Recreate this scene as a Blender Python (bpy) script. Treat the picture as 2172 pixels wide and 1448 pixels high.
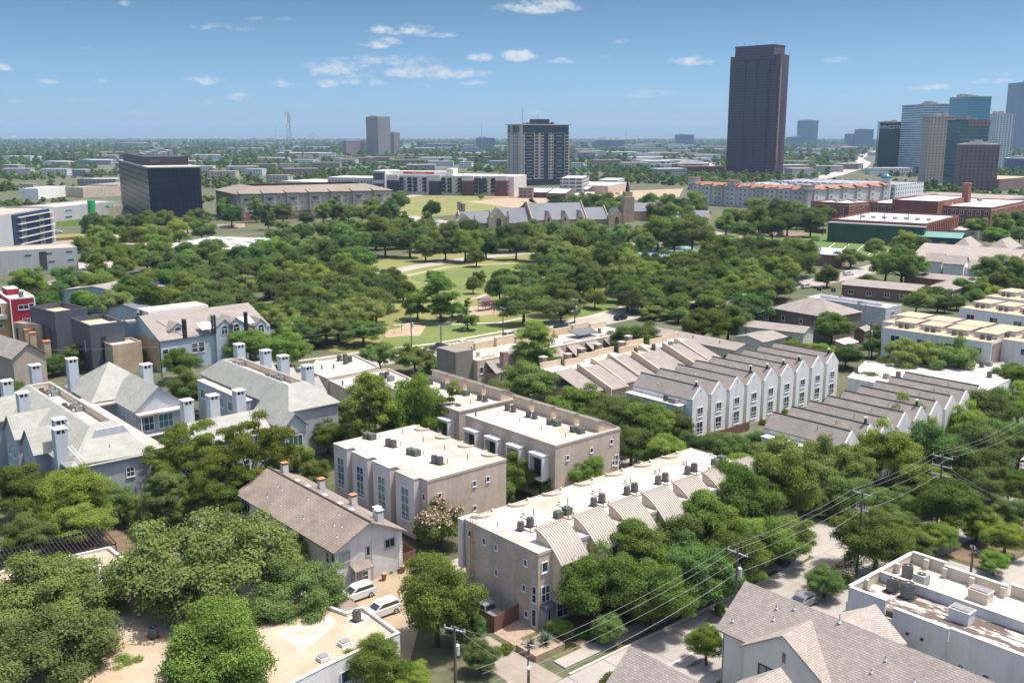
import bpy, bmesh, math, random
import numpy as np
from mathutils import Vector, Matrix
R = math.radians
for o in list(bpy.data.objects): bpy.data.objects.remove(o)
SC = bpy.context.scene
COL = SC.collection
# ------------------------------------------------------------------ camera
F, PITCH, CAMH, CX, CY = 2096.0, R(11.75), 54.0, 1086.0, 724.0
cd = bpy.data.cameras.new('camera'); cam = bpy.data.objects.new('camera', cd); COL.objects.link(cam)
cam.location = (0, 0, CAMH); cam.rotation_euler = (R(90) - PITCH, 0, 0)
cd.sensor_width = 36; cd.lens = F / 2172 * 36; cd.clip_start = 1; cd.clip_end = 90000
SC.camera = cam
# ------------------------------------------------------------------ light and exposure
SUN_AZ, SUN_EL = R(10), R(69)          # azimuth counted from +X towards +Y
SUN_STRENGTH, SKY_STRENGTH = 3.5, 0.15
HAZE = 6.5e-5
SC.view_settings.view_transform = 'Standard'; SC.view_settings.look = 'None'
SC.view_settings.gamma = 1; SC.view_settings.use_curve_mapping = False
SC.view_settings.exposure = 0.78
SC.render.engine = 'CYCLES'
SC.cycles.max_bounces = 5; SC.cycles.diffuse_bounces = 3; SC.cycles.glossy_bounces = 2
SC.cycles.transmission_bounces = 2; SC.cycles.transparent_max_bounces = 4; SC.cycles.volume_bounces = 0
SC.cycles.use_adaptive_sampling = True; SC.cycles.adaptive_threshold = 0.02
SC.cycles.use_denoising = True
SC.cycles.caustics_reflective = False; SC.cycles.caustics_refractive = False
sd = bpy.data.lights.new('sun', 'SUN'); sun = bpy.data.objects.new('sun', sd); COL.objects.link(sun)
sd.energy = SUN_STRENGTH; sd.angle = R(0.5); sd.color = (1, .95, .87)
sv = Vector((math.cos(SUN_EL) * math.cos(SUN_AZ), math.cos(SUN_EL) * math.sin(SUN_AZ), math.sin(SUN_EL)))
sun.rotation_euler = sv.to_track_quat('Z', 'Y').to_euler(); sun.location = (0, 0, 300)

def ray(px, py):
    a = (px - CX) / F; b = -(py - CY) / F
    return Vector((a, math.cos(PITCH) + b * math.sin(PITCH), -math.sin(PITCH) + b * math.cos(PITCH)))
def G(px, py, z=0.0):
    d = ray(px, py); t = (z - CAMH) / d.z
    return Vector((d.x * t, d.y * t, z))
def dist_px(p):                          # metres per pixel at a point
    d = p.y * math.cos(PITCH) - (p.z - CAMH) * math.sin(PITCH)
    return d / F
def at_dist(px, py, Y):                  # point on the pixel's ray at ground distance Y
    d = ray(px, py); t = Y / d.y
    return Vector((d.x * t, Y, CAMH + d.z * t))

# ------------------------------------------------------------------ nodes
class NT:
    def __init__(s, tree): s.t = tree
    def n(s, typ, ins=None, **kw):
        nd = s.t.nodes.new(typ)
        for k, v in kw.items(): setattr(nd, k, v)
        if ins:
            for k, v in ins.items():
                sock = nd.inputs[k]
                if isinstance(v, bpy.types.NodeSocket): s.t.links.new(v, sock)
                elif isinstance(v, bpy.types.Node): s.t.links.new(v.outputs[0], sock)
                else: sock.default_value = v
        return nd
    def math(s, op, a, b=None, c=None, clamp=False):
        ins = {0: a}
        if b is not None: ins[1] = b
        if c is not None: ins[2] = c
        return s.n('ShaderNodeMath', ins, operation=op, use_clamp=clamp).outputs[0]
    def mix(s, f, a, b, blend='MIX'):
        nd = s.n('ShaderNodeMix', None, data_type='RGBA', blend_type=blend)
        for i, v in ((0, f), (6, a), (7, b)):
            if isinstance(v, bpy.types.NodeSocket): s.t.links.new(v, nd.inputs[i])
            else: nd.inputs[i].default_value = v if i == 0 else c4(v)
        return nd.outputs[2]
    def ramp(s, f, stops):
        nd = s.n('ShaderNodeValToRGB', {0: f}); e = nd.color_ramp.elements
        while len(e) < len(stops): e.new(.5)
        for el, (p, c) in zip(e, stops): el.position = p; el.color = c4(c)
        return nd.outputs[0]
def c4(c):
    if isinstance(c, (int, float)): return (c, c, c, 1)
    return (*c, 1) if len(c) == 3 else tuple(c)
def srgb(r, g, b):
    f = lambda v: (v / 255 / 12.92) if v <= 10 else ((v / 255 + .055) / 1.055) ** 2.4
    return (f(r), f(g), f(b))

# ------------------------------------------------------------------ sky with small cumulus clouds
world = bpy.data.worlds.new('World'); SC.world = world; world.use_nodes = True
world.cycles.sampling_method = 'MANUAL'; world.cycles.sample_map_resolution = 256
w = NT(world.node_tree); bgn = world.node_tree.nodes['Background']
sky = w.n('ShaderNodeTexSky', sky_type='NISHITA', sun_disc=False)
sky.sun_elevation = SUN_EL; sky.sun_rotation = R(90) - SUN_AZ
sky.altitude = 150; sky.air_density = 0.5; sky.dust_density = 1.2; sky.ozone_density = 4.0
tc = w.n('ShaderNodeTexCoord'); sep = w.n('ShaderNodeSeparateXYZ', {0: tc.outputs['Generated']})
az = w.math('ARCTAN2', sep.outputs[0], sep.outputs[1]); el = w.math('ARCSINE', sep.outputs[2])
CLOUDS = [(470,60,90,10,.45),(560,40,60,8,.4),(640,230,60,8,.4),(300,240,60,7,.35),(1120,240,60,7,.35),(830,130,110,18,.6),(1330,90,40,8,.4),(60,215,50,8,.35),(930,75,50,10,.6),(1145,16,100,22,1),(850,66,90,16,.75),(810,94,52,17,.9),(735,150,100,28,.8),(900,156,120,22,.85),(960,160,90,16,.8),(1022,124,36,14,1),
 (1100,120,42,19,1.1),(1190,130,36,9,.8),(690,180,34,13,.8),(440,172,50,15,.7),(590,180,60,12,.65),(505,208,26,14,.6),(1000,176,32,9,.7),
 (1470,132,66,13,.85),(1375,200,70,12,.5),(1240,202,40,9,.5),(1780,128,38,9,.65),(1965,186,52,10,.8),(2090,172,60,9,.6),(2120,160,30,7,.6),
 (5,145,18,10,.9),(105,174,22,7,.6),(212,172,16,7,.55),(170,101,26,7,.6),(180,213,40,7,.4),(740,130,60,14,.5),(268,10,20,8,.6),(445,217,18,8,.5),
 (345,205,24,9,.35),(740,215,30,8,.45),(905,185,40,10,.5),(770,176,70,12,.7),(1285,120,16,7,.4),(1520,205,30,6,.3),(1780,202,20,5,.4),(120,50,20,6,.3)]
nz = w.n('ShaderNodeTexNoise', {'Vector': w.n('ShaderNodeMapping', {0: tc.outputs['Generated'], 3: (60, 60, 120)}), 'Scale': 1.0, 'Detail': 7.0, 'Roughness': .62})
nzb = w.n('ShaderNodeTexNoise', {'Vector': w.n('ShaderNodeMapping', {0: tc.outputs['Generated'], 3: (12, 12, 24)}), 'Scale': 1.0, 'Detail': 3.0})
acc = None
for (cx, cy, rx, ry, s) in CLOUDS:
    d = ray(cx, cy).normalized(); a0 = math.atan2(d.x, d.y); e0 = math.asin(d.z)
    dx = w.math('MULTIPLY', w.math('SUBTRACT', az, a0), F / rx); dy = w.math('MULTIPLY', w.math('SUBTRACT', el, e0), F / ry)
    # flatter underside: stretch below the centre
    dy = w.math('MULTIPLY', dy, w.math('ADD', 1.0, w.math('MULTIPLY', w.math('LESS_THAN', dy, 0.0), .5)))
    q = w.math('ADD', w.math('MULTIPLY', dx, dx), w.math('MULTIPLY', dy, dy))
    m = w.math('MULTIPLY', w.math('SUBTRACT', 1.15, q, clamp=True), s)
    acc = m if acc is None else w.math('MAXIMUM', acc, m)
den = w.math('MULTIPLY', w.math('SUBTRACT', w.math('ADD', w.math('MULTIPLY', acc, .62), w.math('MULTIPLY', nz.outputs[0], 2.5)), 1.42), 1.7, clamp=True)
den = w.math('MULTIPLY', w.math('MULTIPLY', den, w.math('GREATER_THAN', acc, 0.001)), w.math('MULTIPLY', acc, 1.3, clamp=True))
den = w.math('MULTIPLY', den, .85, clamp=True)
cb = w.mix(nzb.outputs[0], (2.5, 2.7, 2.95), (3.6, 3.65, 3.7))
tr = w.ramp(w.n('ShaderNodeMapRange', {0: el, 1: 0.0, 2: 0.6}).outputs[0], [(0.0, (.58,.66,.68)), (.05, (.50,.62,.65)), (.21, (.345,.462,.445)), (.40, (.85,.86,.80)), (.8, (1.35,1.1,.88))])
hi = w.n('ShaderNodeMapRange', {0: el, 1: .16, 2: .7, 3: 1.0, 4: 2.0}).outputs[0]  # high sky outside the view is made brighter, added to lift shaded surfaces
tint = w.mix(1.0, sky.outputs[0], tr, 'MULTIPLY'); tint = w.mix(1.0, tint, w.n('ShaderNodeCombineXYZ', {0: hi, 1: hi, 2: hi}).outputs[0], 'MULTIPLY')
skyc = w.mix(den, tint, cb)
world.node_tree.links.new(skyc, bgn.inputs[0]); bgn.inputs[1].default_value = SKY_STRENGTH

# ------------------------------------------------------------------ tags and mesh building
def tag(o, label=None, cat=None, group=None, kind=None):
    if label: o['label'] = label
    if cat: o['category'] = cat
    if group: o['group'] = group
    if kind: o['kind'] = kind
    return o
def empty(name, loc, rz=0.0, label=None, cat=None, group=None):
    o = bpy.data.objects.new(name, None); o.empty_display_size = .5; COL.objects.link(o)
    o.location = loc; o.rotation_euler = (0, 0, rz)
    return tag(o, label, cat, group)
class MB:
    def __init__(s): s.v = []; s.f = []; s.m = []
    def add(s, vs, fs, mi=0):
        b = len(s.v); s.v += [tuple(p) for p in vs]
        s.f += [tuple(i + b for i in f) for f in fs]; s.m += [mi] * len(fs); return s
    def box(s, x0, x1, y0, y1, z0, z1, mi=0, top=None):
        v = [(x0,y0,z0),(x1,y0,z0),(x1,y1,z0),(x0,y1,z0),(x0,y0,z1),(x1,y0,z1),(x1,y1,z1),(x0,y1,z1)]
        s.add(v, [(0,3,2,1),(0,1,5,4),(1,2,6,5),(2,3,7,6),(3,0,4,7)], mi)
        s.add([v[4],v[5],v[6],v[7]], [(0,1,2,3)], mi if top is None else top); return s
    def prism(s, poly, z0, z1, mi=0, top=None):           # polygon counter-clockwise in plan
        n = len(poly); v = [(x,y,z0) for x,y in poly] + [(x,y,z1) for x,y in poly]
        s.add(v, [tuple(range(n))[::-1]] + [(i,(i+1)%n,(i+1)%n+n,i+n) for i in range(n)], mi)
        s.add(v[n:], [tuple(range(n))], mi if top is None else top); return s
    def slab(s, poly3, t, mi=0):                          # sloping sheet given by its upper face, thickness t downwards
        n = len(poly3); v = list(poly3) + [(x,y,z-t) for x,y,z in poly3]
        return s.add(v, [tuple(range(n)), tuple(range(n,2*n))[::-1]] + [(i,i+n,(i+1)%n+n,(i+1)%n) for i in range(n)], mi)
    def ext_y(s, prof, y0, y1, mi=0):                     # profile of (x,z), counter-clockwise seen from -y, extruded along y
        n = len(prof); v = [(x,y0,z) for x,z in prof] + [(x,y1,z) for x,z in prof]
        return s.add(v, [tuple(range(n)), tuple(range(n,2*n))[::-1]] + [(i,i+n,(i+1)%n+n,(i+1)%n) for i in range(n)], mi)
    def ext_x(s, prof, x0, x1, mi=0):                     # profile of (y,z), extruded along x
        n = len(prof); v = [(x0,y,z) for y,z in prof] + [(x1,y,z) for y,z in prof]
        return s.add(v, [tuple(range(n))[::-1], tuple(range(n,2*n))] + [(i,(i+1)%n,(i+1)%n+n,i+n) for i in range(n)], mi)
    def tube(s, a, b, r0, r1=None, n=8, mi=0):
        r1 = r0 if r1 is None else r1; a = Vector(a); b = Vector(b); d = (b-a).normalized()
        x = d.orthogonal().normalized(); y = d.cross(x)
        v = [a + (x*math.cos(t)+y*math.sin(t))*r0 for t in [i*2*math.pi/n for i in range(n)]] + [b + (x*math.cos(t)+y*math.sin(t))*r1 for t in [i*2*math.pi/n for i in range(n)]]
        return s.add(v, [(i,(i+1)%n,(i+1)%n+n,i+n) for i in range(n)] + [tuple(range(n))[::-1], tuple(range(n,2*n))], mi)
    def path(s, pts, r, n=5, mi=0):
        for p, q in zip(pts, pts[1:]): s.tube(p, q, r, r, n, mi)
        return s
    def mesh(s, name, mats):
        me = bpy.data.meshes.new(name); me.from_pydata(s.v, [], s.f)
        for m in (mats if isinstance(mats, (list, tuple)) else [mats]): me.materials.append(m)
        if any(s.m): me.polygons.foreach_set('material_index', s.m)
        me.update(); return me
    def build(s, name, mats, parent=None, loc=(0,0,0), rz=0.0, smooth=False):
        o = link(name, s.mesh(name, mats), parent, loc, rz)
        if smooth: o.data.polygons.foreach_set('use_smooth', [True]*len(o.data.polygons))
        return o
def link(name, me, parent=None, loc=(0,0,0), rz=0.0):
    o = bpy.data.objects.new(name, me); COL.objects.link(o)
    o.location = loc; o.rotation_euler = (0,0,rz)
    if parent: o.parent = parent
    return o

# ------------------------------------------------------------------ materials
MATS = {}
def streaks(t, co, k):
    v = t.n('ShaderNodeMapping', {0: co, 3: (1.1, 1.1, .07)}); n = t.n('ShaderNodeTexNoise', {'Vector': v.outputs[0], 'Scale': 1.0, 'Detail': 5.0, 'Roughness': .7}).outputs[0]
    g = t.n('ShaderNodeMapRange', {0: n, 1: .35, 2: .62, 3: 1-k, 4: 1.0}).outputs[0]; return t.n('ShaderNodeCombineXYZ', {0: g, 1: t.math('POWER', g, 1.08), 2: t.math('POWER', g, 1.2)}).outputs[0]
def mat(name, col, rough=.85, var=.18, scale=.6, col2=None, stretch=(1,1,1), spec=.3, metal=0.0, detail=4.0, fine=0.0, coords='Object', lo=.32, hi=.68):
    """plain surface with blotchy variation; col2 = second tint of the stains"""
    if name in MATS: return MATS[name]
    m = bpy.data.materials.new(name); m.use_nodes = True; t = NT(m.node_tree); b = m.node_tree.nodes['Principled BSDF']
    co = t.n('ShaderNodeTexCoord').outputs[coords]
    mp = t.n('ShaderNodeMapping', {0: co, 3: stretch})
    n1 = t.n('ShaderNodeTexNoise', {'Vector': mp.outputs[0], 'Scale': scale, 'Detail': detail, 'Roughness': .6}).outputs[0]
    f = t.n('ShaderNodeMapRange', {0: n1, 1: lo, 2: hi, 3: 0.0, 4: 1.0}).outputs[0]
    c2 = col2 if col2 else tuple(v*(1-var*2) for v in col[:3])
    base = t.mix(f, c2, col)
    if fine:
        n2 = t.n('ShaderNodeTexNoise', {'Vector': mp.outputs[0], 'Scale': scale*14, 'Detail': 2.0}).outputs[0]
        g = t.n('ShaderNodeMapRange', {0: n2, 1: .3, 2: .7, 3: 1-fine, 4: 1+fine}).outputs[0]
        base = t.mix(1.0, base, t.n('ShaderNodeCombineXYZ', {0: g, 1: g, 2: g}).outputs[0], 'MULTIPLY')
    if any(w_ in name for w_ in ('stucco','wall','panel','row_paint','_paint','boards','apartment','far_white')): base = t.mix(1.0, base, streaks(t, co, .12), 'MULTIPLY')
    m.node_tree.links.new(base, b.inputs['Base Color'])
    b.inputs['Roughness'].default_value = rough; b.inputs['Metallic'].default_value = metal; b.inputs['Specular IOR Level'].default_value = spec
    MATS[name] = m; return m
def courses(name, col, colb, joint, bw, bh, along='x', mortar=.03, rough=.9, var=.2, offset=.5):
    """brick, shingle or siding courses. along: 'x','y' = roof courses in plan; 'wall' = (x+y, z)"""
    if name in MATS: return MATS[name]
    m = bpy.data.materials.new(name); m.use_nodes = True; t = NT(m.node_tree); b = m.node_tree.nodes['Principled BSDF']
    co = t.n('ShaderNodeTexCoord').outputs['Object']; sp = t.n('ShaderNodeSeparateXYZ', {0: co})
    x, y, z = sp.outputs
    if along == 'x': v = t.n('ShaderNodeCombineXYZ', {0: x, 1: y})
    elif along == 'y': v = t.n('ShaderNodeCombineXYZ', {0: y, 1: x})
    elif along == 'z': v = t.n('ShaderNodeCombineXYZ', {0: t.math('ADD', x, y), 1: t.math('MULTIPLY', z, 1.0)})
    else: v = t.n('ShaderNodeCombineXYZ', {0: t.math('ADD', x, y), 1: z})
    br = t.n('ShaderNodeTexBrick', {'Vector': v.outputs[0], 'Color1': c4(col), 'Color2': c4(colb), 'Mortar': c4(joint), 'Scale': 1.0, 'Mortar Size': mortar, 'Mortar Smooth': .2, 'Bias': 0.0, 'Brick Width': bw, 'Row Height': bh}, offset=offset)
    n1 = t.n('ShaderNodeTexNoise', {'Vector': co, 'Scale': .35, 'Detail': 5.0, 'Roughness': .65}).outputs[0]
    g = t.n('ShaderNodeMapRange', {0: n1, 1: .3, 2: .7, 3: 1-var, 4: 1+var*.6}).outputs[0]
    base = t.mix(1.0, br.outputs[0], t.n('ShaderNodeCombineXYZ', {0: g, 1: g, 2: g}).outputs[0], 'MULTIPLY')
    if along == 'wall': base = t.mix(1.0, base, streaks(t, co, .13), 'MULTIPLY')
    m.node_tree.links.new(base, b.inputs['Base Color']); b.inputs['Roughness'].default_value = rough; b.inputs['Specular IOR Level'].default_value = .25
    MATS[name] = m; return m
def glass(name, col, rough=.06, spec=.8):
    if name in MATS: return MATS[name]
    m = bpy.data.materials.new(name); m.use_nodes = True; t = NT(m.node_tree); b = m.node_tree.nodes['Principled BSDF']
    rnd = t.n('ShaderNodeObjectInfo').outputs['Random']
    g = t.n('ShaderNodeMapRange', {0: rnd, 3: .5, 4: 1.7}).outputs[0]
    base = t.mix(1.0, col, t.n('ShaderNodeCombineXYZ', {0: g, 1: g, 2: g}).outputs[0], 'MULTIPLY')
    m.node_tree.links.new(base, b.inputs['Base Color'])
    b.inputs['Roughness'].default_value = rough; b.inputs['Specular IOR Level'].default_value = spec
    MATS[name] = m; return m
def facade(name, wall, win, px, pz, fx=.6, fz=.55, win2=None, rough=.35, band=None):
    """window grid for far buildings: pitch px along the wall, pz up; share fx, fz glazed"""
    if name in MATS: return MATS[name]
    m = bpy.data.materials.new(name); m.use_nodes = True; t = NT(m.node_tree); b = m.node_tree.nodes['Principled BSDF']
    tc_ = t.n('ShaderNodeTexCoord'); sp = t.n('ShaderNodeSeparateXYZ', {0: tc_.outputs['Object']})
    nm = t.n('ShaderNodeSeparateXYZ', {0: tc_.outputs['Normal']})
    u = t.math('ADD', sp.outputs[0], sp.outputs[1]); ux = t.math('DIVIDE', u, px); uz = t.math('DIVIDE', sp.outputs[2], pz)
    cell = t.n('ShaderNodeCombineXYZ', {0: t.math('FLOOR', ux), 1: t.math('FLOOR', uz)})
    wn = t.n('ShaderNodeTexWhiteNoise', {0: cell.outputs[0]}, noise_dimensions='3D').outputs[0]
    a = t.math('LESS_THAN', t.math('ABSOLUTE', t.math('SUBTRACT', t.math('FRACT', ux), .5)), fx/2)
    c = t.math('LESS_THAN', t.math('ABSOLUTE', t.math('SUBTRACT', t.math('FRACT', uz), .5)), fz/2)
    flat = t.math('LESS_THAN', t.math('ABSOLUTE', nm.outputs[2]), .5)
    k = t.math('MULTIPLY', t.math('MULTIPLY', a, c), flat)
    n1 = t.n('ShaderNodeTexNoise', {'Vector': tc_.outputs['Object'], 'Scale': .05, 'Detail': 3.0}).outputs[0]
    wc = t.mix(n1, tuple(v*.85 for v in wall), tuple(min(1, v*1.12) for v in wall))
    gc = t.mix(wn, win, win2 or tuple(v*2.2 for v in win))
    m.node_tree.links.new(t.mix(k, wc, gc), b.inputs['Base Color'])
    m.node_tree.links.new(t.n('ShaderNodeMapRange', {0: k, 3: .85, 4: rough}).outputs[0], b.inputs['Roughness'])
    MATS[name] = m; return m
# ------------------------------------------------------------------ trees
def leaf_mat(name, ca, cb, cc, trans=.25):
    m = bpy.data.materials.new(name); m.use_nodes = True; t = NT(m.node_tree); nt = m.node_tree
    b = nt.nodes['Principled BSDF']; out = nt.nodes['Material Output']
    at = t.n('ShaderNodeAttribute', attribute_name='tint').outputs['Fac']
    rnd = t.n('ShaderNodeObjectInfo').outputs['Random']
    base = t.mix(t.math('ADD', t.math('MULTIPLY', at, .6), .2), tuple(v*.55 for v in ca), tuple(v*1.3 for v in cb))
    base = t.mix(t.math('MULTIPLY', rnd, .75), base, cc)
    g = t.n('ShaderNodeMapRange', {0: t.math('FRACT', t.math('MULTIPLY', rnd, 7.31)), 3: .66, 4: 1.38}).outputs[0]
    base = t.mix(1.0, base, t.n('ShaderNodeCombineXYZ', {0: g, 1: g, 2: g}).outputs[0], 'MULTIPLY')
    hu = t.n('ShaderNodeMapRange', {0: t.math('FRACT', t.math('MULTIPLY', rnd, 13.7)), 3: .478, 4: .522}).outputs[0]
    base = t.n('ShaderNodeHueSaturation', {'Hue': hu, 'Saturation': 1.0, 'Value': 1.0, 'Color': base}).outputs[0]
    nt.links.new(base, b.inputs['Base Color']); b.inputs['Roughness'].default_value = .7; b.inputs['Specular IOR Level'].default_value = .1
    tr = t.n('ShaderNodeBsdfTranslucent', {0: t.mix(1.0, base, (1.15, 1.25, .55), 'MULTIPLY')})
    mx = t.n('ShaderNodeMixShader', {0: trans, 1: b.outputs[0], 2: tr.outputs[0]})
    nt.links.new(mx.outputs[0], out.inputs[0])
    MATS[name] = m; return m
LEAF = {
 'oak':  leaf_mat('oak_leaves',  (.125,.178,.050), (.205,.260,.085), (.165,.220,.058), .30),
 'elm':  leaf_mat('elm_leaves',  (.115,.190,.034), (.200,.275,.056), (.165,.230,.050), .34),
 'dark': leaf_mat('dark_leaves', (.076,.138,.042), (.140,.210,.060), (.125,.180,.046), .30),
 'lime': leaf_mat('lime_leaves', (.130,.190,.028), (.210,.270,.048), (.150,.215,.040), .38),
 'cyp':  leaf_mat('cypress_leaves', (.125,.175,.034), (.190,.230,.055), (.150,.195,.045), .35),
}
BARK = mat('bark', (.13,.105,.08), .95, .3, 2.0, stretch=(1,1,.3))
PINK = mat('pink_blossom', (.60,.36,.36), .8, .1, 3)
def leaf_cloud(cl, n, size, rng, flat=.0, nrm_up=.5):
    """n leaf quads spread through clumps cl = rows of (x,y,z,rx,ry,rz); returns verts, tint"""
    vol = (cl[:,3]*cl[:,4]*cl[:,5])**.667; k = rng.choice(len(cl), n, p=vol/vol.sum())
    d = rng.normal(size=(n,3)); d /= np.linalg.norm(d, axis=1)[:,None]
    d[:,2] = np.where(d[:,2] < -.45, -d[:,2], d[:,2])
    r = rng.uniform(.0, 1, n)**.28
    p = cl[k,:3] + d*cl[k,3:6]*r[:,None]*(1+.18*rng.normal(size=(n,1)))
    nv = d*1.0 + np.array([0,0,nrm_up]) + rng.normal(size=(n,3))*.55
    nv /= np.linalg.norm(nv, axis=1)[:,None]
    a = np.cross(nv, rng.normal(size=(n,3))); a /= np.linalg.norm(a, axis=1)[:,None]; b = np.cross(nv, a)
    s = size*rng.uniform(.55, 1.35, n)[:,None]
    a *= s; b *= s*rng.uniform(.5,.8,n)[:,None]
    q = np.stack([p-a, p-b*.9+a*.1, p+a, p+b*.9+a*.1], 1)
    ct = rng.uniform(0,1,len(cl)); tint = np.clip(ct[k]*.75 + rng.uniform(-.35,.55,n), -.35, 1.35)
    return q.reshape(-1,3), tint
def quads_mesh(name, v, tint, mats, mi=None):
    n = len(v)//4; me = bpy.data.meshes.new(name)
    me.vertices.add(n*4); me.vertices.foreach_set('co', v.astype('f').ravel())
    me.loops.add(n*4); me.loops.foreach_set('vertex_index', np.arange(n*4, dtype='i'))
    me.polygons.add(n); me.polygons.foreach_set('loop_start', np.arange(0, n*4, 4, dtype='i'))
    at = me.attributes.new('tint', 'FLOAT', 'FACE'); at.data.foreach_set('value', tint.astype('f'))
    for m in mats: me.materials.append(m)
    if mi is not None: me.polygons.foreach_set('material_index', mi.astype('i'))
    me.update(calc_edges=True); return me
def crown_clumps(shape, rng, dens=1.0, cs=1.0):
    """clumps of a unit crown: radius 1 in plan, z from about zb to zt"""
    out = []
    if shape == 'oak':        # wide, flat, billowing in pads
        for i in range(int(46*dens)):
            a = rng.uniform(0, 2*np.pi); r = rng.uniform(0,1)**.55*.80
            z = .52 + .44*math.sqrt(max(0,1-(r/.95)**2)) - rng.uniform(0,.34) + .08*rng.normal()
            s = rng.uniform(.17,.30); out.append((r*math.cos(a), r*math.sin(a), z, s, s, s*rng.uniform(.5,.7)))
    elif shape == 'round':
        lob = rng.uniform(0,6.28,5); ex, ey = rng.uniform(.88,1.1,2)
        for i in range(int(52*dens)):
            d = rng.normal(size=3); d /= np.linalg.norm(d); a_ = math.atan2(d[1],d[0]); r = rng.uniform(.35,.74)*(1+.16*math.sin(2*a_+lob[0])+.12*math.sin(3*a_+lob[1])+.10*math.sin(5*a_+lob[2]+3*d[2]))
            if d[2] < -.8: d[2] *= -.6
            s = rng.uniform(.19,.34); out.append((d[0]*r*ex, d[1]*r*ey, .84+d[2]*r*.80, s, s, s*rng.uniform(.55,.85)))
    elif shape == 'tall':     # irregular upright, lobed
        for i in range(int(54*dens)):
            t = rng.uniform(0,1); z = .36 + t*1.80; rr = .80*math.sin(math.pi*min(1,.22+.72*t))**.8
            a = rng.uniform(0,2*np.pi); r = rr*rng.uniform(.25,1)
            s = rng.uniform(.17,.31); out.append((r*math.cos(a), r*math.sin(a), z, s, s, s*.75))
    elif shape == 'airy':     # loose feathery pads
        for i in range(int(40*dens)):
            a = rng.uniform(0,2*np.pi); r = rng.uniform(.1,1)**.6*.9; z = .55 + rng.uniform(0,.85)*math.sqrt(max(.05,1-r*r)) + .1*rng.normal()
            s = rng.uniform(.14,.27); out.append((r*math.cos(a), r*math.sin(a), z, s, s, s*.5))
    elif shape == 'cone':
        for i in range(int(52*dens)):
            t = rng.uniform(0,1)**1.3; z = .55 + t*2.1; rr = .88*(1-t)**.8+.08
            a = rng.uniform(0,2*np.pi); r = rr*rng.uniform(.3,1); s = rng.uniform(.13,.25)*(1.15-.5*t)
            out.append((r*math.cos(a), r*math.sin(a), z, s, s, s*.55))
    elif shape == 'shrub':
        for i in range(int(26*dens)):
            d = rng.normal(size=3); d /= np.linalg.norm(d); r = rng.uniform(.3,.72); d[2] = abs(d[2])
            s = rng.uniform(.2,.36); out.append((d[0]*r, d[1]*r, .25+d[2]*r*.8, s, s, s*.8))
    out = np.array(out); out[:,3:] *= cs; return out
def trunk_mesh(name, cl, rng, multi=False):
    m = MB(); base = .055; top = float(np.median(cl[:,2]))*.62
    stems = [(0,0)] if not multi else [(-.10,.03),(.09,-.05),(.02,.10)]
    for sx, sy in stems:
        p = [Vector((sx*.4,sy*.4,0)), Vector((sx+rng.uniform(-.03,.03), sy+rng.uniform(-.03,.03), top*.55)), Vector((sx*2, sy*2, top))]
        r = base if not multi else base*.6
        m.tube(p[0], p[1], r*1.15, r*.85, 8).tube(p[1], p[2], r*.85, r*.6, 8)
        for i in rng.choice(len(cl), min(len(cl), 12 if not multi else 5), replace=False):
            q = Vector(cl[i,:3]); mid = p[1].lerp(q, .5) + Vector((0,0,.06))
            m.tube(p[1].lerp(p[2], .5), mid, r*.42, r*.26, 5).tube(mid, q, r*.26, r*.08, 5)
    return m.mesh(name, BARK)
PROTO = {}
def make_proto(key, shape, leaf, n, size, seed, dens=1.0, pink=False, multi=False, cs=1.0):
    rng = np.random.default_rng(seed); cl = crown_clumps(shape, rng, dens, cs)
    v, tint = leaf_cloud(cl, n, size, rng)
    mi = None; mats = [LEAF[leaf]]
    if pink:
        z = v.reshape(-1,4,3)[:,:,2].mean(1); p = (z - z.min())/(z.max()-z.min())
        nz_ = rng.uniform(0,1,len(z)); mi = ((p > .5) & (nz_ > .72)).astype(int); mats = [LEAF[leaf], PINK]
    me = quads_mesh('crown', v, tint, mats, mi); PROTO.setdefault(key, []).append((me, trunk_mesh('trunk', cl, rng, multi)))
for s_ in range(3):
    make_proto('oak', 'oak', 'oak', 34000, .024, 10+s_, .92)
    make_proto('elm', 'round', 'elm', 38000, .027, 20+s_, .95)
    make_proto('dark', 'round', 'dark', 38000, .027, 30+s_, .95)
    make_proto('elmt', 'tall', 'elm', 32000, .029, 40+s_)
for s_ in range(2):
    make_proto('oakd', 'oak', 'dark', 36000, .025, 70+s_)
    make_proto('darkt', 'tall', 'dark', 32000, .029, 45+s_)
    make_proto('airy', 'airy', 'lime', 26000, .025, 50+s_)
    make_proto('cyp', 'cone', 'cyp', 20000, .038, 60+s_)
    make_proto('lime', 'round', 'lime', 34000, .028, 80+s_)
for s_ in range(3):
    make_proto('oakN', 'oak', 'oak', 62000, .0165, 110+s_, 1.9, cs=.70); make_proto('elmN', 'round', 'elm', 70000, .018, 120+s_, 1.9, cs=.74); make_proto('darkN', 'round', 'dark', 70000, .018, 130+s_, 1.9, cs=.74)
for s_ in range(2):
    make_proto('oakdN', 'oak', 'dark', 60000, .0165, 170+s_, 1.9, cs=.70); make_proto('elmtN', 'tall', 'elm', 62000, .020, 140+s_, 1.8, cs=.76); make_proto('airyN', 'airy', 'lime', 60000, .016, 150+s_, 2.2, cs=.74); make_proto('limeN', 'round', 'lime', 66000, .018, 180+s_, 1.9, cs=.74); make_proto('darktN', 'tall', 'dark', 62000, .020, 190+s_, 1.8, cs=.76)
make_proto('crape', 'round', 'dark', 22000, .036, 91, pink=True, multi=True)
make_proto('shrub', 'shrub', 'elm', 7000, .06, 95); make_proto('shrubd', 'shrub', 'dark', 7000, .06, 96); make_proto('shrubl', 'shrub', 'lime', 7000, .06, 97)
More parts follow.
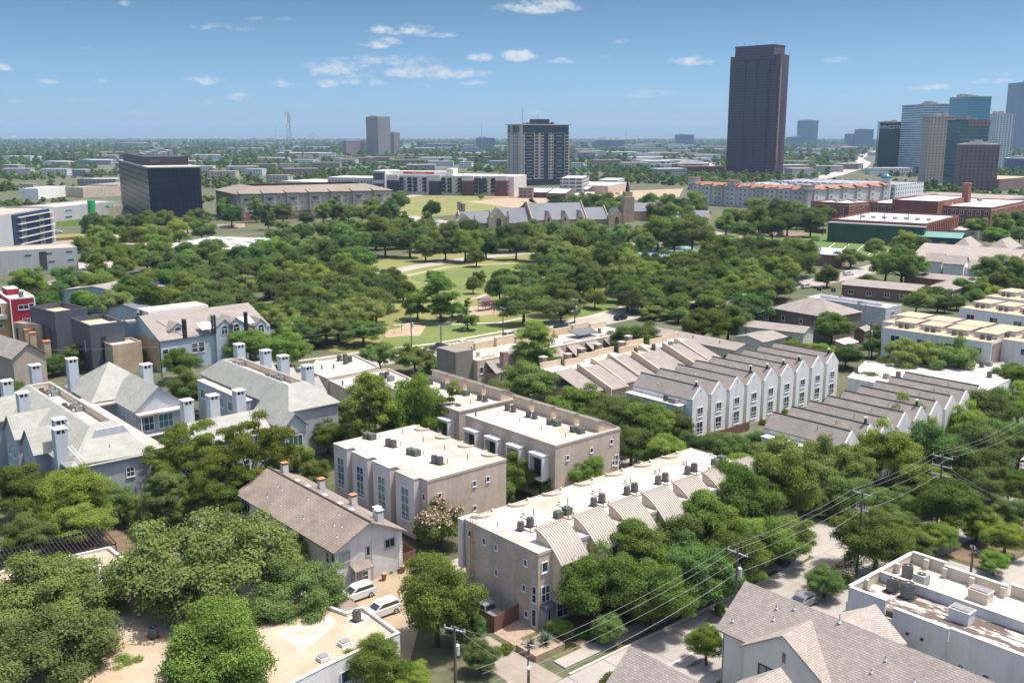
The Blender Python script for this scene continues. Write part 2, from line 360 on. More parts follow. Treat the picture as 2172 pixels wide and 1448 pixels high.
TOPZ = {'oak':1.10,'oakd':1.10,'elm':1.85,'dark':1.85,'lime':1.85,'elmt':2.3,'darkt':2.3,'airy':1.35,'cyp':2.75,'crape':1.85,'shrub':1.05,'shrubd':1.05,'shrubl':1.05}
MIDZ = {'oak':.68,'oakd':.68,'elm':.84,'dark':.84,'lime':.84,'elmt':1.26,'darkt':1.26,'airy':.88,'cyp':1.5,'crape':.84,'shrub':.5,'shrubd':.5,'shrubl':.5}
LOWZ = {'oak':.42,'oakd':.42,'elm':.30,'dark':.30,'lime':.30,'elmt':.40,'darkt':.40,'airy':.45,'cyp':.5,'crape':.3,'shrub':0,'shrubd':0,'shrubl':0}
TR = random.Random(5); NTREE = [0]
def treeW(kind, p, r, hk, label, group=None):
    q = p.copy(); q.z = MIDZ[kind]*r*hk; d = q.y*math.cos(PITCH)-(q.z-CAMH)*math.sin(PITCH); u = q.y*math.sin(PITCH)+(q.z-CAMH)*math.cos(PITCH)
    return tree(kind, CX+F*q.x/d, CY-F*u/d, 2*r*F/d, hk, label, group)
def tree(kind, px, py, wpx, hk=1.0, label='', group=None, cat='tree', z0=0.0):
    """crown centre at pixel (px,py), crown wpx pixels wide; hk stretches the height"""
    r = 5.0
    for _ in range(12):
        p = G(px, py, z0 + MIDZ[kind]*r*hk); r = wpx*.5*dist_px(p)
    protos = PROTO[kind+'N'] if wpx >= 92 and kind+'N' in PROTO else PROTO[kind]; me, tm = protos[NTREE[0] % len(protos)]; NTREE[0] += 1
    nm = {'crape':'flowering_tree','cyp':'conical_tree','shrub':'shrub','shrubd':'shrub','shrubl':'shrub','oak':'live_oak','oakd':'live_oak','airy':'pecan_tree','elm':'elm_tree','elmt':'elm_tree'}.get(kind, 'broadleaf_tree')
    t = empty(nm, (p.x, p.y, z0), TR.uniform(0, 6.28), label, cat, group); t.scale = (r*TR.uniform(.92,1.12), r*TR.uniform(.86,1.08), r*hk)
    link('crown', me, t)
    if not kind.startswith('shrub'): link('trunk', tm, t)
    return t
# ------------------------------------------------------------------ ground, streets, park
U = R(40.6); CU, SU = math.cos(U), math.sin(U)
F0 = G(1142, 1174, 9.0)                                   # corner of the long white-roofed row
def FL(u, v, z=0.0): return Vector((F0.x + u*CU - v*SU, F0.y + u*SU + v*CU, z))
def px(p): return [G(x, y) for x, y in p]
def sheet(name, pts, z, m, kind='structure', thick=0.0):
    b = MB()
    if thick:
        b.prism([(p[0], p[1]) for p in pts], 0, z)
    else: b.add([(p[0], p[1], z) for p in pts], [tuple(range(len(pts)))])
    o = b.build(name, m)
    if not thick:
        n = o.data.polygons[0].normal
        if n.z < 0: o.data.flip_normals()
    return tag(o, kind=kind)
def band(name, pts, w, z, m, thick=0.0):
    """a strip of constant width along a world polyline"""
    b = MB(); L = []; Rr = []
    for i, p in enumerate(pts):
        a = pts[max(0, i-1)]; c = pts[min(len(pts)-1, i+1)]; d = (Vector(c)-Vector(a)); d.z = 0; d.normalize(); n = Vector((-d.y, d.x, 0))
        L.append(Vector(p)+n*w/2); Rr.append(Vector(p)-n*w/2)
    for i in range(len(pts)-1):
        q = [Rr[i], Rr[i+1], L[i+1], L[i]]
        if thick: b.prism([(v.x, v.y) for v in q], 0, z)
        else: b.add([(v.x, v.y, z) for v in q], [(0,1,2,3)])
    return tag(b.build(name, m), kind='structure')
M_ground = mat('ground_mix', (.125,.120,.070), .95, .3, .05, col2=(.062,.085,.036), detail=8, fine=.25)
M_far = mat('far_ground_mix', (.13,.145,.095), .95, .3, .004, col2=(.060,.090,.045), detail=10, fine=.4)
M_conc = mat('concrete', (.38,.35,.30), .9, .10, .25, col2=(.30,.275,.24), detail=6, fine=.05)
M_street = mat('concrete_street', (.37,.34,.305), .9, .08, .12, col2=(.28,.265,.24), detail=7, fine=.06)
M_asph = mat('asphalt', (.12,.115,.11), .95, .15, .2, detail=6, fine=.08)
M_walk = mat('pale_walk', (.46,.41,.33), .9, .08, .4, fine=.05)
M_grass = mat('lawn', (.145,.180,.046), .95, .25, .05, col2=(.105,.150,.040), detail=8, fine=.12)
M_dry = mat('dry_lawn', (.215,.205,.070), .95, .2, .05, col2=(.160,.180,.052), detail=8, fine=.10)
M_dirt = mat('tan_dirt', (.38,.29,.20), .95, .15, .06, col2=(.31,.245,.165), detail=7, fine=.08)
M_orange = mat('orange_dirt', (.42,.21,.10), .95, .1, .08, col2=(.36,.20,.105))
M_line = mat('road_paint', (.72,.70,.66), .7, .1, 1.5)
M_kerb = mat('kerb', (.48,.45,.39), .85, .08, .6)
M_turf = mat('sports_turf', (.105,.165,.038), .9, .08, .05, stretch=(1,1,1), fine=.06)
ground = MB()
ground.add([(-2600,-250,0),(2600,-250,0),(2600,1700,0),(-2600,1700,0)], [(0,1,2,3)])
tag(ground.build('ground', M_ground), kind='structure')
g2 = MB(); g2.add([(-30000,1700,0),(30000,1700,0),(30000,60000,0),(-30000,60000,0),], [(0,1,2,3)])
for s in (-1,1): g2.add([(s*2600,-250,0),(s*30000,-250,0),(s*30000,1700,0),(s*2600,1700,0)], [(0,1,2,3) if s>0 else (3,2,1,0)])
tag(g2.build('far_plain', M_far), kind='structure')
# front street with the cross street and the white-building corner
tag(band('street', [FL(-70,-14.6), FL(70,-14.6), FL(150,-14)], 10.5, .012, M_street), kind='structure')
band('street', [FL(46.5,40), FL(46.5,-9.3)], 12, .008, M_street)
band('street', [FL(47,-19.8), FL(47,-70)], 12, .008, M_street)
band('street', [FL(52,-30), FL(90,-34)], 8, .020, M_street)
band('sidewalk', [FL(-60,-7.2), FL(-9.5,-7.2)], 1.8, .14, M_conc, .1)
band('sidewalk', [FL(-3.5,-7.2), FL(38,-7.2)], 1.8, .14, M_conc, .1)
band('kerb', [FL(-60,-9.2), FL(-10,-9.2)], .3, .14, M_kerb, .1); band('kerb', [FL(-4,-9.2), FL(37,-9.2)], .3, .14, M_kerb, .1)
sheet('verge', [FL(-3,-6.3), FL(38,-6.3), FL(38,-.3), FL(-3,-.3)], .05, mat('verge_grass', (.10,.13,.035), .95, .25, .5, col2=(.15,.11,.06)))  # darker grass blotched with brown
sheet('sidewalk', [FL(33,-9.05), FL(39,-9.05), FL(42.2,-7.8), FL(43.0,-6.2), FL(41,-3.5), FL(33,-3.5)], .16, M_conc, thick=.16)
sheet('planting_bed', [FL(34.5,-8.9), FL(41.2,-7.6), FL(41.4,-6.6), FL(38,-6.4), FL(34.5,-6.9)], .19, mat('dark_gravel', (.13,.13,.12), .95, .2, 3), thick=.19)
sheet('ramp_pad', [FL(42.0,-6.9), FL(43.0,-6.2), FL(43.0,-7.2)], .17, mat('red_pad', (.55,.12,.08), .8, .1, 2))
sheet('ramp_pad', [FL(41.9,-5.3), FL(43.1,-5.0), FL(43.1,-6.7), FL(41.9,-6.6)], .172, MATS['red_pad'])
sheet('lane_line', [FL(-60,-14.7), FL(33,-14.7), FL(33,-14.5), FL(-60,-14.5)], .020, M_line)
for k in range(4): sheet('lane_line', [FL(35.5+k*5.2,-9.6), FL(35.62+k*5.2,-9.6), FL(35.62+k*5.2,-19.4), FL(35.5+k*5.2,-19.4)], .020, mat('joint', (.30,.28,.25), .9))
sheet('lane_line', [FL(40.6,-12.6), FL(60,-12.6), FL(60,-12.45), FL(40.6,-12.45)], .022, mat('joint_pale', (.55,.52,.47), .9))
# drive and gravel bed at the near corner, parking court of the white house
M_drive = mat('drive', (.33,.285,.23), .9, .12, .3, col2=(.24,.205,.165), detail=6)
sheet('driveway', [FL(-9.8,-9.3), FL(-5.0,-9.3), FL(-5.2,2.4), FL(-9.2,2.4)], .030, M_drive)
sheet('gravel_bed', [FL(-4.4,2.5), FL(.6,3.2), FL(.6,-.6), FL(-.9,-2.6), FL(-4.4,-2.0)], .045, mat('pink_gravel', (.42,.31,.235), .95, .3, 2.2, col2=(.26,.19,.145), fine=.3))
sheet('front_walk', [FL(.8,-.3), FL(2.2,-.3), FL(2.2,-7), FL(.8,-7)], .060, mat('tan_walk', (.52,.38,.25), .9, .1, 1))
M_court = mat('court', (.38,.30,.20), .9, .15, .25, col2=(.28,.22,.15), detail=6)
sheet('parking_court', px([(735,1262),(770,1215),(880,1190),(900,1290),(870,1400),(800,1420)]), .030, M_court)
sheet('alley', [FL(-3,16), FL(45,15), FL(45,20.5), FL(-3,21)], .012, M_conc)
sheet('alley', px([(480,1240),(720,1240),(720,1275),(480,1300)]), .012, M_conc)
sheet('yard', px([(0,1170),(240,1120),(440,1060),(560,1080),(520,1110),(250,1200),(0,1230)]), .010, mat('leaf_litter', (.20,.14,.09), .95, .3, .6, col2=(.12,.09,.06), fine=.3))
# park
sheet('park_lawn', px([(540,640),(640,600),(760,560),(870,540),(1160,528),(1520,530),(1560,575),(1500,630),(1330,668),(1110,712),(905,762),(700,745)]), .006, M_dry)
sheet('lawn', px([(868,588),(1000,562),(1135,560),(1160,572),(1120,590),(1030,615),(930,618)]), .012, M_grass)
sheet('lawn', px([(800,735),(830,690),(930,678),(1080,690),(1110,700),(905,752)]), .012, M_grass)
sheet('lawn', px([(1205,660),(1300,630),(1360,612),(1370,640),(1240,688)]), .012, M_grass)
sheet('playground_sand', px([(815,700),(880,692),(868,712),(818,716)]), .020, M_dirt)
sheet('playground_sand', px([(990,652),(1075,640),(1085,662),(1000,672)]), .020, M_dirt)
band('park_path', px([(835,690),(900,683),(960,688),(1060,684),(1120,672)]), 1.6, .026, M_walk)
band('park_path', px([(940,688),(975,668),(1000,655)]), 1.6, .029, M_walk)
band('park_path', px([(1150,688),(1230,676),(1310,655),(1345,636),(1370,628)]), 1.6, .026, M_walk)
band('park_path', px([(760,610),(850,600),(905,598),(960,640),(1010,632),(1040,622)]), 1.6, .026, M_walk)
band('park_path', px([(860,585),(950,566),(1030,561),(1120,558),(1180,566)]), 1.6, .026, M_walk)
sheet('ball_court', px([(815,712),(862,688),(905,690),(890,712)]), .018, mat('tan_court', (.42,.31,.215), .9, .06, .3))
# street along the park, curving off to the right
PR = px([(560,810),(700,778),(905,748),(1110,713),(1310,672),(1440,640),(1560,618),(1710,602),(1800,584),(1900,556),(2000,540)])
band('park_street', PR, 11.5, .034, M_street)
band('sidewalk', px([(560,775),(760,748),(925,728),(1100,697),(1270,668),(1340,655)]), 1.6, .040, M_walk)
band('park_drive', px([(640,625),(780,588),(880,566),(990,549),(1150,533),(1290,522),(1420,512)]), 9, .034, M_conc)
band('park_drive', px([(1290,522),(1500,498),(1660,470),(1760,455)]), 9, .037, M_conc)
# tennis courts, sports field
sheet('tennis_court', px([(1340,532),(1458,522),(1500,541),(1345,550)]), .040, mat('court_green', (.26,.36,.30), .8, .05, .1))
for i in range(3): sheet('tennis_court', px([(1352+i*42,533-i*3),(1385+i*42,530-i*3),(1398+i*42,541-i*2),(1356+i*42,545-i*2)]), .046, mat('court_blue', (.19,.30,.38), .8, .05, .1))
sheet('sports_field', px([(1500,522),(1560,494),(1640,486),(1830,486),(1990,508),(2000,522),(1900,548),(1740,548)]), .040, M_turf)
sheet('infield', px([(1612,496),(1660,489),(1718,494),(1700,503),(1640,506)]), .048, mat('brown_infield', (.24,.15,.12), .9, .1, .1))
sheet('infield', px([(1565,500),(1590,494),(1608,498),(1570,505)]), .050, M_orange)
sheet('infield', px([(1470,508),(1500,503),(1490,510),(1470,512)]), .050, M_orange)
for k in range(5): sheet('field_line', px([(1770+k*30,516+k*2.2),(1772+k*30,516+k*2.2),(1745+k*32,536+k*2.2),(1743+k*32,536+k*2.2)]), .052, M_line)
# vacant lot
sheet('vacant_lot', px([(832,420),(905,412),(990,408),(1100,426),(1080,440),(960,456),(850,462)]), .030, M_dry)
sheet('bare_earth', px([(985,428),(1060,421),(1190,413),(1290,412),(1300,425),(1190,438),(1090,442),(1040,434)]), .040, M_dirt)
sheet('orange_earth', px([(985,410),(1075,405),(1125,412),(1085,420),(1040,419)]), .050, M_orange)
sheet('bare_earth', px([(1160,420),(1330,405),(1450,400),(1440,418),(1250,432)]), .034, M_dirt)
sheet('lot_road', px([(832,418),(905,409),(1070,401),(1250,398),(1250,402),(1075,406),(910,413),(836,423)]), .055, M_conc)
sheet('far_drive', px([(830,466),(880,458),(960,470),(1010,480),(1000,486),(900,476)]), .055, M_conc)
# roads round the left office blocks, ochre wall strip
sheet('parking_lot', px([(100,500),(420,478),(520,474),(520,482),(330,495),(250,520),(90,520)]), .030, M_drive)
sheet('verge', px([(110,500),(260,488),(300,490),(120,508)]), .036, M_dry)
sheet('parking_lot', px([(150,560),(270,520),(360,510),(330,540),(250,570),(180,590)]), .030, M_conc)
sheet('parking_lot', px([(160,592),(250,570),(300,575),(230,596)]), .036, M_asph)
band('side_street', px([(330,620),(560,590),(700,600)]), 7, .02, M_conc)
# motorway running off towards the right-hand towers
M_mw = mat('motorway_concrete', (.40,.37,.33), .9, .06, .01)
band('motorway', px([(1700,386),(1768,371),(1822,355),(1834,345),(1818,337),(1832,329),(1862,321)]), 26, .060, M_mw)
sheet('motorway', px([(1500,345),(1690,338),(1690,344),(1500,352)]), .040, MATS['motorway_concrete'])
sheet('yard', [FL(54,-2), FL(110,-2), FL(110,-9.2), FL(54,-9.2)], .02, MATS['leaf_litter'])
sheet('yard', [FL(54,-20), FL(110,-20), FL(110,-29), FL(54,-26)], .024, MATS['leaf_litter'])
sheet('yard', [FL(-2,13.6), FL(42,13.6), FL(42,16), FL(-2,16)], .03, MATS['leaf_litter'])
rr = random.Random(12)
M_crack = mat('tar_seal', (.06,.058,.055), .9, .1, 2); M_oil = mat('oil_stain', (.20,.185,.165), .9, .2, 1.5)
for k in range(16):                                   # tar-sealed joints and patches on the concrete street
    u = -20+k*5.2; sheet('street_joint', [FL(u,-9.4), FL(u+.06,-9.4), FL(u+.06+rr.uniform(-.2,.2),-19.8), FL(u+rr.uniform(-.2,.2),-19.8)], .0215, M_crack)
for k in range(7):
    u, v = rr.uniform(0,60), rr.uniform(-18.5,-11); a, b_ = rr.uniform(.8,2.4), rr.uniform(.3,.8); sheet('street_patch', [FL(u+a*math.cos(t)*rr.uniform(.7,1.1), v+b_*math.sin(t)*rr.uniform(.7,1.1)) for t in [i*.524 for i in range(12)]], .0165, M_oil)
# ------------------------------------------------------------------ building helpers
M_white = mat('white_paint', (.78,.77,.74), .7, .05, .8)
M_frame = mat('window_white', (.72,.73,.72), .5, .03, 2)
M_dframe = mat('window_dark', (.05,.05,.05), .5, .1, 2)
M_glass = glass('window_glass', (.035,.055,.065)); M_gteal = glass('teal_glass', (.05,.13,.14), .08); M_gpale = glass('curtained_glass', (.22,.28,.26), .12)
def membrane(name, ca, cb, seam):
    m = bpy.data.materials.new(name); m.use_nodes = True; t = NT(m.node_tree); b = m.node_tree.nodes['Principled BSDF']; co = t.n('ShaderNodeTexCoord').outputs['Object']
    n1 = t.n('ShaderNodeTexNoise', {'Vector': co, 'Scale': .13, 'Detail': 9.0, 'Roughness': .66}).outputs[0]; n2 = t.n('ShaderNodeTexNoise', {'Vector': t.n('ShaderNodeMapping', {0: co, 3: (.25,1.6,1)}), 'Scale': .8, 'Detail': 6.0}).outputs[0]
    base = t.mix(t.n('ShaderNodeMapRange', {0: t.math('ADD', n1, t.math('MULTIPLY', n2, .45)), 1: .60, 2: .84}).outputs[0], cb, ca)
    br = t.n('ShaderNodeTexBrick', {'Vector': co, 'Color1': (1,1,1,1), 'Color2': (.965,.96,.95,1), 'Mortar': c4(seam), 'Scale': 1.0, 'Mortar Size': .035, 'Mortar Smooth': .6, 'Brick Width': 11.0, 'Row Height': 1.9})
    m.node_tree.links.new(t.mix(1.0, base, br.outputs[0], 'MULTIPLY'), b.inputs['Base Color']); b.inputs['Roughness'].default_value = .8; MATS[name] = m; return m
M_groof = membrane('white_membrane', (.585,.565,.535), (.39,.325,.25), (.76,.735,.69))
M_tbrick = courses('tan_brick', (.59,.475,.375), (.51,.41,.325), (.62,.54,.45), .5, .17, 'wall', .02)
M_tbrick2 = courses('taupe_brick', (.55,.46,.365), (.48,.40,.315), (.60,.53,.45), .5, .17, 'wall', .02)
M_stucco = mat('grey_stucco', (.66,.62,.57), .9, .05, .5); M_cream = mat('cream_stucco', (.70,.58,.43), .9, .06, .5)
M_metal = mat('seam_metal', (.40,.365,.31), .55, .06, .4, spec=.35, metal=0)
M_cope = mat('coping', (.52,.46,.38), .7, .06, .5); M_copew = mat('pale_coping', (.60,.57,.51), .7, .05, .5)
M_acg = mat('unit_grey', (.20,.20,.18), .6, .15, 3); M_acb = mat('unit_green', (.17,.21,.15), .6, .15, 3); M_acd = mat('unit_grille', (.06,.065,.065), .5, .2, 6)
M_acl = mat('unit_rim', (.38,.39,.38), .5, .1, 3); M_pipe = mat('lead_pipe', (.12,.11,.10), .6, .2, 3); M_lead = mat('lead_flashing', (.62,.62,.62), .5, .1, 3)
MESH = {}
def cached(key, fn):
    if key not in MESH: MESH[key] = fn()
    return MESH[key]
ROT = {'-y': 0.0, '+x': R(90), '+y': R(180), '-x': R(-90)}
def win(par, face, a, c, z, w, h, nx=1, ny=1, fr=None, gl=None, name='window', sill=True, low=0.0, rz=None, pos=None, arch=False):
    """a window lying on a wall: a along the wall, c the wall plane, z the bottom edge"""
    fr = fr or M_frame; gl = gl or M_glass
    def fm():
        b = MB(); t = min(.09, w*.1)
        b.box(-w/2-.03, -w/2+t, -.09, -.004, 0, h).box(w/2-t, w/2+.03, -.09, -.004, 0, h)
        b.box(-w/2+t, w/2-t, -.09, -.004, h-t, h).box(-w/2+t, w/2-t, -.09, -.004, 0, t)
        for i in range(1, nx): b.box(-w/2+w*i/nx-.035, -w/2+w*i/nx+.035, -.075, -.02, t+.002, h-t-.002)
        zs = [h*j/ny for j in range(1, ny)] + ([low] if low else [])
        for q in zs: b.box(-w/2+t, w/2-t, -.070, -.02, q-.04, q+.04)
        if low:
            for i in range(1, nx*2): b.box(-w/2+w*i/nx/2-.03, -w/2+w*i/nx/2+.03, -.073, -.02, t, low)
        if arch:
            n = 10
            for i in range(n):
                p, q = math.pi*i/n, math.pi*(i+1)/n
                b.tube((w/2*math.cos(p), -.05, h+w/2*math.sin(p)), (w/2*math.cos(q), -.05, h+w/2*math.sin(q)), .05, n=5)
        if sill: b.box(-w/2-.08, w/2+.08, -.14, -.004, -.1, -.002)
        return b.mesh(name, fr)
    def gm():
        b = MB()
        if arch:
            pr = [(w/2, 0), (w/2, h)] + [(w/2*math.cos(math.pi*i/12), h+w/2*math.sin(math.pi*i/12)) for i in range(1,12)] + [(-w/2, h), (-w/2, 0)]
            b.ext_y([(x, z_) for x, z_ in pr], -.03, -.004)
        else: b.box(-w/2+.02, w/2-.02, -.03, -.004, .02, h-.02)
        return b.mesh('pane', gl)
    k = (round(w,2), round(h,2), nx, ny, low, arch, sill)
    f = link(name, cached(('wf', k, fr.name), fm), par)
    if pos is not None: f.location = pos; f.rotation_euler.z = rz
    else:
        f.rotation_euler.z = ROT[face]; f.location = (a, c, z) if face[1] == 'y' else (c, a, z)
    link('pane', cached(('wg', k, gl.name), gm), f)
    return f
def edge_win(par, A, B, s, z, w, h, **kw):
    """window on the wall from A to B (outside to the right)"""
    A = Vector(A[:2]); B = Vector(B[:2]); d = (B-A).normalized(); p = A + d*s
    return win(par, None, 0, 0, z, w, h, pos=(p.x, p.y, z), rz=math.atan2(d.y, d.x), **kw)
def vent(par, x, y, z, h=.6, r=.06, m=None, base=False, name='vent_pipe'):
    m = m or M_pipe
    def f():
        b = MB().tube((0,0,-.25), (0,0,h), r, r, 7)
        if base: b.tube((0,0,.0), (0,0,.14), r*3.2, r*1.3, 8, 1)
        return b.mesh(name, [m, M_lead])
    return link(name, cached((name, h, r, m.name, base), f), par, (x,y,z))
def ac_unit(kind, p, rz, label, group='air conditioning units on the roofs', s=1.0):
    o = empty('air_conditioner', p, rz, label, 'air conditioner', group); o.scale = (s,s,s)
    if kind == 'drum':
        def f():
            b = MB().tube((0,0,.08), (0,0,1.05), .43, .43, 20)
            for i in range(20):
                a = i*math.pi/10; b.box(-.012,.012,-.012,.012,0,.001)
                b.tube((.44*math.cos(a), .44*math.sin(a), .1), (.44*math.cos(a), .44*math.sin(a), 1.0), .016, n=4)
            return b.mesh('casing', M_acg)
        link('casing', cached('ac_drum', f), o)
        def g():
            b = MB()
            for r in (.40,.31,.22,.13):
                for i in range(16):
                    a, c = i*math.pi/8, (i+1)*math.pi/8
                    b.tube((r*math.cos(a), r*math.sin(a), 1.08), (r*math.cos(c), r*math.sin(c), 1.08), .018, n=4)
            b.tube((0,0,1.05),(0,0,1.12),.10,.10,10,1); return b.mesh('fan_grille', [M_acd, M_acl])
        link('fan_grille', cached('ac_drum_g', g), o)
    else:
        def f():
            b = MB().box(-.46,.46,-.46,.46,.06,.82).box(-.49,.49,-.49,.49,.82,.90)
            for sx in (-1,1):
                for sy in (-1,1): b.box(sx*.455-.03, sx*.455+.03, sy*.455-.03, sy*.455+.03, .07, .815)
            for k in range(9): b.box(-.475,.475,-.475,.475,.12+k*.075,.135+k*.075)
            return b.mesh('casing', M_acb if kind == 'box' else M_acl)
        link('casing', cached('ac_'+kind, f), o)
        def g():
            b = MB().tube((0,0,.90),(0,0,.93),.36,.36,18)
            b.tube((0,0,.93),(0,0,.97),.10,.10,10,1); return b.mesh('fan_grille', [M_acd, M_acl])
        link('fan_grille', cached('ac_box_g', g), o)
    link('stand', cached('ac_stand', lambda: MB().box(-.5,.5,-.5,.5,.0,.055).mesh('stand', M_acd)), o)
    return o
def loc2w(o, x, y, z=0.0):
    a = o.rotation_euler.z; c, s = math.cos(a), math.sin(a)
    return Vector((o.location.x + x*c - y*s, o.location.y + x*s + y*c, o.location.z + z))
def frame(name, px_, py_, h, label, cat='building', ang=U, group=None):
    p = G(px_, py_, h); return empty(name, (p.x, p.y, 0), ang, label, cat, group)
ORD = ['first','second','third','fourth','fifth','sixth','seventh','eighth','ninth','tenth','eleventh','twelfth','thirteenth','fourteenth','fifteenth','sixteenth']
def curb_arc(par, x, y, z, r, a0, a1, name='parapet_scallop', m=None):
    b = MB(); n = 9
    for i in range(n):
        p, q = a0+(a1-a0)*i/n, a0+(a1-a0)*(i+1)/n
        b.prism([((r)*math.cos(p)*1.25, r*math.sin(p)), ((r+.22)*math.cos(p)*1.25, (r+.22)*math.sin(p)), ((r+.22)*math.cos(q)*1.25, (r+.22)*math.sin(q)), (r*math.cos(q)*1.25, r*math.sin(q))], 0, .34)
    return b.build(name, m or M_cream, par, (x,y,z))
def vault_mesh(w, zb, zf, d, back, m_roof, m_wall, low=None, zroof=9.0):
    """barrel roof falling along -y from back to back-d, w wide; returns roof and wall meshes (x from 0 to w)"""
    n = 12; pr = [(back - d*i/n, zb - (zb-zf)*(i/n)**1.75) for i in range(n+1)]
    b = MB(); b.ext_x([(y, z) for y, z in pr] + [(y, z-.12) for y, z in pr[::-1]], -.14, w+.14)
    k = int(w/.34)
    for i in range(k+1):
        x = -.12 + (w+.24)*i/k
        b.ext_x([(y, z+.075) for y, z in pr] + [(y, z+.002) for y, z in pr[::-1]], x-.022, x+.022)
    r = b.mesh('vault_roof', m_roof)
    inner = [(y, z-.125) for y, z in pr if y < back-.12 and y > back-d+.2]
    prof = [(back-.2, zroof+.004), (back-.2, zb-.14)] + inner + [(back-d+.2, inner[-1][1]-.1)]
    prof += [(back-d+.2, low), (-.002, low), (-.002, zroof+.004)] if low is not None else [(back-d+.2, zroof+.004)]
    return r, MB().ext_x(prof, 0, w).mesh('dormer', m_wall)
# ------------------------------------------------------------------ the long white-roofed row by the street
Fo = frame('townhouse_row', 1142, 1174, 9.0, 'long brick townhouse row with white flat roof and seven curved metal dormers along the street', 'townhouses')
FLEN, FDEP = 42.2, 13.1
MB().box(0, FLEN, 0, FDEP, 0, 8.86).build('walls', M_tbrick, Fo)
MB().box(.02, FLEN-.02, .02, FDEP-.02, 8.864, 9.0).build('roof', M_groof, Fo)
cb = MB().box(-.06, FLEN+.06, -.06, .05, 8.72, 9.08).box(-.06, .05, .052, FDEP-.052, 8.72, 9.05).box(FLEN-.05, FLEN+.06, .052, FDEP-.052, 8.72, 9.05).box(-.06, FLEN+.06, FDEP-.05, FDEP+.1, 8.72, 9.12); cb.build('coping', M_cope, Fo)
MB().box(-.35, 2.2, FDEP+.11, FDEP+1.0, 2.8, 9.02).build('rear_bay', M_stucco, Fo)
vr, vw = vault_mesh(4.1, 10.5, 7.55, 4.5, 2.9, M_metal, M_cream, low=2.75)
M_awn = mat('awning_metal', (.13,.15,.17), .4, .08, 1, spec=.5)
def awning():
    b = MB(); n = 8; pr = [(-.02-.9*math.sin(math.pi/2*i/n), .75*math.cos(math.pi/2*i/n)) for i in range(n+1)]
    b.ext_x(pr + [(y+.05, z-.06) for y, z in pr[::-1]], -.75, .75)
    for i in range(8): x = -.72+i*.205; b.ext_x([(y, z+.03) for y, z in pr] + [(y, z+.002) for y, z in pr[::-1]], x-.012, x+.012)
    return b.mesh('awning', M_awn)
M_door = mat('white_door', (.70,.69,.66), .5, .04, 2)
for k in range(7):
    x0 = 2.1 + 5.9*k
    link('vault_roof', vr, Fo, (x0,0,0)); link('dormer', vw, Fo, (x0,0,0))
    win(Fo, '-y', x0+2.25, -1.402, 3.5, 1.9, 4.0, 2, 4, gl=M_glass, low=.5)
    win(Fo, '-y', x0+1.7, -.002, .35, 1.9, 1.9, 2, 2)
    win(Fo, '-y', x0-1.15, -.002, 6.55, .95, 1.25); win(Fo, '-y', x0-1.0, -.002, 2.95, 1.35, 2.0, 2, 2)
    link('door', cached('door', lambda: MB().box(-.45,.45,-.07,-.004,0,2.1).mesh('door', M_door)), Fo, (x0-1.15, 0, .05))
    win(Fo, '-y', x0-.4, -.002, .1, .42, 2.0, name='sidelight', sill=False)
    link('awning', cached('awn', awning), Fo, (x0-1.0, 0, 2.25))
    curb_arc(Fo, 2.6+5.75*k, FDEP-.05, 9.0, 1.15, R(180), R(360))
    vent(Fo, 1.4+5.72*k, 8.75, 9.0, .75); vent(Fo, 5.6+5.9*k, 4.2, 9.0, .45, .1, M_acl)
    c1, c2 = ('drum','drum') if k not in (1,6) else ('box','box')
    for j, (u, v) in enumerate(((2.9,6.3),(4.5,6.45))):
        ac_unit(c1, loc2w(Fo, u+6.02*k, v, 9.0), U, f"{'green box' if c1=='box' else 'grey drum'} air conditioner, {'left' if j==0 else 'right'} of the {ORD[k]} pair from the brick end, long white roof", s=1.0 if j else .93)
    vent(Fo, 4.6+6.02*k, 5.4, 9.0, .5, .05); vent(Fo, 3.6+6.02*k, 5.3, 9.0, .4, .05)
for k in range(7):
    u = 2.9+6.02*k; MB().path([(u+.4,6.4,9.06),(u+.4,4.9,9.06),(u+1.7,4.9,9.06),(u+1.7,5.4,9.06),(u+1.7,5.4,9.5)], .05, 6).path([(u+2.6,6.6,9.05),(u+2.6,9.4,9.05),(u+3.4,9.4,9.05)], .035, 6).build('conduit', M_pipe, Fo)
    MB().box(u+3.2,u+3.75,9.6,10.15,9.001,9.03).box(u+3.36,u+3.6,9.76,10.0,9.031,9.1,1).build('roof_drain', [M_cope, M_acd], Fo)
for v, z in ((12.2,7.1),(9.45,7.0),(7.3,7.0),(2.1,6.85),(7.2,3.9),(2.35,3.7),(1.95,.7)): win(Fo, '-x', v, -.002, z, .55, .8)
win(Fo, '-x', .62, -.002, 2.95, .75, 2.0, 1, 2); win(Fo, '-x', .62, -.002, .1, .75, 2.1, 1, 1)
lad = MB()
for s in (-.22,.22): lad.tube((-.35, 11.4+s, .3), (-.35, 11.4+s, 9.9), .035, n=5)
for i in range(26): lad.tube((-.35, 11.18, .5+i*.36), (-.35, 11.62, .5+i*.36), .02, n=4)
for i in range(5): lad.tube((-.02, 11.18, 1+i*1.9), (-.35, 11.18, 1+i*1.9), .025, n=4).tube((-.02, 11.62, 1+i*1.9), (-.35, 11.62, 1+i*1.9), .025, n=4)
for z in (9.1,9.6,10.0): lad.tube((-.35,11.18,z),(.5,11.1,z),.03,n=4).tube((-.35,11.62,z),(.5,11.7,z),.03,n=4)
lad.build('ladder', mat('rust_orange', (.42,.20,.09), .7, .2, 3), Fo)
win(Fo, '-x', .5, -.004, 3.2, .02, .02) if False else None
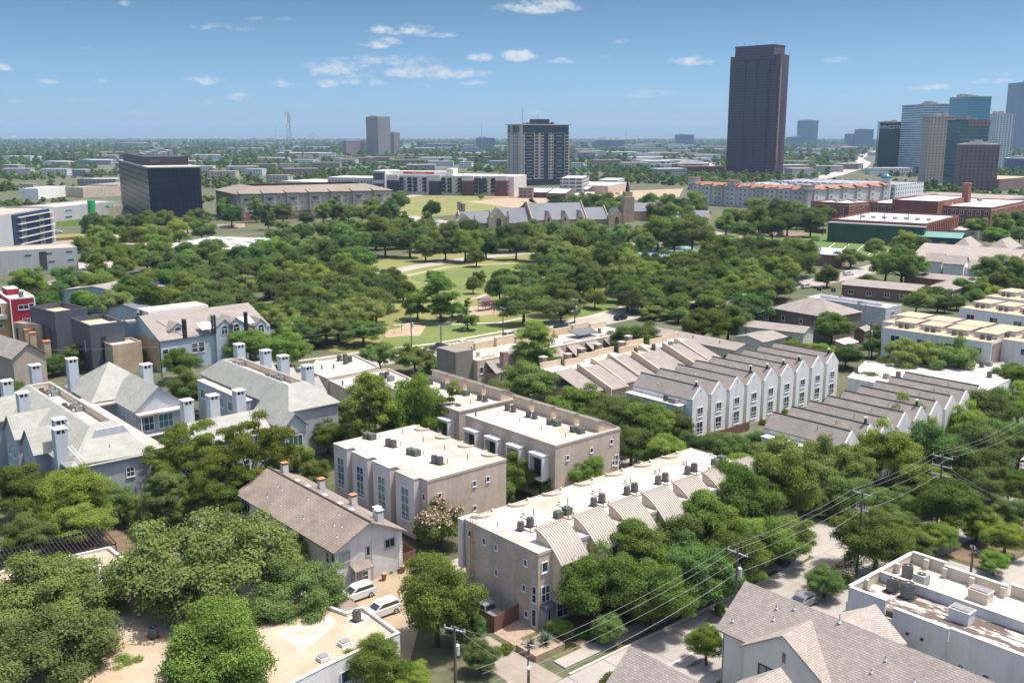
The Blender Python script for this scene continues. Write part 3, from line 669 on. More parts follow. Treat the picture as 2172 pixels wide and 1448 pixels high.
# ------------------------------------------------------------------ row with tall bays (left of centre)
Mo = frame('townhouse_row', 906, 1019, 9.0, 'taupe brick townhouse row with white flat roof and four tall grey bays', 'townhouses')
MB().box(0, 13.8, 0, 22.4, 0, 8.86).build('walls', M_tbrick2, Mo); MB().box(.02,13.78,.02,22.38,8.864,9.0).build('roof', M_groof, Mo)
MB().box(-.06,13.86,-.06,.05,8.72,9.06).box(13.75,13.86,.052,22.4,8.72,9.06).box(-.06,13.75,22.35,22.46,8.72,9.06).build('coping', M_cope, Mo)
for k, (a, b_) in enumerate(((1.6,6.0),(7.4,11.7),(13.1,17.3),(18.7,22.4))):
    MB().box(-1.05, -.004, a, b_, .4, 8.9, 0, 1).box(-1.12,-.004,a-.06,b_+.06,8.902,9.05,1).build('bay', [M_stucco, M_groof], Mo)
    win(Mo, '-x', (a+b_)/2-.1, -1.052, 2.6, 1.9, 4.7, 2, 4, gl=M_gteal, low=.55)
    curb_arc(Mo, 13.7, 3.0+5.6*k, 9.0, 1.1, R(90), R(270))
    vent(Mo, 9.6, 3.5+5.4*k, 9.0, .75)
    kk = 'box' if k in (1,3) else 'drum'
    for j, (u, v) in enumerate(((5.35,4.3),(5.1,5.35))):
        ac_unit(kk, loc2w(Mo, u-.3*k, v+5.35*k, 9.0), U, f"{'green box' if kk=='box' else 'grey drum'} air conditioner, {'front' if j==0 else 'rear'} of the {ORD[k]} pair from near, white roof with tall bays")
    vent(Mo, 6.4-.3*k, 4.0+5.35*k, 9.0, .7, .05); vent(Mo, 6.1-.3*k, 4.9+5.35*k, 9.0, .5, .05)
win(Mo, '-x', .8, -.002, 6.0, .6, 1.0)
for u, z in ((2.0,6.0),(8.0,6.3),(10.4,6.4),(8.0,2.7),(2.1,2.9)): win(Mo, '-y', u, -.002, z, .6, .8)
# ------------------------------------------------------------------ row with white box windows (centre)
def back_row(o, n_box, ac_label, lab2, kinds):
    L = 5.35*n_box+.3
    MB().box(0, 13.9, 0, L, 0, 8.86).build('walls', M_tbrick2, o); MB().box(.02,13.88,.02,L-.02,8.864,9.0).build('roof', M_groof, o)
    MB().box(-.06,13.96,-.06,.05,8.72,9.06).box(-.06,.05,.052,L,8.72,9.06).box(.052,13.9,L-.05,L+.06,8.72,9.06).build('coping', M_cope, o)
    vr2, vw2 = vault_mesh(4.2, 10.9, 8.3, 5.2, 0, M_metal, M_cream)
    for k in range(n_box):
        v = .55+5.35*k
        q = link('vault_roof', vr2, o, (9.4, v, 0), R(90)); q.location = (9.4, v, 0); q = link('dormer', vw2, o, (9.4, v, 0), R(90))
        b = MB().box(-1.4,-.004,v+.8,v+1.05,3.3,7.2).box(-1.4,-.004,v+3.6,v+3.85,3.3,7.2).box(-1.4,-.004,v+1.052,v+3.598,3.3,3.55).box(-1.4,-.004,v+1.052,v+3.598,6.8,7.2).box(-1.46,-.004,v+.74,v+3.91,7.202,7.3)
        b.build('window_box', M_white, o); win(o, '-x', v+2.32, -.35, 3.55, 2.5, 3.25, 3, 2, fr=M_dframe, sill=False)
        win(o, '-x', v+2.32, -.002, .4, 1.6, 2.0, 2, 1)
        vent(o, 4.0, v+1.5, 9.0, .7)
        kk = kinds[k]
        for j in range(2):
            ac_unit(kk, loc2w(o, 7.3-.2*j, v+1.5+1.3*j, 9.0), U, f"{'green box' if kk=='box' else 'grey drum'} air conditioner, {'right' if j==0 else 'left'} of the {ORD[k]} pair from right, {ac_label}")
    for u, z in ((12,6.8),(7.6,6.3),(2.5,6.2),(12.5,3.2),(7,2.8)): win(o, '-y', u, -.002, z, .6, .8)
    win(o, '-y', 13.2, -.002, 3.0, .7, 1.8, 1, 2); vent(o, 1.0, L-1.5, 9.0, .6, .14, M_acd)
No = frame('townhouse_row', 1178, 945, 9.0, 'taupe brick townhouse row with white flat roof and white box windows in the centre', 'townhouses')
back_row(No, 4, 'white roof, box windows', '', ['box','box','drum','drum'])
dO = G(911.5, 781.7, 10.8) - G(1082, 835, 10.8)
Oo = empty('townhouse_row', No.location + dO, U, 'townhouse row with cream flat roof and curved parapets half hidden behind bright green trees', 'townhouses')
back_row(Oo, 4, 'cream roof behind trees', '', ['drum','box','drum','drum'])
# ------------------------------------------------------------------ white brick house with the brown gable roof
M_shB = courses('brown_shingle', (.305,.25,.205), (.25,.205,.168), (.165,.135,.112), .9, .26, 'x', .03, var=.25)
M_shBy = courses('brown_shingle_y', (.305,.25,.205), (.25,.205,.168), (.165,.135,.112), .9, .26, 'y', .03, var=.25)
M_wbrick = courses('white_brick', (.66,.65,.63), (.60,.59,.58), (.50,.50,.50), .6, .22, 'wall', .02, var=.08)
Wo = frame('house', 708.5, 1169.7, 5.5, 'two storey white brick house with brown shingle gable roof and orange capped chimneys', 'house')
MB().box(.4, 10.0, .5, 26.0, 0, 5.45).build('walls', M_wbrick, Wo)
gb = MB().ext_y([(.4,5.452),(10.0,5.452),(10.0,5.5),(5.1,7.86),(.4,5.5)], .5, 26.0); gb.build('gable', mat('white_boards', (.66,.65,.64), .8, .05, 2, stretch=(8,8,.3)), Wo)
MB().slab([(-.2,-.2,5.4),(5.1,-.2,8.0),(5.1,26.5,8.0),(-.2,26.5,5.4)], .16).slab([(5.1,-.2,8.0),(10.5,-.2,5.4),(10.5,26.5,5.4),(5.1,26.5,8.0)], .16).build('roof', M_shBy, Wo)
MB().box(4.95,5.25,-.2,26.5,7.97,8.06).build('ridge', mat('dark_ridge', (.09,.07,.06), .9), Wo)
M_cap = mat('orange_cap', (.58,.24,.11), .7, .15, 3)
for k, (u, v) in enumerate(((6.6,24.5),(8.3,17.3),(8.5,9.4),(8.2,3.2),(7.2,1.2))):
    z0 = 8.0-(u-5.1)*.48-.4
    MB().box(u-.42,u+.42,v-.4,v+.4,z0,z0+1.75).box(u-.34,u+.34,v-.32,v+.32,z0+1.75,z0+1.95,2).box(u-.48,u+.48,v-.46,v+.46,z0+1.95,z0+2.05,1).build('chimney', [M_wbrick, M_cap if k < 3 else M_white, M_dframe], Wo)
for u, v in ((1.6,2.0),(2.9,3.0),(2.6,4.3),(4.0,5.5),(1.5,10),(3.8,13),(1.4,16),(3.2,19),(3.4,20.5),(1.5,20)): vent(Wo, u, v, 5.4+(u+.2)*.49, .35, .05, base=True)
for u, v in ((5.9,5.5),(6.0,8.5),(6.1,12.5),(6.1,17),(6.2,20)): MB().box(u-.3,u+.3,v-.45,v+.45,8.0-(u-5.1)*.48-.02,8.0-(u-5.1)*.48+.14).build('roof_vent', M_lead, Wo)
for v in (2.2,8.4,10.0,13.9,15.4,18.7,20.2): win(Wo, '-x', v, .398, 3.2, .8, 1.5, 1, 2, fr=M_white)
win(Wo, '-x', 24.2, .398, 2.9, 2.6, 1.9, 3, 1); win(Wo, '-x', .95, .398, 3.3, .7, 1.3, 1, 2, fr=M_acl)
win(Wo, '-y', 1.5, .498, 3.5, 1.9, 1.4, 2, 1, fr=M_acl, gl=M_gpale); win(Wo, '-y', 5.0, .498, 3.4, .5, 1.2, fr=M_acl); win(Wo, '-y', 8.2, .498, 3.6, 1.5, 1.2, 2, 1, fr=M_acl)
for xa, xb in ((9.45,10.06),(.34,.8)):
    q = MB().box(xa+.12,xb-.12,.46,.498,.1,5.4)
    for i in range(14): q.box(xa,xb,.44,.52,.2+i*.37,.42+i*.37)
    q.build('quoins', M_white, Wo)
MB().slab([(2.3,-.9,2.5),(5.0,-.9,2.5),(5.0,.49,3.1),(2.3,.49,3.1)], .12).build('porch_roof', M_shB, Wo)
MB().box(2.5,3.9,.42,.496,.05,2.2).build('door', M_acl, Wo); win(Wo, '-y', 4.5, .496, .3, .9, 1.9, 1, 3)
MB().tube((2.4,-.8,0),(2.4,-.8,2.42),.05,n=6).tube((4.9,-.8,0),(4.9,-.8,2.42),.05,n=6).build('porch_posts', M_white, Wo)
MB().tube((5.6,.42,.2),(5.6,.42,5.2),.05,n=6).build('drainpipe', M_white, Wo)
# ------------------------------------------------------------------ polygon buildings
def poly_building(name, pts_px, h, label, wallm, roofm, cat='building', parapet=.35, cope=None, group=None, ang=0.0, cw=.28):
    W = [G(x, y, h) for x, y in pts_px]; c = sum(W, Vector())/len(W)
    if sum(W[i].x*W[(i+1)%len(W)].y - W[(i+1)%len(W)].x*W[i].y for i in range(len(W))) < 0: W = W[::-1]
    ca, sa = math.cos(-ang), math.sin(-ang)
    P = [((p.x-c.x)*ca-(p.y-c.y)*sa, (p.x-c.x)*sa+(p.y-c.y)*ca) for p in W]
    o = empty(name, (c.x, c.y, 0), ang, label, cat, group)
    n = len(P); hr = h-parapet
    MB().prism(P, 0, hr-.02).build('walls', wallm, o)
    def inset(d):
        out = []
        for i in range(n):
            a, b_, e = Vector(P[i-1]), Vector(P[i]), Vector(P[(i+1)%n]); d1 = (b_-a).normalized(); d2 = (e-b_).normalized()
            n1 = Vector((-d1.y, d1.x)); n2 = Vector((-d2.y, d2.x)); m = (n1+n2); k = d/max(.35, (1+n1.dot(n2))); out.append((b_.x+m.x*k, b_.y+m.y*k))
        return out
    I = inset(cw)
    MB().prism(P if parapet < .05 else I, hr-.018, hr+.004).build('roof', roofm, o)
    if parapet >= .05:
        b = MB()
        for i in range(n):
            j = (i+1)%n; b.prism([P[i], P[j], I[j], I[i]], hr-.018, h-.06); 
        b.build('parapet', wallm, o)
        b = MB(); O_ = inset(-.05); I2 = inset(cw+.03)
        for i in range(n):
            j = (i+1)%n; b.prism([O_[i], O_[j], I2[j], I2[i]], h-.058, h)
        b.build('coping', cope or M_copew, o)
    return o, P
M_troof = mat('tan_roof', (.36,.275,.18), .9, .1, .22, col2=(.45,.385,.295), detail=8, fine=.07)
M_wsiding = courses('white_siding', (.62,.63,.62), (.60,.61,.60), (.42,.43,.43), 6, .2, 'wall', .015, var=.05)
lo1, P1_ = poly_building('flat_roofed_building', [(-60,1224),(232,1158),(250,1172),(330,1230),(412,1300),(470,1380),(430,1448),(330,1490),(-60,1520)], 4.0, 'low flat roofed building with weathered tan roof under the oaks at the lower left', M_white, M_troof)
lo2, P2_ = poly_building('flat_roofed_building', [(736,1297),(769,1283),(848,1340),(760,1379),(700,1407),(621,1447),(520,1500),(420,1420),(540,1310),(640,1262)], 4.2, 'low white building with patched tan flat roof beside the two white parked cars', M_white, M_troof)
n_ = len(P2_)
ed = [(P2_[i], P2_[(i+1)%n_]) for i in range(n_)]
def edge_near(o, P, a_px, b_px, h):
    A = G(*a_px, h)-o.location; B = G(*b_px, h)-o.location
    c, s = math.cos(-o.rotation_euler.z), math.sin(-o.rotation_euler.z); rot = lambda p: (p.x*c-p.y*s, p.x*s+p.y*c)
    return rot(A), rot(B)
A, B = edge_near(lo2, P2_, (621,1447), (760,1379), 4.2)
for s_, w_ in ((1.2,.9),(6.2,1.3),(8.3,1.2)): edge_win(lo2, A, B, s_, 1.5, w_, 1.3)
for (qx, qy) in ((686,1395),(731,1364)):
    p = G(qx, qy, 4.0)-lo2.location; MB().box(-.55,.55,-.5,.5,-.1,.22).box(-.45,.45,-.4,.4,.22,.34,1).build('skylight', [M_white, mat('skylight_dome', (.30,.27,.25), .15, .1, 2, spec=.8)], lo2, (p.x,p.y,4.0), U)
def patch(o, pts, z, m, name='roof_patch'):
    P = [G(x, y, z)-o.location for x, y in pts]; b = MB().add([(p.x, p.y, z) for p in P], [tuple(range(len(P)))]); q = b.build(name, m, o)
    if q.data.polygons[0].normal.z < 0: q.data.flip_normals()
M_patch = mat('white_patch', (.68,.67,.65), .8, .06, 1)
for pts in ([(735,1312),(752,1305),(768,1300),(785,1306),(778,1318),(760,1326),(750,1327)],[(738,1341),(746,1337),(752,1341),(744,1345)],[(718,1368),(742,1357),(750,1366),(728,1378)],[(672,1400),(698,1386),(706,1392),(684,1404)]): patch(lo2, pts, 3.862, M_patch)
patch(lo2, [(585,1340),(700,1300),(715,1322),(640,1380)], 3.857, mat('roof_white_wash', (.58,.54,.47), .85, .15, .9, col2=(.40,.32,.225)))
ac_unit('drum', G(757,1315,3.86), U, 'grey drum air conditioner on a white patch of the low roof beside the parked cars', s=1.05)
for pts in ([(172,1200),(190,1192),(198,1200),(182,1206)],[(205,1196),(216,1193),(220,1202),(208,1206)],[(198,1226),(226,1215),(232,1222),(206,1236)],[(232,1320),(260,1306),(266,1320),(240,1332)]): patch(lo1, pts, 3.662, M_patch)
ac_unit('drum', G(326,1350,3.66), U, 'dark drum air conditioner alone on the tan roof among the oaks at lower left', s=1.05)
for pts, l in (([(662,1296),(722,1254),(762,1284),(735,1300),(690,1330)], 'brown shingle carport roof beside the front white car'), ([(410,1103),(486,1084),(515,1102),(440,1128)], 'small tan flat roofed shed beside the white brick house')):
    o, P = poly_building('shed', pts, 3.4, l, M_wsiding, M_shB if 'carport' in l else M_troof, 'shed', parapet=.0 if 'carport' in l else .2)
M_dwood = mat('dark_timber', (.055,.045,.05), .85, .2, 2)
def pergola(p0, p1, depth_px, h, label):
    A = G(*p0, h); B = G(*p1, h); C = G(*depth_px, h); d = (B-A); L = d.length; d.normalize(); n = Vector((-d.y, d.x, 0)); dep = abs((C-A).dot(n))
    o = empty('pergola', (A.x, A.y, 0), math.atan2(d.y, d.x), label, 'pergola')
    b = MB(); k = int(L/.45)
    for i in range(k+1): b.box(L*i/k-.04, L*i/k+.04, 0, dep, h-.15, h)
    b.build('slats', M_dwood, o); b = MB()
    for y in (.1, dep-.2): b.box(0, L, y, y+.12, h-.32, h-.152)
    for i in range(4):
        for y in (.1, dep-.2): b.box(L*i/3-.06 if i else 0, L*i/3+.06 if i else .12, y, y+.12, 0, h-.322)
    b.build('posts', M_dwood, o)
pergola((0,1208), (246,1150), (0,1165), 3.4, 'dark slatted pergola along the low tan roof at the left edge')
pergola((395,1098), (515,1080), (395,1070), 3.0, 'small dark slatted pergola behind the white brick house')
# ------------------------------------------------------------------ grey-green roofed apartment houses
M_shG = courses('grey_shingle', (.36,.365,.32), (.31,.315,.28), (.25,.255,.23), .9, .26, 'x', .02, var=.14)
M_shGy = courses('grey_shingle_y', (.36,.365,.32), (.31,.315,.28), (.25,.255,.23), .9, .26, 'y', .02, var=.14)
M_siding = courses('blue_grey_siding', (.46,.49,.52), (.44,.47,.50), (.26,.29,.32), 8, .2, 'wall', .02, var=.05)
M_sidingw = courses('pale_siding', (.56,.60,.63), (.54,.58,.61), (.36,.39,.42), 8, .2, 'wall', .02, var=.04)
def chimney(par, u, v, z0, z1, w=1.7):
    h = w/2
    MB().box(u-h,u+h,v-h,v+h,z0,z1-.75).build('chimney', M_sidingw, par)
    b = MB()
    for sx in (-1,1):
        for sy in (-1,1): b.box(u+sx*(h-.12)-.12, u+sx*(h-.12)+.12, v+sy*(h-.12)-.12, v+sy*(h-.12)+.12, z1-.748, z1-.15)
    b.box(u-h-.1,u+h+.1,v-h-.1,v+h+.1,z1-.148,z1).box(u-.1,u+.1,v-h+.02,v-h+.2,z1-.748,z1-.15).box(u-h+.02,u-h+.2,v-.1,v+.1,z1-.748,z1-.15)
    b.box(u-h+.3,u+h-.3,v-h+.3,v+h-.3,z1-.748,z1-.2,1).build('chimney_cap', [M_white, M_dframe], par)
def gable(par, x0, x1, y0, y1, ze, zr, face, wallm, roofm, over=.35, zb=None, name='gable_roof', t=.14):
    """gable volume; the ridge runs along y (face '-y') or x (face '-x'); gable wall filled to zb"""
    zb = ze if zb is None else zb
    k = (zr-ze)
    if face == 'y':
        xm = (x0+x1)/2; e = k/((x1-x0)/2)*over
        MB().slab([(x0-over,y0-over,ze-e),(xm,y0-over,zr),(xm,y1,zr),(x0-over,y1,ze-e)], t).slab([(xm,y0-over,zr),(x1+over,y0-over,ze-e),(x1+over,y1,ze-e),(xm,y1,zr)], t).build(name, roofm, par)
        MB().ext_y([(x0,zb),(x1,zb),(x1,ze-.15),(xm,zr-.17),(x0,ze-.15)], y0, y1-.05).build('gable_wall', wallm, par)
    else:
        ym = (y0+y1)/2; e = k/((y1-y0)/2)*over
        MB().slab([(x0-over,y0-over,ze-e),(x1,y0-over,ze-e),(x1,ym,zr),(x0-over,ym,zr)], t).slab([(x0-over,ym,zr),(x1,ym,zr),(x1,y1+over,ze-e),(x0-over,y1+over,ze-e)], t).build(name, roofm, par)
        MB().ext_x([(y0,zb),(y1,zb),(y1,ze-.15),(ym,zr-.17),(y0,ze-.15)], x0, x1-.05).build('gable_wall', wallm, par)
def trough_block(o, x0, x1, y0, y1, ze, zt, tx0, tx1, ty0, ty1, hipfront=4.5):
    """long roof with a sunken flat trough along its ridge; front end hipped towards -y"""
    MB().box(x0, x1, y0, y1, 0, ze-.1).build('walls', M_siding, o)
    e = .4; xl, xr = x0-e, x1+e; yf, yb = y0-e, y1+e; A = (tx0-.5, tx1+.5)
    b = MB(); b.slab([(xl,yf,ze),(xl,yb,ze),(A[0],ty1+1.2,zt),(A[0],ty0-1.2,zt)][::-1], .16)
    b.slab([(xr,yf,ze),(A[1],ty0-1.2,zt),(A[1],ty1+1.2,zt),(xr,yb,ze)][::-1], .16)
    b.build('roof', M_shGy, o)
    b = MB(); b.slab([(xl,yf,ze),(xr,yf,ze),(A[1],ty0-1.2,zt),(A[0],ty0-1.2,zt)], .16); b.slab([(xl,yb,ze),(A[0],ty1+1.2,zt),(A[1],ty1+1.2,zt),(xr,yb,ze)], .16)
    b.slab([(A[0],ty0-1.2,zt),(A[1],ty0-1.2,zt),(A[1],ty0,zt-.004),(A[0],ty0,zt-.004)], .16).slab([(A[0],ty1,zt-.004),(A[1],ty1,zt-.004),(A[1],ty1+1.2,zt),(A[0],ty1+1.2,zt)], .16)
    b.slab([(A[0],ty0,zt-.008),(tx0,ty0,zt-.008),(tx0,ty1,zt-.008),(A[0],ty1,zt-.008)], .16).slab([(tx1,ty0,zt-.008),(A[1],ty0,zt-.008),(A[1],ty1,zt-.008),(tx1,ty1,zt-.008)], .16)
    b.build('roof_ends', M_shG, o)
    b = MB().box(tx0-.1,tx0-.004,ty0,ty1,zt-1.2,zt-.17).box(tx1+.004,tx1+.1,ty0,ty1,zt-1.2,zt-.17).box(tx0,tx1,ty0-.1,ty0-.004,zt-1.2,zt-.17).box(tx0,tx1,ty1+.004,ty1+.1,zt-1.2,zt-.17)
    b.build('trough_walls', M_cream, o); MB().box(tx0,tx1,ty0,ty1,zt-1.3,zt-1.1).build('flat_roof', M_groof, o)
LC = frame('apartment_building', 224, 981, 8.0, 'grey siding apartment building with grey green roofs and seven white capped chimneys at left', 'apartments')
trough_block(LC, -4.6, 6.6, .4, 43, 8.0, 11.7, 1.0, 3.9, 8.6, 39)
MB().ext_y([(-.6,9.4),(6.0,9.4),(4.4,11.72),(.5,11.72)], 4.6, 5.0).build('gable_band', M_sidingw, LC)
MB().slab([(-3.6,.2,8.45),(6.9,.2,8.1),(5.0,4.58,10.6),(-1.2,4.58,10.6)], .12).build('hip_roof', M_shG, LC)
for y0 in (10.5, 20.5, 33): gable(LC, -6.6, -.5, y0, y0+6.8, 8.3, 11.2, 'x', M_siding, M_shG, zb=7.0)
for y0 in (10.5, 20.5, 33):
    MB().box(-6.55,-4.6,y0+.1,y0+6.7,0,7.0).build('bay', M_siding, LC)
    for z in (1.2, 4.4): 
        for d in (1.9, 4.8): win(LC, '-x', y0+d, -6.552, z, 1.3, 1.6, 2, 2)
for y in (5.5,7.5,18.5,29,31): 
    for z in (1.2,4.6): win(LC, '-x', y, -4.602, z, 1.0, 1.5, 1, 2)
win(LC, '-y', 3.5, .398, 5.0, 1.2, 1.5, 2, 2); win(LC, '-y', -2, .398, 5.0, 1.2, 1.5, 2, 2)
MB().box(6.9,9.6,2,39.5,0,7.75,0,1).box(6.85,9.7,1.9,39.6,7.752,7.9,1).build('flat_wing', [M_siding, M_groof], LC)
# east wing: hipped block and a gabled wing with a porch
MB().box(9.7,22,35.2,50,0,7.9).build('wing_walls', M_siding, LC)
b = MB(); ap = (15.4,42.6,13.2); cs = [(9.3,34.8,8.0),(22.6,34.8,8.0),(22.6,50.4,8.0),(9.3,50.4,8.0)]
for i in range(4): b.slab([cs[i], cs[(i+1)%4], ap], .14)
b.build('hip_roof', M_shG, LC)
MB().box(9.72,13.5,33.6,35.198,7.4,7.7).build('flat_canopy', M_groof, LC)
gable(LC, 13.4, 21.8, 25, 38, 8.0, 11.6, 'y', M_sidingw, M_shGy, zb=7.0)
MB().box(13.5,21.7,25.1,38,0,6.99).build('wing_walls', M_siding, LC)
MB().box(13.2,22.2,23.0,24.9,7.2,7.5).build('porch_roof', M_groof, LC); MB().box(13.6,13.8,23.2,23.4,0,7.2).box(21.6,21.8,23.2,23.4,0,7.2).box(13.4,21.9,23.2,25.05,3.4,3.6).build('porch_posts', M_white, LC)
for u in (15.2,18.6): win(LC, '-y', u, 25.098, 3.9, 2.6, 2.6, 3, 2, gl=M_gteal)
win(LC, '-x', 31, 13.498, 4.4, 1.0, 1.6, 1, 2)
for u, v, z in ((-4.5,4.9,12.6),(-3,10.0,12.6),(-2.8,30,12.6),(-2.6,40.5,12.6),(4.3,49,12.8),(10,46.4,13.6),(19.6,35.5,13.0)): chimney(LC, u, v, 5.5 if v < 60 else 4, z+.4)
for k in range(8): ac_unit('grey' if k % 2 else 'drum', loc2w(LC, 1.7+1.4*(k % 2), 36-(k//2)*2.3-(8 if k > 3 else 0), 10.6), U, f'roof trough air conditioner on the left grey green roof, {ORD[k]} from its far end')
for u, v in ((6.5,30),(5.8,22),(6.6,15),(-2,3.0),(1.5,2.4)): vent(LC, u, v, 9.3, .5)
b = MB()
for s in (0,.5): b.box(-2.4+s,-2.32+s,-.3,2.6,9.2,9.3) if False else b.tube((-3.2+s,.2,8.75),(-3.9+s,3.6,10.4),.05,n=4)
for i in range(7): b.tube((-3.25-.1*i,.4+.48*i,8.85+.23*i),(-2.7-.1*i,.4+.48*i,8.85+.23*i),.045,n=4)
b.build('roof_ladder', M_white, LC)
LD = frame('apartment_building', 390+1075/4.828, 710+790/4.828, 8.5, 'grey siding apartment building with grey green roof and four tall chimneys behind pecan trees', 'apartments')
trough_block(LD, .3, 9.6, .3, 36, 8.5, 11.6, 3.4, 6.2, 6.5, 31)
for y0 in (9.0, 18.5, 27.5): gable(LD, 9, 12.4, y0, y0+5.5, 8.3, 10.6, 'x', M_siding, M_shG, zb=7.5)
for y0 in (9.0, 18.5, 27.5): MB().box(9.6,12.2,y0+.1,y0+5.4,0,7.5).build('bay', M_siding, LD)
gable(LD, -3.4, .6, -4.6, 7, 7.6, 9.6, 'y', M_sidingw, M_shGy, zb=6.2); MB().box(-3.35,.55,-4.55,6,0,6.2).build('wing_walls', M_siding, LD)
win(LD, '-y', -1.4, -4.552, 3.5, 2.6, 2.3, 3, 1, gl=M_gteal); win(LD, '-y', -1.4, -4.552, .5, 2.6, 2.2, 3, 1)
for z in (3.0,): 
    b = MB().box(-3.3,.5,-6.2,-4.57,z-.25,z)
    for i in range(20): b.box(-3.28+i*.196,-3.25+i*.196,-6.18,-6.15,z,z+.95)
    b.box(-3.3,.5,-6.19,-6.14,z+.952,z+1.0).build('balcony', mat('balcony_grey', (.30,.31,.32), .7), LD)
MB().box(-1.7,.29,13,33.5,0,7.9,0,1).box(-1.8,.29,12.9,33.6,7.902,8.05,1).build('flat_wing', [M_siding, M_groof], LD)
for y in (15,19,23,27,31): win(LD, '-x', y, -1.702, 4.9, 2.0, 1.8, 3, 1)
for z in (1.5, 5.2): win(LD, '-y', 2.0, .298, z, 1.0, 1.4, 1, 2)
for u, v, z in ((6.7,32.2,14),(9.6,27.0,13.2),(9.9,20.4,13.2),(9.4,10.2,13.2)): chimney(LD, u, v, 6, z+.2)
LE = empty('apartment_building', loc2w(LD, -17, -2), U, 'lower wing with grey green roofs and three square chimneys half hidden by pecan trees', 'apartments')
MB().box(0,13,0,11,0,6.6).build('walls', M_siding, LE); gable(LE, 0, 13, 0, 11, 6.6, 9.0, 'x', M_siding, M_shG, zb=6.55)
for u, v in ((3.0,10.6),(7.6,10.8),(12.4,11.0)): chimney(LE, u, v, 4, 11.4)
for z in (1.0,3.9):
    for u in (2,5,8,11): win(LE, '-y', u, -.002, z, 1.2, 1.6, 2, 2)
for k in range(7): ac_unit('grey' if k % 2 else 'drum', loc2w(LD, 4.0+1.4*(k % 2), (29 if k < 2 else 17.5)-(k//2)*2.1, 10.5), U, f'roof trough air conditioner beside the four tall chimneys, {ORD[k]} from its far end')
for i in range(11): vent(LD, 1.6, 10+i*1.9, 9.9, .22, .05)
# ------------------------------------------------------------------ foreground shingle-roofed houses (lower right)
M_shH = courses('taupe_shingle', (.42,.37,.32), (.315,.275,.24), (.21,.185,.165), .42, .17, 'x', .02, var=.12)
M_shHy = courses('taupe_shingle_y', (.42,.37,.32), (.315,.275,.24), (.21,.185,.165), .42, .17, 'y', .02, var=.12)
M_hwall = mat('pale_house_brick', (.66,.66,.62), .9, .05, 1.2, fine=.04)
M_hframe = mat('black_frame', (.03,.03,.03), .5)
BH = frame('house', 1591.2, 1359.8, 6.5, 'large white house with taupe shingle gable roof and black framed windows at the lower right', 'house')
zr = 10.0
MB().box(.3, 8.4, -24, 3.4, 0, 6.4).build('walls', M_hwall, BH)
MB().slab([(-.15,-24.4,6.3),(4.35,-24.4,zr),(4.35,4.0,zr),(-.15,4.0,6.3)], .18).slab([(4.35,-24.4,zr),(8.9,-24.4,6.3),(8.9,4.0,6.3),(4.35,4.0,zr)], .18).build('roof', M_shHy, BH)
MB().ext_y([(.3,6.402),(8.4,6.402),(4.35,9.78)], -23.9, 3.38).build('gable_wall', M_hwall, BH)
gable(BH, -.9, 5.2, -8.6, .1, 6.5, 9.3, 'x', M_hwall, M_shH, over=.3, zb=6.35, t=.18)
MB().box(-.88, .295, -8.5, 0, 0, 6.345).build('front_walls', M_hwall, BH)
gable(BH, 4.4, 11.4, -10.2, -3.0, 6.3, 9.4, 'x', M_hwall, M_shH, over=.3, zb=6.2) if False else None
MB().slab([(4.4,-9.8,8.4),(11.6,-9.8,6.2),(11.6,-6.2,9.0),(4.4,-6.2,9.4)], .16).slab([(4.4,-6.2,9.4),(11.6,-6.2,9.0),(11.6,-2.6,6.2),(4.4,-2.6,8.4)], .16).build('rear_gable_roof', M_shH, BH)
MB().box(8.41,11.2,-9.5,-2.8,0,6.1).build('rear_walls', M_hwall, BH)
win(BH, '-x', -2.6, -.882, 4.2, 1.8, 1.15, 2, 1, fr=M_hframe, gl=M_gpale, sill=False); win(BH, '-x', -5.4, -.882, 2.0, 2.1, 2.6, 2, 2, fr=M_hframe, gl=M_gpale, sill=False)
win(BH, '+y', -.3, .01, 3.2, .8, 2.7, 1, 1, fr=M_hframe, gl=M_gteal, sill=False)
MB().box(-.95,-.882,-4.55,-4.2,6.5,7.5).build('gable_vent', mat('rust_vent', (.28,.18,.14), .8), BH)
MB().tube((.35,3.3,0),(.35,3.3,6.2),.08,n=6).build('drainpipe', M_dframe, BH)
for u, v in ((.9,2.8),(3.2,-.6),(2.3,-.9),(3.7,-2.2),(2.8,-12.2),(1.6,-11.6),(2.2,-15.2)): vent(BH, u, v, 6.45+(u)*.82, .45, .05, M_acl, True)
vent(BH, 4.1, -6.8, zr-.2, .9, .07, M_lead, True)
BK = empty('house', loc2w(BH, -14.0, -6.6), U, 'taupe shingle roofed house at the bottom edge left of the house with black frames', 'house')
MB().box(-4.2,4.2,-14,9.0,0,6.1).build('walls', M_hwall, BK)
MB().slab([(-4.6,-14.4,6.2),(0,-14.4,9.9),(0,9.4,9.9),(-4.6,9.4,6.2)], .18).slab([(0,-14.4,9.9),(4.6,-14.4,6.2),(4.6,9.4,6.2),(0,9.4,9.9)], .18).build('roof', M_shHy, BK)
MB().ext_y([(-4.2,6.1),(4.2,6.1),(0,9.6)], -13.9, 8.98).build('gable_wall', M_hwall, BK)
MB().slab([(0,-4.4,6.4),(8.6,-4.4,5.9),(8.6,-.4,8.9),(0,-.4,9.1)], .16).slab([(0,-.4,9.1),(8.6,-.4,8.9),(8.6,3.6,5.9),(0,3.6,6.4)], .16).build('cross_gable_roof', M_shH, BK)
MB().box(4.22,8.2,-4.0,3.2,0,5.8).build('cross_walls', M_hwall, BK)
for u, v in ((-1.6,3.2),(-1.2,-3.5),(2.6,.2)): vent(BK, u, v, 9.9-abs(u)*.8 if u < 0 else 8.9, .5, .06, M_acl, True)
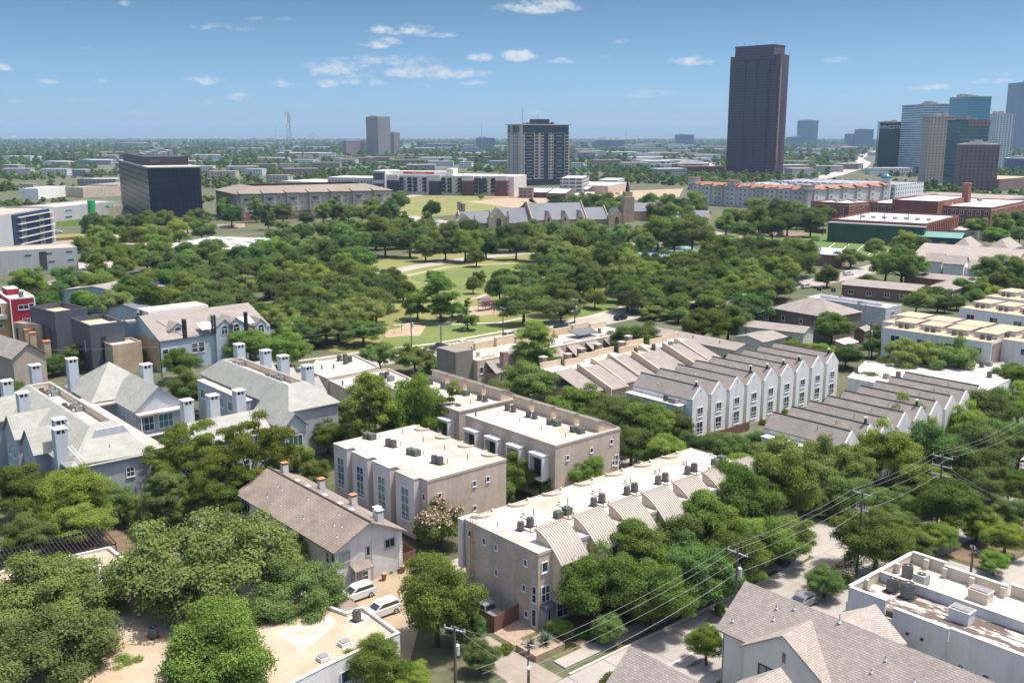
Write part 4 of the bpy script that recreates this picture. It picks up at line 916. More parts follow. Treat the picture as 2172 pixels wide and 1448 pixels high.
# ------------------------------------------------------------------ white parapet building (right)
PB_ = frame('flat_roofed_building', 1797, 1241.6, 8.0, 'white stucco building with cream parapets, stained flat roof and red tiled stair', 'building')
M_wst = mat('white_stucco', (.60,.62,.63), .9, .05, .5, fine=.03); M_crp = mat('cream_parapet', (.60,.53,.42), .9, .08, .7)
M_dirtyroof = mat('peeling_roof', (.50,.46,.41), .9, .3, .8, col2=(.120,.092,.078), detail=10, stretch=(1.5,.6,1), lo=.48, hi=.58)
MB().box(0,13.3,-30,0,0,6.2).build('walls', M_wst, PB_)
MB().box(.35,6.0,-29.7,-.35,6.202,6.8).build('roof', M_dirtyroof, PB_)
MB().box(6.4,13.0,-29.7,-.35,6.202,6.9).build('white_roof', M_groof, PB_)
def wall_run(name, boxes, m, mc, cap=.08, over=.06):
    b = MB()
    for x0,x1,y0,y1,z0,z1 in boxes: b.box(x0,x1,y0,y1,z0,z1-.12)
    for x0,x1,y0,y1,z0,z1 in boxes: b.box(x0-over,x1+over,y0-over,y1+over,z1-.118,z1,1)
    return b.build(name, [m, mc], PB_)
wall_run('low_parapet', [(0,.34,-4.3,-.36,6.204,8.0),(0,.34,-10.9,-5.2,6.204,7.5),(-.6,-.26,-30,-11.3,7.302,7.95)], M_wst, M_copew)
MB().box(-.6,-.002,-30,-11.25,0,7.3).build('front_walls', M_wst, PB_)
wall_run('end_parapet', [(.36,13.3,-.34,0,6.204,8.0)], M_crp, M_copew)
wall_run('middle_parapet', [(6.05,6.38,-30,-.36,6.204,7.9)], M_wst, M_crp)
wall_run('far_parapet', [(12.95,13.3,-4.2,-.36,6.204,8.2),(12.2,12.55,-11,-4.4,6.204,8.2),(12.95,13.3,-30,-11.2,6.204,8.2)], M_crp, M_copew)
for u, v in ((12.6,-2.2),(12.0,-4.6),(11.9,-7.6),(12.0,-10.8),(12.7,-14),(3.0,-.5),(9.2,-.6)): MB().box(u-.2,u+.25,v-.25,v+.25,6.9,8.0).build('pilaster', M_crp, PB_)
for k, (u, v, kd) in enumerate(((4.7,-2.5,'drum'),(4.5,-4.3,'drum'),(9.0,-1.9,'drum'),(8.6,-3.7,'grey'))):
    ac_unit(kd, loc2w(PB_, u, v, 6.85), U, ['grey drum air conditioner on the stained roof beside the middle parapet, left of two','larger grey drum air conditioner on the stained roof beside the middle parapet, right of two','grey drum air conditioner on the white strip of the parapet roof, left of two','pale box air conditioner on the white strip of the parapet roof, right of two'][k], s=1.3 if k != 1 else 1.5)
for u, v in ((3.9,-10.3),(9.5,-9.6)):
    MB().box(u-.7,u+.7,v-1.0,v+1.0,6.7,8.0).box(u-.78,u+.78,v-1.08,v+1.08,8.002,8.12,0).box(u-.6,u+.6,v-.9,v+.9,8.122,8.25,1).build('skylight', [M_wst if u < 6 else M_crp, MATS['skylight_dome']], PB_)
# stair well with tiled steps
st = MB()
for i in range(13): st.box(-1.5,-.9,-4.6-i*.42-.42,-4.6-i*.42,0,6.3-i*.42)
st.build('stair_side', M_wst, PB_)
tl = MB()
for i in range(13): tl.box(-1.55,-1.0,-4.6-i*.42-.44,-4.6-i*.42+.02,6.31-i*.42,6.40-i*.42)
tl.build('stair_tiles', mat('terracotta', (.42,.20,.13), .8, .2, 3), PB_)
MB().tube((-1.0,-4.6,7.2),(-1.0,-10.2,1.9),.05,n=5).build('handrail', M_dwood, PB_)
MB().box(-.9,-.002,-10.3,-4.6,0,.3).build('stair_landing', mat('brown_step', (.16,.11,.09), .9), PB_)
for v, z in ((-3.0,3.0),): win(PB_, '-x', v, -.002, z, .7, 1.4, fr=M_frame, gl=M_gteal)
for v in (-12.6,-15.0,-18.3,-21): win(PB_, '-x', v, -.602, 3.2, .75, 1.2, gl=M_gteal, arch=True, fr=M_frame)
win(PB_, '-x', -1.4, -.002, .9, .8, 1.2, gl=M_gpale); win(PB_, '-x', -10.2, -.002, 1.0, .7, 2.1, 1, 2, fr=M_hframe, name='door', sill=False)
for v in (-6.9,-8.4): MB().box(-.25,-.004,v-.12,v+.12,5.3,5.5).build('wall_lamp', M_dframe, PB_)
# ------------------------------------------------------------------ middle distance
def bld3(name, near, left, right, h, label, cat='building', group=None):
    """frame from three corners of the top edge: x towards the right corner, y towards the left one"""
    N, L, Rr = G(*near, h), G(*left, h), G(*right, h); d = Rr-N; a = math.atan2(d.y, d.x); n = Vector((-math.sin(a), math.cos(a), 0))
    o = empty(name, (N.x, N.y, 0), a, label, cat, group)
    return o, d.length, max(3.0, (L-N).dot(n))
M_brB = courses('mid_brown_shingle', (.305,.272,.243), (.262,.234,.209), (.205,.184,.167), 1.2, .35, 'x', .02, var=.14)
M_brBy = courses('mid_brown_shingle_y', (.305,.272,.243), (.262,.234,.209), (.205,.184,.167), 1.2, .35, 'y', .02, var=.14)
M_rbrick = courses('red_brick', (.27,.135,.095), (.22,.11,.08), (.33,.26,.21), .6, .2, 'wall', .02, var=.12)
M_pgreen = mat('pale_green_paint', (.50,.54,.44), .9, .05, .5); M_dkbrown = mat('olive_brown_wall', (.20,.165,.13), .9, .1, .5)
M_navy = mat('navy_paint', (.035,.06,.11), .7, .08, .5)
def roofed(near, left, right, h, zr, kind, label, wallm, cat='house', name='house', over=.4, group=None, rx=None, ry=None, roofs=None, t=.16):
    o, W_, D_ = bld3(name, near, left, right, h, label, cat, group)
    rmx, rmy = roofs or (M_brB, M_brBy)
    MB().box(over, W_-over, over, D_-over, 0, h-.12).build('walls', wallm, o)
    if kind == 'x':      # ridge along x
        ym = D_/2; MB().slab([(0,0,h),(W_,0,h),(W_,ym,zr),(0,ym,zr)], t).slab([(0,ym,zr),(W_,ym,zr),(W_,D_,h),(0,D_,h)], t).build('roof', rmx, o)
        MB().ext_x([(over,h-.118),(D_-over,h-.118),(ym,zr-t-.05)], over, W_-over).build('gable_wall', wallm, o)
    elif kind == 'y':
        xm = W_/2; MB().slab([(0,0,h),(xm,0,zr),(xm,D_,zr),(0,D_,h)], t).slab([(xm,0,zr),(W_,0,h),(W_,D_,h),(xm,D_,zr)], t).build('roof', rmy, o)
        MB().ext_y([(over,h-.118),(W_-over,h-.118),(xm,zr-t-.05)], over, D_-over).build('gable_wall', wallm, o)
    else:
        k = min(W_, D_)/2*.95
        if W_ >= D_: a, b_ = (k, D_/2, zr), (W_-k, D_/2, zr); F4 = [[(0,0,h),(W_,0,h),b_,a],[(W_,0,h),(W_,D_,h),b_],[(W_,D_,h),(0,D_,h),a,b_],[(0,D_,h),(0,0,h),a]]
        else: a, b_ = (W_/2, k, zr), (W_/2, D_-k, zr); F4 = [[(0,0,h),(W_,0,h),a],[(W_,0,h),(W_,D_,h),b_,a],[(W_,D_,h),(0,D_,h),b_],[(0,D_,h),(0,0,h),a,b_]]
        b = MB()
        for f in F4: b.slab(f, t)
        b.build('roof', rmx, o)
    return o, W_, D_
def flat3(near, left, right, h, label, wallm, roofm, cat='building', name='flat_roofed_building', par=.5, group=None, cope=None, maxd=150):
    o, W_, D_ = bld3(name, near, left, right, h, label, cat, group); D_ = min(D_, maxd)
    MB().box(0,W_,0,D_,0,h-par-.02).build('walls', wallm, o); MB().box(.25,W_-.25,.25,D_-.25,h-par-.018,h-par+.02).build('roof', roofm, o)
    b = MB().box(0,W_,0,.24,h-par-.018,h).box(0,W_,D_-.24,D_,h-par-.018,h).box(0,.24,.242,D_-.242,h-par-.018,h).box(W_-.24,W_,.242,D_-.242,h-par-.018,h)
    b.build('parapet', cope or wallm, o)
    return o, W_, D_
# --- white gabled row
M_wrow = mat('white_row_paint', (.78,.77,.74), .85, .04, .6); M_crow = mat('cream_row_paint', (.68,.60,.48), .85, .05, .6)
R1 = frame('townhouse_row', 1469.3, 847.8, 7.8, 'row of nine white gabled townhouses with brown shingle roofs right of the centre', 'townhouses')
def gable_row(o, n, depth, pitch, gw, ze, zr, detailed, front='-y'):
    for k in range(n):
        x = k*pitch; xm = x+gw/2
        b = MB().box(x, x+gw, 0, depth, 0, ze-.1).box(x+gw+.004, x+pitch-.004, 1.3, depth, 0, ze-.3)
        b.ext_y([(x,ze-.098),(x+gw,ze-.098),(x+gw,ze+.02),(xm,zr-.02),(x,ze+.02)], 0, .28)
        b.build('walls', [M_wrow], o)
        MB().slab([(x-.15,.29,ze-.1),(xm,.29,zr-.1),(xm,depth,zr-.1),(x-.15,depth,ze-.1)], .16).slab([(xm,.29,zr-.1),(x+gw+.15,.29,ze-.1),(x+gw+.15,depth,ze-.1),(xm,depth,zr-.1)], .16).build('roof', M_brBy, o)
        MB().box(xm-.09,xm+.09,.3,depth,zr-.11,zr-.02).build('ridge', MATS['dark_ridge'], o)
        MB().box(x+gw+.16,x+pitch-.17,1.28,depth-.1,ze-.298,ze-.15).build('valley_roof', M_groof, o)
        if detailed:
            win(o, '-y', xm, -.002, 4.3, 1.55, 1.75, 2, 1, low=.5); win(o, '-y', xm, -.002, .9, 1.75, 2.5, 2, 2, low=.6)
            for z in (4.1, 5.3): win(o, '-y', x+gw+.5, 1.298, z, .45, .6)
            MB().box(x+gw+.006,x+pitch-.006,1.26,1.297,0,2.9).build('entry_wall', M_crow, o)
            vent(o, x+1.0, 9, ze+.9, .3, .14, M_lead); vent(o, x+1.2, 7.5, ze+.9, .22, .18, M_lead)
            MB().box(xm-.12,xm+.12,-.03,-.002,zr-1.2,zr-.75).build('gable_vent', M_acl, o)
        else:
            vent(o, x+1.3, 5.5, ze+1.0, .9, .07, M_acl); vent(o, x+1.2, 2.8, ze+1.0, .5, .07, M_acl)
gable_row(R1, 9, 14.4, 5.4, 4.35, 7.8, 10.0, True)
for k in (0,3,4,5,6,8):
    MB().tube((5.38*k+2.1,1.0,9.3),(5.38*k+2.1,1.0,11.0 if k==3 else 10.5),.2,n=8).tube((5.38*k+2.1,1.0,11.0 if k==3 else 10.5),(5.38*k+2.1,1.0,11.2 if k==3 else 10.7),.28,n=8,mi=1).build('flue', [M_dframe, M_white], R1)
MB().box(-1.9,-.004,1.6,14.4,0,6.5,0).box(-2.0,-.004,1.5,14.5,6.502,6.7,1).build('side_wing', [M_sidingw, M_white], R1)
for j, (v, kk) in enumerate(((5.4,'drum'),(4.0,'grey'),(3.2,'grey'))): ac_unit(kk, loc2w(R1, -1.0, v, 6.7), U, f"air conditioner on the white side roof of the white gabled row, {['left','middle','right'][j]} of three", s=.95)
R2 = empty('townhouse_row', loc2w(R1, -4.2, -32.6), U, 'row of nine brown shingle gable roofs behind trees in front of the white gabled row', 'townhouses')
gable_row(R2, 9, 14.4, 5.35, 4.3, 7.8, 10.0, False)
MB().box(-1.9,-.004,1,13.5,0,6.6,0).box(-2.1,-.004,.8,13.6,6.602,6.8,1).build('side_wing', [M_wrow, M_groof], R2)
for k in (1,4): MB().tube((5.38*k+2.1,1.0,9.3),(5.38*k+2.1,1.0,10.7),.22,n=8).tube((5.38*k+2.1,1.0,10.7),(5.38*k+2.1,1.0,10.95),.3,n=8,mi=1).build('flue', [M_dframe, M_white], R2)
# --- brown mono-pitch roofs divided by cream parapet strips
M_strip = mat('cream_strip', (.66,.53,.37), .85, .06, .8); M_chb = courses('chimney_brick', (.36,.24,.18), (.30,.20,.15), (.42,.35,.29), .4, .16, 'wall', .02)
SR = frame('townhouse_row', 1286, 824, 3.6, 'row of low brown sloping roofs divided by cream parapet strips with brick chimneys', 'townhouses')
for k in range(8):
    x = -6.2 + k*6.0; off = (0, -1.2, .8, 1.6, 0, 3.5, 1.5, 3.0)[k]; y0 = off; y1 = off+9.2
    MB().box(x+.2,x+5.8,y0+.5,y1+4.2,0,3.2).build('walls', M_tbrick, SR)
    MB().slab([(x+.16,y0,3.5),(x+5.84,y0,3.5),(x+5.84,y1,6.5),(x+.16,y1,6.5)], .2).build('roof', M_brB, SR)
    MB().box(x+.16,x+5.84,y1+.004,y1+4,3.21,6.2,0,1).build('flat_roof', [M_tbrick, M_groof], SR)
    MB().box(x-.0,x+5.9,y1+4.01,y1+4.3,0,7.5).build('rear_parapet', M_strip, SR)
    if k: MB().ext_x([(y0-.5,0),(y1+.3,0),(y1+.3,7.4),(y1-.3,7.4),(y0-.5,4.1)], x-.14, x+.14).build('strip_wall', M_strip, SR)
    if k < 6: MB().box(x+1.2,x+2.6,y1+4.6,y1+5.8,0,8.3).box(x+1.1,x+2.7,y1+4.5,y1+5.9,8.302,8.5,1).build('chimney', [M_chb, M_cope], SR)
for j, (k, kk) in enumerate(((5,'drum'),(6,'grey'),(4,'drum'))): ac_unit(kk, loc2w(SR, -6.2+k*6+3.4, 11.4, 6.2), U, f"air conditioner on the flat strips above the brown sloping roofs, {['middle','right','left'][j]} of three")
SS = frame('townhouse_row', 1012.6, 764, 6.0, 'pale flat roofed townhouse row with tall cream parapet along the park street', 'townhouses')
MB().box(0,50,0,9,0,5.9,0,1).build('walls', [M_tbrick, M_groof], SS); MB().box(-4.8,-.004,1.5,8.5,0,8.2).build('end_wall', mat('olive_grey_wall', (.25,.23,.19), .9, .06, .5), SS)
for k in range(8):
    z = (8.2,7.6,8.0,7.5)[k % 4]; MB().box(k*6.2+.01,k*6.2+6.1,9.01,9.4,0,z).box(k*6.2+.1,k*6.2+.5,8.5,9.0,5.91,z).build('parapet', M_strip, SS)
    if k not in (1,): MB().slab([(k*6.2+2.2,-3.6,3.4),(k*6.2+6.0,-3.6,3.4),(k*6.2+6.0,1.4,6.3),(k*6.2+2.2,1.4,6.3)], .2).build('lean_roof', M_brB, SS)
    MB().box(k*6.2+2.3,k*6.2+5.9,-3.4,-.004,0,3.0).build('lean_walls', M_chb, SS)
    if k in (0,6): MB().box(k*6.2+5.0,k*6.2+6.3,-3.0,-1.6,3.5,7.5).build('chimney', M_chb, SS)
win(SS, '-y', 1.1, -.002, 2.8, 1.0, 1.6, 1, 1); win(SS, '-y', 4.2, -3.402, 1.2, 1.4, 1.6, 2, 1)
MB().slab([(33,2,6.9),(40,2,6.9),(40,6,7.6),(33,6,7.6)], .2).build('grey_roof', mat('grey_roof', (.14,.15,.16), .7, .1, .5), SS); ac_unit('drum', loc2w(SS, 42.5, 4.5, 5.92), U, 'drum air conditioner on the white roof of the row with the tall cream parapet')
MB().tube((2.8,3.2,5.9),(2.8,3.2,7.0),.5,n=10).build('roof_drum', M_cream, SS)
# --- flat grey roofs behind the four chimneys
P1o, _p = poly_building('flat_roofed_building', [(672,762),(752,752),(806,777),(755,790),(694,802),(655,785)], 6.6, 'pale grey flat roofed building with four drum units near the park street', M_tbrick, mat('grey_membrane', (.46,.44,.41), .85, .07, .2, col2=(.35,.33,.30), detail=7), parapet=.3, cope=M_cope)
P2o, _p = poly_building('flat_roofed_building', [(695,804),(757,790),(824,781),(873,802),(856,822),(757,836)], 6.2, 'pale grey flat roofed building in front of the one with four drum units', M_tbrick, MATS['grey_membrane'], parapet=.3, cope=M_cope)
for j, (x, y) in enumerate(((720,765),(732,763),(742,767),(733,771))): ac_unit('drum', G(x, y, 6.3), U, f"drum air conditioner, {ORD[j]} of the four clustered on the rear pale grey roof", s=1.15)
for j, (x, y, kk) in enumerate(((810,803,'drum'),(821,801,'drum'),(829,807,'grey'))): ac_unit(kk, G(x, y, 5.9), U, f"air conditioner, {['left','middle','right'][j]} of three clustered on the front pale grey roof", s=1.15)
for x, y in ((683,786),(708,784),(727,820),(752,830)): p = G(x, y, 6)-P1o.location; vent(P1o, p.x, p.y, 6.2, 1.1, .2, M_acl, name='flue')
# --- brown roofed apartments right of the park
E1,w_,d_ = roofed((1559.4,743.5),(1400,700),(1605,733), 5.0, 6.1, 'y', 'long low brown roofed apartment block with pale green end wall', M_pgreen, 'apartments', 'apartment_building')
for v in (2.5,9): win(E1, '-x', v, .398, 2.2, 1.8, 1.2, 2, 1, fr=M_dframe)
for v in (6,14,20): vent(E1, 2, v, 5.3, 1.0, .16, M_acl, name='flue')
E2,w_,d_ = roofed((1619,726),(1559,712.5),(1672,714), 5.4, 6.4, 'x', 'small square brown roofed block with pale green walls', M_pgreen, 'apartments', 'apartment_building'); win(E2, '-x', 3.5, .398, 2.8, 1.8, 1.2, 2, 1); vent(E2, 4, 8, 6.0, 1.1, .2, M_dframe, name='flue')
E3,w_,d_ = roofed((1706,707),(1586,681),(1730,696), 5.2, 6.3, 'y', 'long brown roofed apartment block with dark framed windows behind the square block', M_pgreen, 'apartments', 'apartment_building')
for v in (4,9,14,19): win(E3, '-x', v, .398, 2.6, 1.6, 1.2, 2, 1, fr=M_dframe)
E4,w_,d_ = roofed((1607,663),(1560,641),(1644,655), 6.0, 8.6, 'hip', 'navy blue house with brown hip roof', M_navy); win(E4, '-y', 5, .398, 3.2, 2.6, 1.8, 3, 1); win(E4, '-x', 2.5, .398, 3.0, 1.0, 1.5)
MB().box(4,5,7,8,6.5,9.8).build('chimney', M_white, E4)
E5,w_,d_ = roofed((1757,674),(1643,651),(1831,661), 6.4, 9.6, 'hip', 'large brown hip roofed building with olive brown walls', M_dkbrown, 'apartments', 'apartment_building')
for v in (4,9,15,21): win(E5, '-x', v, .398, 3.4, 1.2, 1.4)
E6,w6,d6 = flat3((1879,653),(1748,622),(1913,646), 6.2, 'white flat roofed building with a long slot in its roof', mat('pale_grey_wall', (.50,.52,.53), .9, .05, .3), mat('light_membrane', (.52,.51,.49), .85, .06, .1, detail=6), par=.25)
MB().box(w6*.32,w6*.55,d6*.12,d6*.85,5.975,6.02).build('roof_slot', M_acd, E6); MB().box(w6*.28,w6*.318,d6*.1,d6*.87,5.98,6.9).build('slot_wall', M_white, E6)
win(E6, '-x', 9, -.002, 3.6, 2.6, 1.2, 3, 1); win(E6, '-y', 4, -.002, 3.6, 2.0, 1.2, 2, 1); win(E6, '-x', 20, -.002, 3.6, 2.6, 1.2, 3, 1)
for j,(a,b_) in enumerate(((.2,.35),(.75,.7))): ac_unit('grey', loc2w(E6, w6*a, d6*b_, 5.99), U, f"small unit on the white slotted roof, {['right','left'][j]} one")
E7,w_,d_ = roofed((1948,618),(1787,602),(1975,606), 4.2, 5.5, 'y', 'front wing of the low brick courtyard motel with brown roof', M_rbrick, 'motel', 'motel_building')
for v in (5,10,16,22,28,33): win(E7, '-x', v, .398, 1.2, 1.8, 1.5, 2, 1)
roofed((2072,600),(1935,580),(2095,592), 4.4, 5.6, 'y', 'rear wing of the low brick courtyard motel with brown roof', M_rbrick, 'motel', 'motel_building')
roofed((2018,618),(1972,606),(2074,598), 4.2, 5.4, 'x', 'right wing of the low brick courtyard motel with brown roof', M_rbrick, 'motel', 'motel_building')
for j, (n, l, r) in enumerate((((1999,556),(1975,546),(2012,550)),((2046,562),(2016,551),(2058,556)),((2100,573),(2068,560),(2112,566)))):
    o, w_, d_ = roofed(n, l, r, 6.2, 9.0, 'y', f"narrow white gabled house, {['left','middle','right'][j]} of three beyond the courtyard motel", M_wrow, group='white gabled houses beyond the motel')
    win(o, '-y', w_/2, .398, 4.0, .8, 1.0); MB().box(w_*.3,w_*.75,-1.2,.39,0,5.2).build('porch_bay', M_wrow, o)
roofed((2150,563),(1978,533),(2200,545), 6, 10.5, 'y', 'long grey shingle roof at the right edge beyond the white gabled houses', M_tbrick, 'building', 'long_roofed_building', roofs=(M_shHy, M_shH))
for j, (n, l, r) in enumerate((((2060,527),(2035,519),(2085,520)),((2140,530),(2110,522),(2170,522)))): roofed(n, l, r, 7, 11, 'hip', f"grey hip roof {['left','right'][j]} of two behind the long grey shingle roof", M_tbrick, 'house', roofs=(M_shHy, M_shH))
# --- tan flat roofed condominiums
M_trf = mat('buff_roof', (.49,.39,.265), .9, .06, .12, col2=(.41,.325,.22), detail=6); M_cst = courses('condo_stone', (.34,.27,.22), (.27,.215,.18), (.22,.18,.15), .5, .3, 'wall', .03)
def condo(near, left, right, h, n, label, aclab):
    o, w_, d_ = flat3(near, left, right, h, label, M_wrow, M_trf, 'condominiums', 'condominium_block', par=.12, cope=M_trf)
    MB().box(.3,w_,-.02,-.001,0,h-.5).build('end_wall', M_cst, o)
    for k in range(n):
        y0 = d_*k/n+.6; y1 = d_*(k+1)/n-.8
        MB().box(w_*.42,w_*.98,y0,y1,h-.1,h+1.0).box(w_*.42-.15,w_*.98+.15,y0-.15,y1+.15,h+1.002,h+1.15,1).build('penthouse', [M_stucco, M_trf], o)
        win(o, '-x', (y0+y1)/2, -.002, h-3.0, 2.2, 1.5, 2, 1)
        for j in (0,1): ac_unit('drum', loc2w(o, w_*.28, y0+1.2+j*1.5, h-.1), U, f"drum unit on {aclab}, {['right','left'][j]} of the {ORD[k]} pair from its near end")
    return o
condo((2104,727),(1873,694),(2144,712), 9.0, 4, 'nearest tan flat roofed condominium block with four raised roof boxes', 'the nearest tan roof')
condo((2215,732),(1952,662),(2262,716), 9.0, 5, 'middle tan flat roofed condominium block right of the wooded lane', 'the middle tan roof')
condo((2240,680),(2027,653),(2290,668), 9.0, 4, 'third tan flat roofed condominium block counting from the near one', 'the third tan roof')
condo((2240,647),(2095,626),(2290,637), 9.0, 3, 'farthest tan flat roofed condominium block at the right edge', 'the farthest tan roof')
P3o, _p = poly_building('flat_roofed_building', [(1798,800),(1836,765),(1990,775),(2128,768),(2150,800),(2090,830),(1990,838)], 4.2, 'low white flat roofed building under the spreading oak beyond the brown gable roofs', M_wrow, mat('chalk_roof', (.56,.55,.52), .9, .12, .5, col2=(.29,.27,.24), detail=8), parapet=.2)
for j, (x, y) in enumerate(((1815,790),(1880,802),(1905,800),(2062,776),(2082,778),(2098,776),(2098,800))): ac_unit('grey' if j % 2 else 'drum', G(x, y, 4.0), U, f"rooftop unit, {ORD[j]} from the left on the low white roof under the spreading oak", s=1.1)
o, _p = poly_building('shed', [(1771,722),(1800,715),(1822,724),(1795,732)], 3.2, 'small white roofed shed with a terracotta strip beside the wooden power pole', M_chb, M_white, 'shed', parapet=0)
roofed((1835,703),(1815,697),(1852,697), 3.4, 4.3, 'x', 'small brown roofed garage beside the wooden power pole', M_rbrick, 'garage', 'garage')
# --- left: dark metal houses, red house, brown roofs
M_dmetal = courses('dark_seam_metal', (.105,.115,.135), (.095,.105,.122), (.05,.055,.065), .45, 30, 'wall', .03, rough=.5, var=.08)
M_dmet2 = mat('dark_stucco', (.10,.115,.135), .8, .06, .5); M_lstone = courses('light_stone', (.52,.41,.28), (.47,.37,.25), (.42,.34,.24), .6, .25, 'wall', .02)
def z570(x, y): return (x/6.297, 570+y/6.297)
D1,w1,d1 = flat3(z570(725,575), z570(545,478), z570(1165,515), 12.5, 'dark grey metal clad house with high parapet beside the red house', M_dmetal, M_trf, 'house', 'house', par=1.3)
D2,w2,d2 = flat3(z570(1195,755), z570(955,650), z570(1650,700), 11.5, 'dark grey metal clad house with roof deck, the nearer of two', M_dmetal, M_trf, 'house', 'house', par=1.1)
win(D2, '-y', 2.9, -.002, 3.0, 1.1, 5.5, 1, 4, fr=M_dframe); win(D1, '-x', 3, -.002, 4, .6, 4.0, 1, 3, fr=M_dframe); win(D2, '-x', 4, -.002, 4.8, .35, 2.6, fr=M_white)
MB().box(3,9,3.5,4.2,10.42,11.0).build('roof_box', M_white, D2); MB().box(9.5,12,3,4.5,10.42,10.9).build('roof_curb', M_groof, D2)
D3,w3,d3 = flat3(z570(1500,1020), z570(1385,962), z570(1890,965), 7.2, 'tan stone block with white flat roof beside the dark metal house', M_lstone, M_groof, 'house', 'house', par=.5)
D4,w4,d4 = flat3(z570(540,740), z570(375,670), z570(640,715), 8.8, 'pale stone and dark house with tall slit windows left of the dark metal houses', M_lstone, M_groof, 'house', 'house', par=.3)
for v in (2,5,8): win(D4, '-x', min(v, d4-1), -.002, 2.0, .5, 5.5, 1, 3, fr=M_dframe)
for j, (x, y) in enumerate(((240,760),(365,830),(430,870),(620,985))):
    p = G(*z570(x, y), 7.0); o = empty('chimney_stack', (p.x, p.y, 0), U, f"square pale chimney stack, {ORD[j]} from the left beside the tall slit windows", 'chimney', 'chimney stacks by the slit windowed house')
    MB().box(-.7,.7,-.7,.7,0,7.2).build('shaft', M_lstone, o); MB().box(-.8,.8,-.8,.8,7.202,7.5).build('cap', M_cap, o)
M_red = courses('red_siding', (.34,.030,.045), (.31,.028,.04), (.20,.02,.03), 6, .3, 'wall', .02, var=.06); M_mustard = mat('mustard_paint', (.48,.36,.18), .85, .05, .5)
RH,wr,dr = flat3(z570(125,395), z570(-20,300), z570(460,365), 12.5, 'crimson three storey house with white trim and white flat roof', M_red, M_white, 'house', 'house', par=.4, cope=M_white)
for u, z, w_, h_, n in ((3.2,9.2,2.6,1.3,2),(7.0,9.5,1.4,1.2,1),(3.8,4.6,2.4,2.2,2),(7.4,5.2,1.3,1.3,1)): win(RH, '-y', min(u, wr-1), -.002, z, w_, h_, n, 2 if h_ > 2 else 1)
MB().box(-.05,.25,-.06,-.004,0,12.1).box(wr-.25,wr+.05,-.06,-.004,0,12.1).build('corner_trim', M_white, RH); MB().box(1,4,8,14,12.1,13.8,0,1).build('roof_room', [M_red, M_white], RH)
ac_unit('drum', loc2w(RH, wr*.55, 2.5, 12.1), U, 'dark roof unit on the crimson house', s=1.4)
MH = empty('house', loc2w(RH, -9.5, 1.2), RH.rotation_euler.z, 'mustard yellow house with a balcony at the left edge beside the crimson house', 'house')
MB().box(0,9.4,0,9,0,11.2,0,1).build('walls', [M_mustard, M_white], MH); MB().box(4,8.5,-1.4,-.004,7.2,8.2).build('balcony', M_acl, MH); win(MH, '-y', 6.5, -.002, 8.3, 2.2, 2.2, 2, 1); win(MH, '-y', 7, -.002, 4.8, 1.2, 1.1); win(MH, '-x', 4, -.002, 5, 1.2, 1.2)
T1,w_,d_ = roofed(z570(155,1210), z570(-330,960), z570(640,1130), 6.5, 9.5, 'y', 'beige house with brown shingle gable roof and white skylights at the left edge', mat('beige_wall', (.42,.36,.30), .9, .05, .6), 'house')
for v in (5,12): MB().slab([(3.1,v,8.02),(5.4,v,9.45),(5.4,v+.7,9.45),(3.1,v+.7,8.02)], -.12).build('skylight', M_white, T1) if False else MB().box(2.6,3.6,v,v+1.0,7.5,8.25).build('skylight', M_white, T1)
# brown roofed townhouses with blue-grey dormers
def z250(x, y): return (250+x/5.87, 590+y/5.87)
M_lblue = mat('pale_blue_siding', (.42,.50,.56), .85, .05, .5)
T2,wT,dT = bld3('townhouse_row', z250(515,785), z250(180,430), z250(1900,590), 7.5, 'pale blue townhouse row with broad brown shingle roof, arched dormers and black flues', 'townhouses')
dT = 22.0
MB().box(.3,wT,.3,dT,0,7.4).build('walls', M_lblue, T2); MB().box(.1,.298,.3,dT*.6,0,7.38).build('end_wall', M_lstone, T2)
MB().slab([(0,0,7.5),(wT,0,7.5),(wT,dT*.5,12.0),(0,dT*.5,12.0)], .2).slab([(0,dT*.5,12.0),(wT,dT*.5,12.0),(wT,dT,9),(0,dT,9)], .2).build('roof', M_brB, T2)
MB().ext_x([(.3,7.402),(dT-.2,7.402),(dT-.2,8.7),(dT*.5,11.7)], .31, wT-.2).build('gable_wall', M_lblue, T2)
MB().box(wT*.12,wT*.66,dT*.62,dT*.95,7.4,12.2,0,1).build('flat_roof', [M_white, M_groof], T2)
for k, (f, kind) in enumerate(((.20,'low'),(.56,'big'),(.67,'big'),(.90,'small'))):
    x = wT*f; wd = {'low':4.2,'big':4.4,'small':3.2}[kind]; y0 = {'low':2.6,'big':-.5,'small':-.4}[kind]; zb = {'low':8.6,'big':0,'small':0}[kind]; ze = 9.2 if kind != 'small' else 8.2
    MB().box(x-wd/2,x+wd/2,y0,y0+4,zb,ze-.1).build('dormer_walls', M_lblue, T2); gable(T2, x-wd/2, x+wd/2, y0, y0+7.5, ze, ze+1.6, 'y', M_lblue, M_brBy, over=.2, zb=ze-.1)
    win(T2, '-y', x, y0-.002, ze-2.2 if kind != 'low' else ze-.8, 1.7, 1.4 if kind != 'low' else .5, 2, 1, arch=True, sill=False)
for f, z in ((.05,3),(.12,3),(.30,3.5),(.36,3.5),(.78,3.5)): win(T2, '-y', wT*f, .298, z, 1.5, 2.4, 1, 2)
for x, y in ((820,715),(850,715),(1180,665),(1212,660),(1585,620),(1610,620),(265,625),(295,590)):
    p = G(*z250(x, y), 8.4)-T2.location; a = -T2.rotation_euler.z; lx = p.x*math.cos(a)-p.y*math.sin(a); ly = p.x*math.sin(a)+p.y*math.cos(a)
    MB().tube((lx,ly,7.8),(lx,ly,12.2),.28,n=8).tube((lx,ly,12.2),(lx,ly,12.5),.36,n=8,mi=1).build('flue', [M_dframe, M_acl], T2)
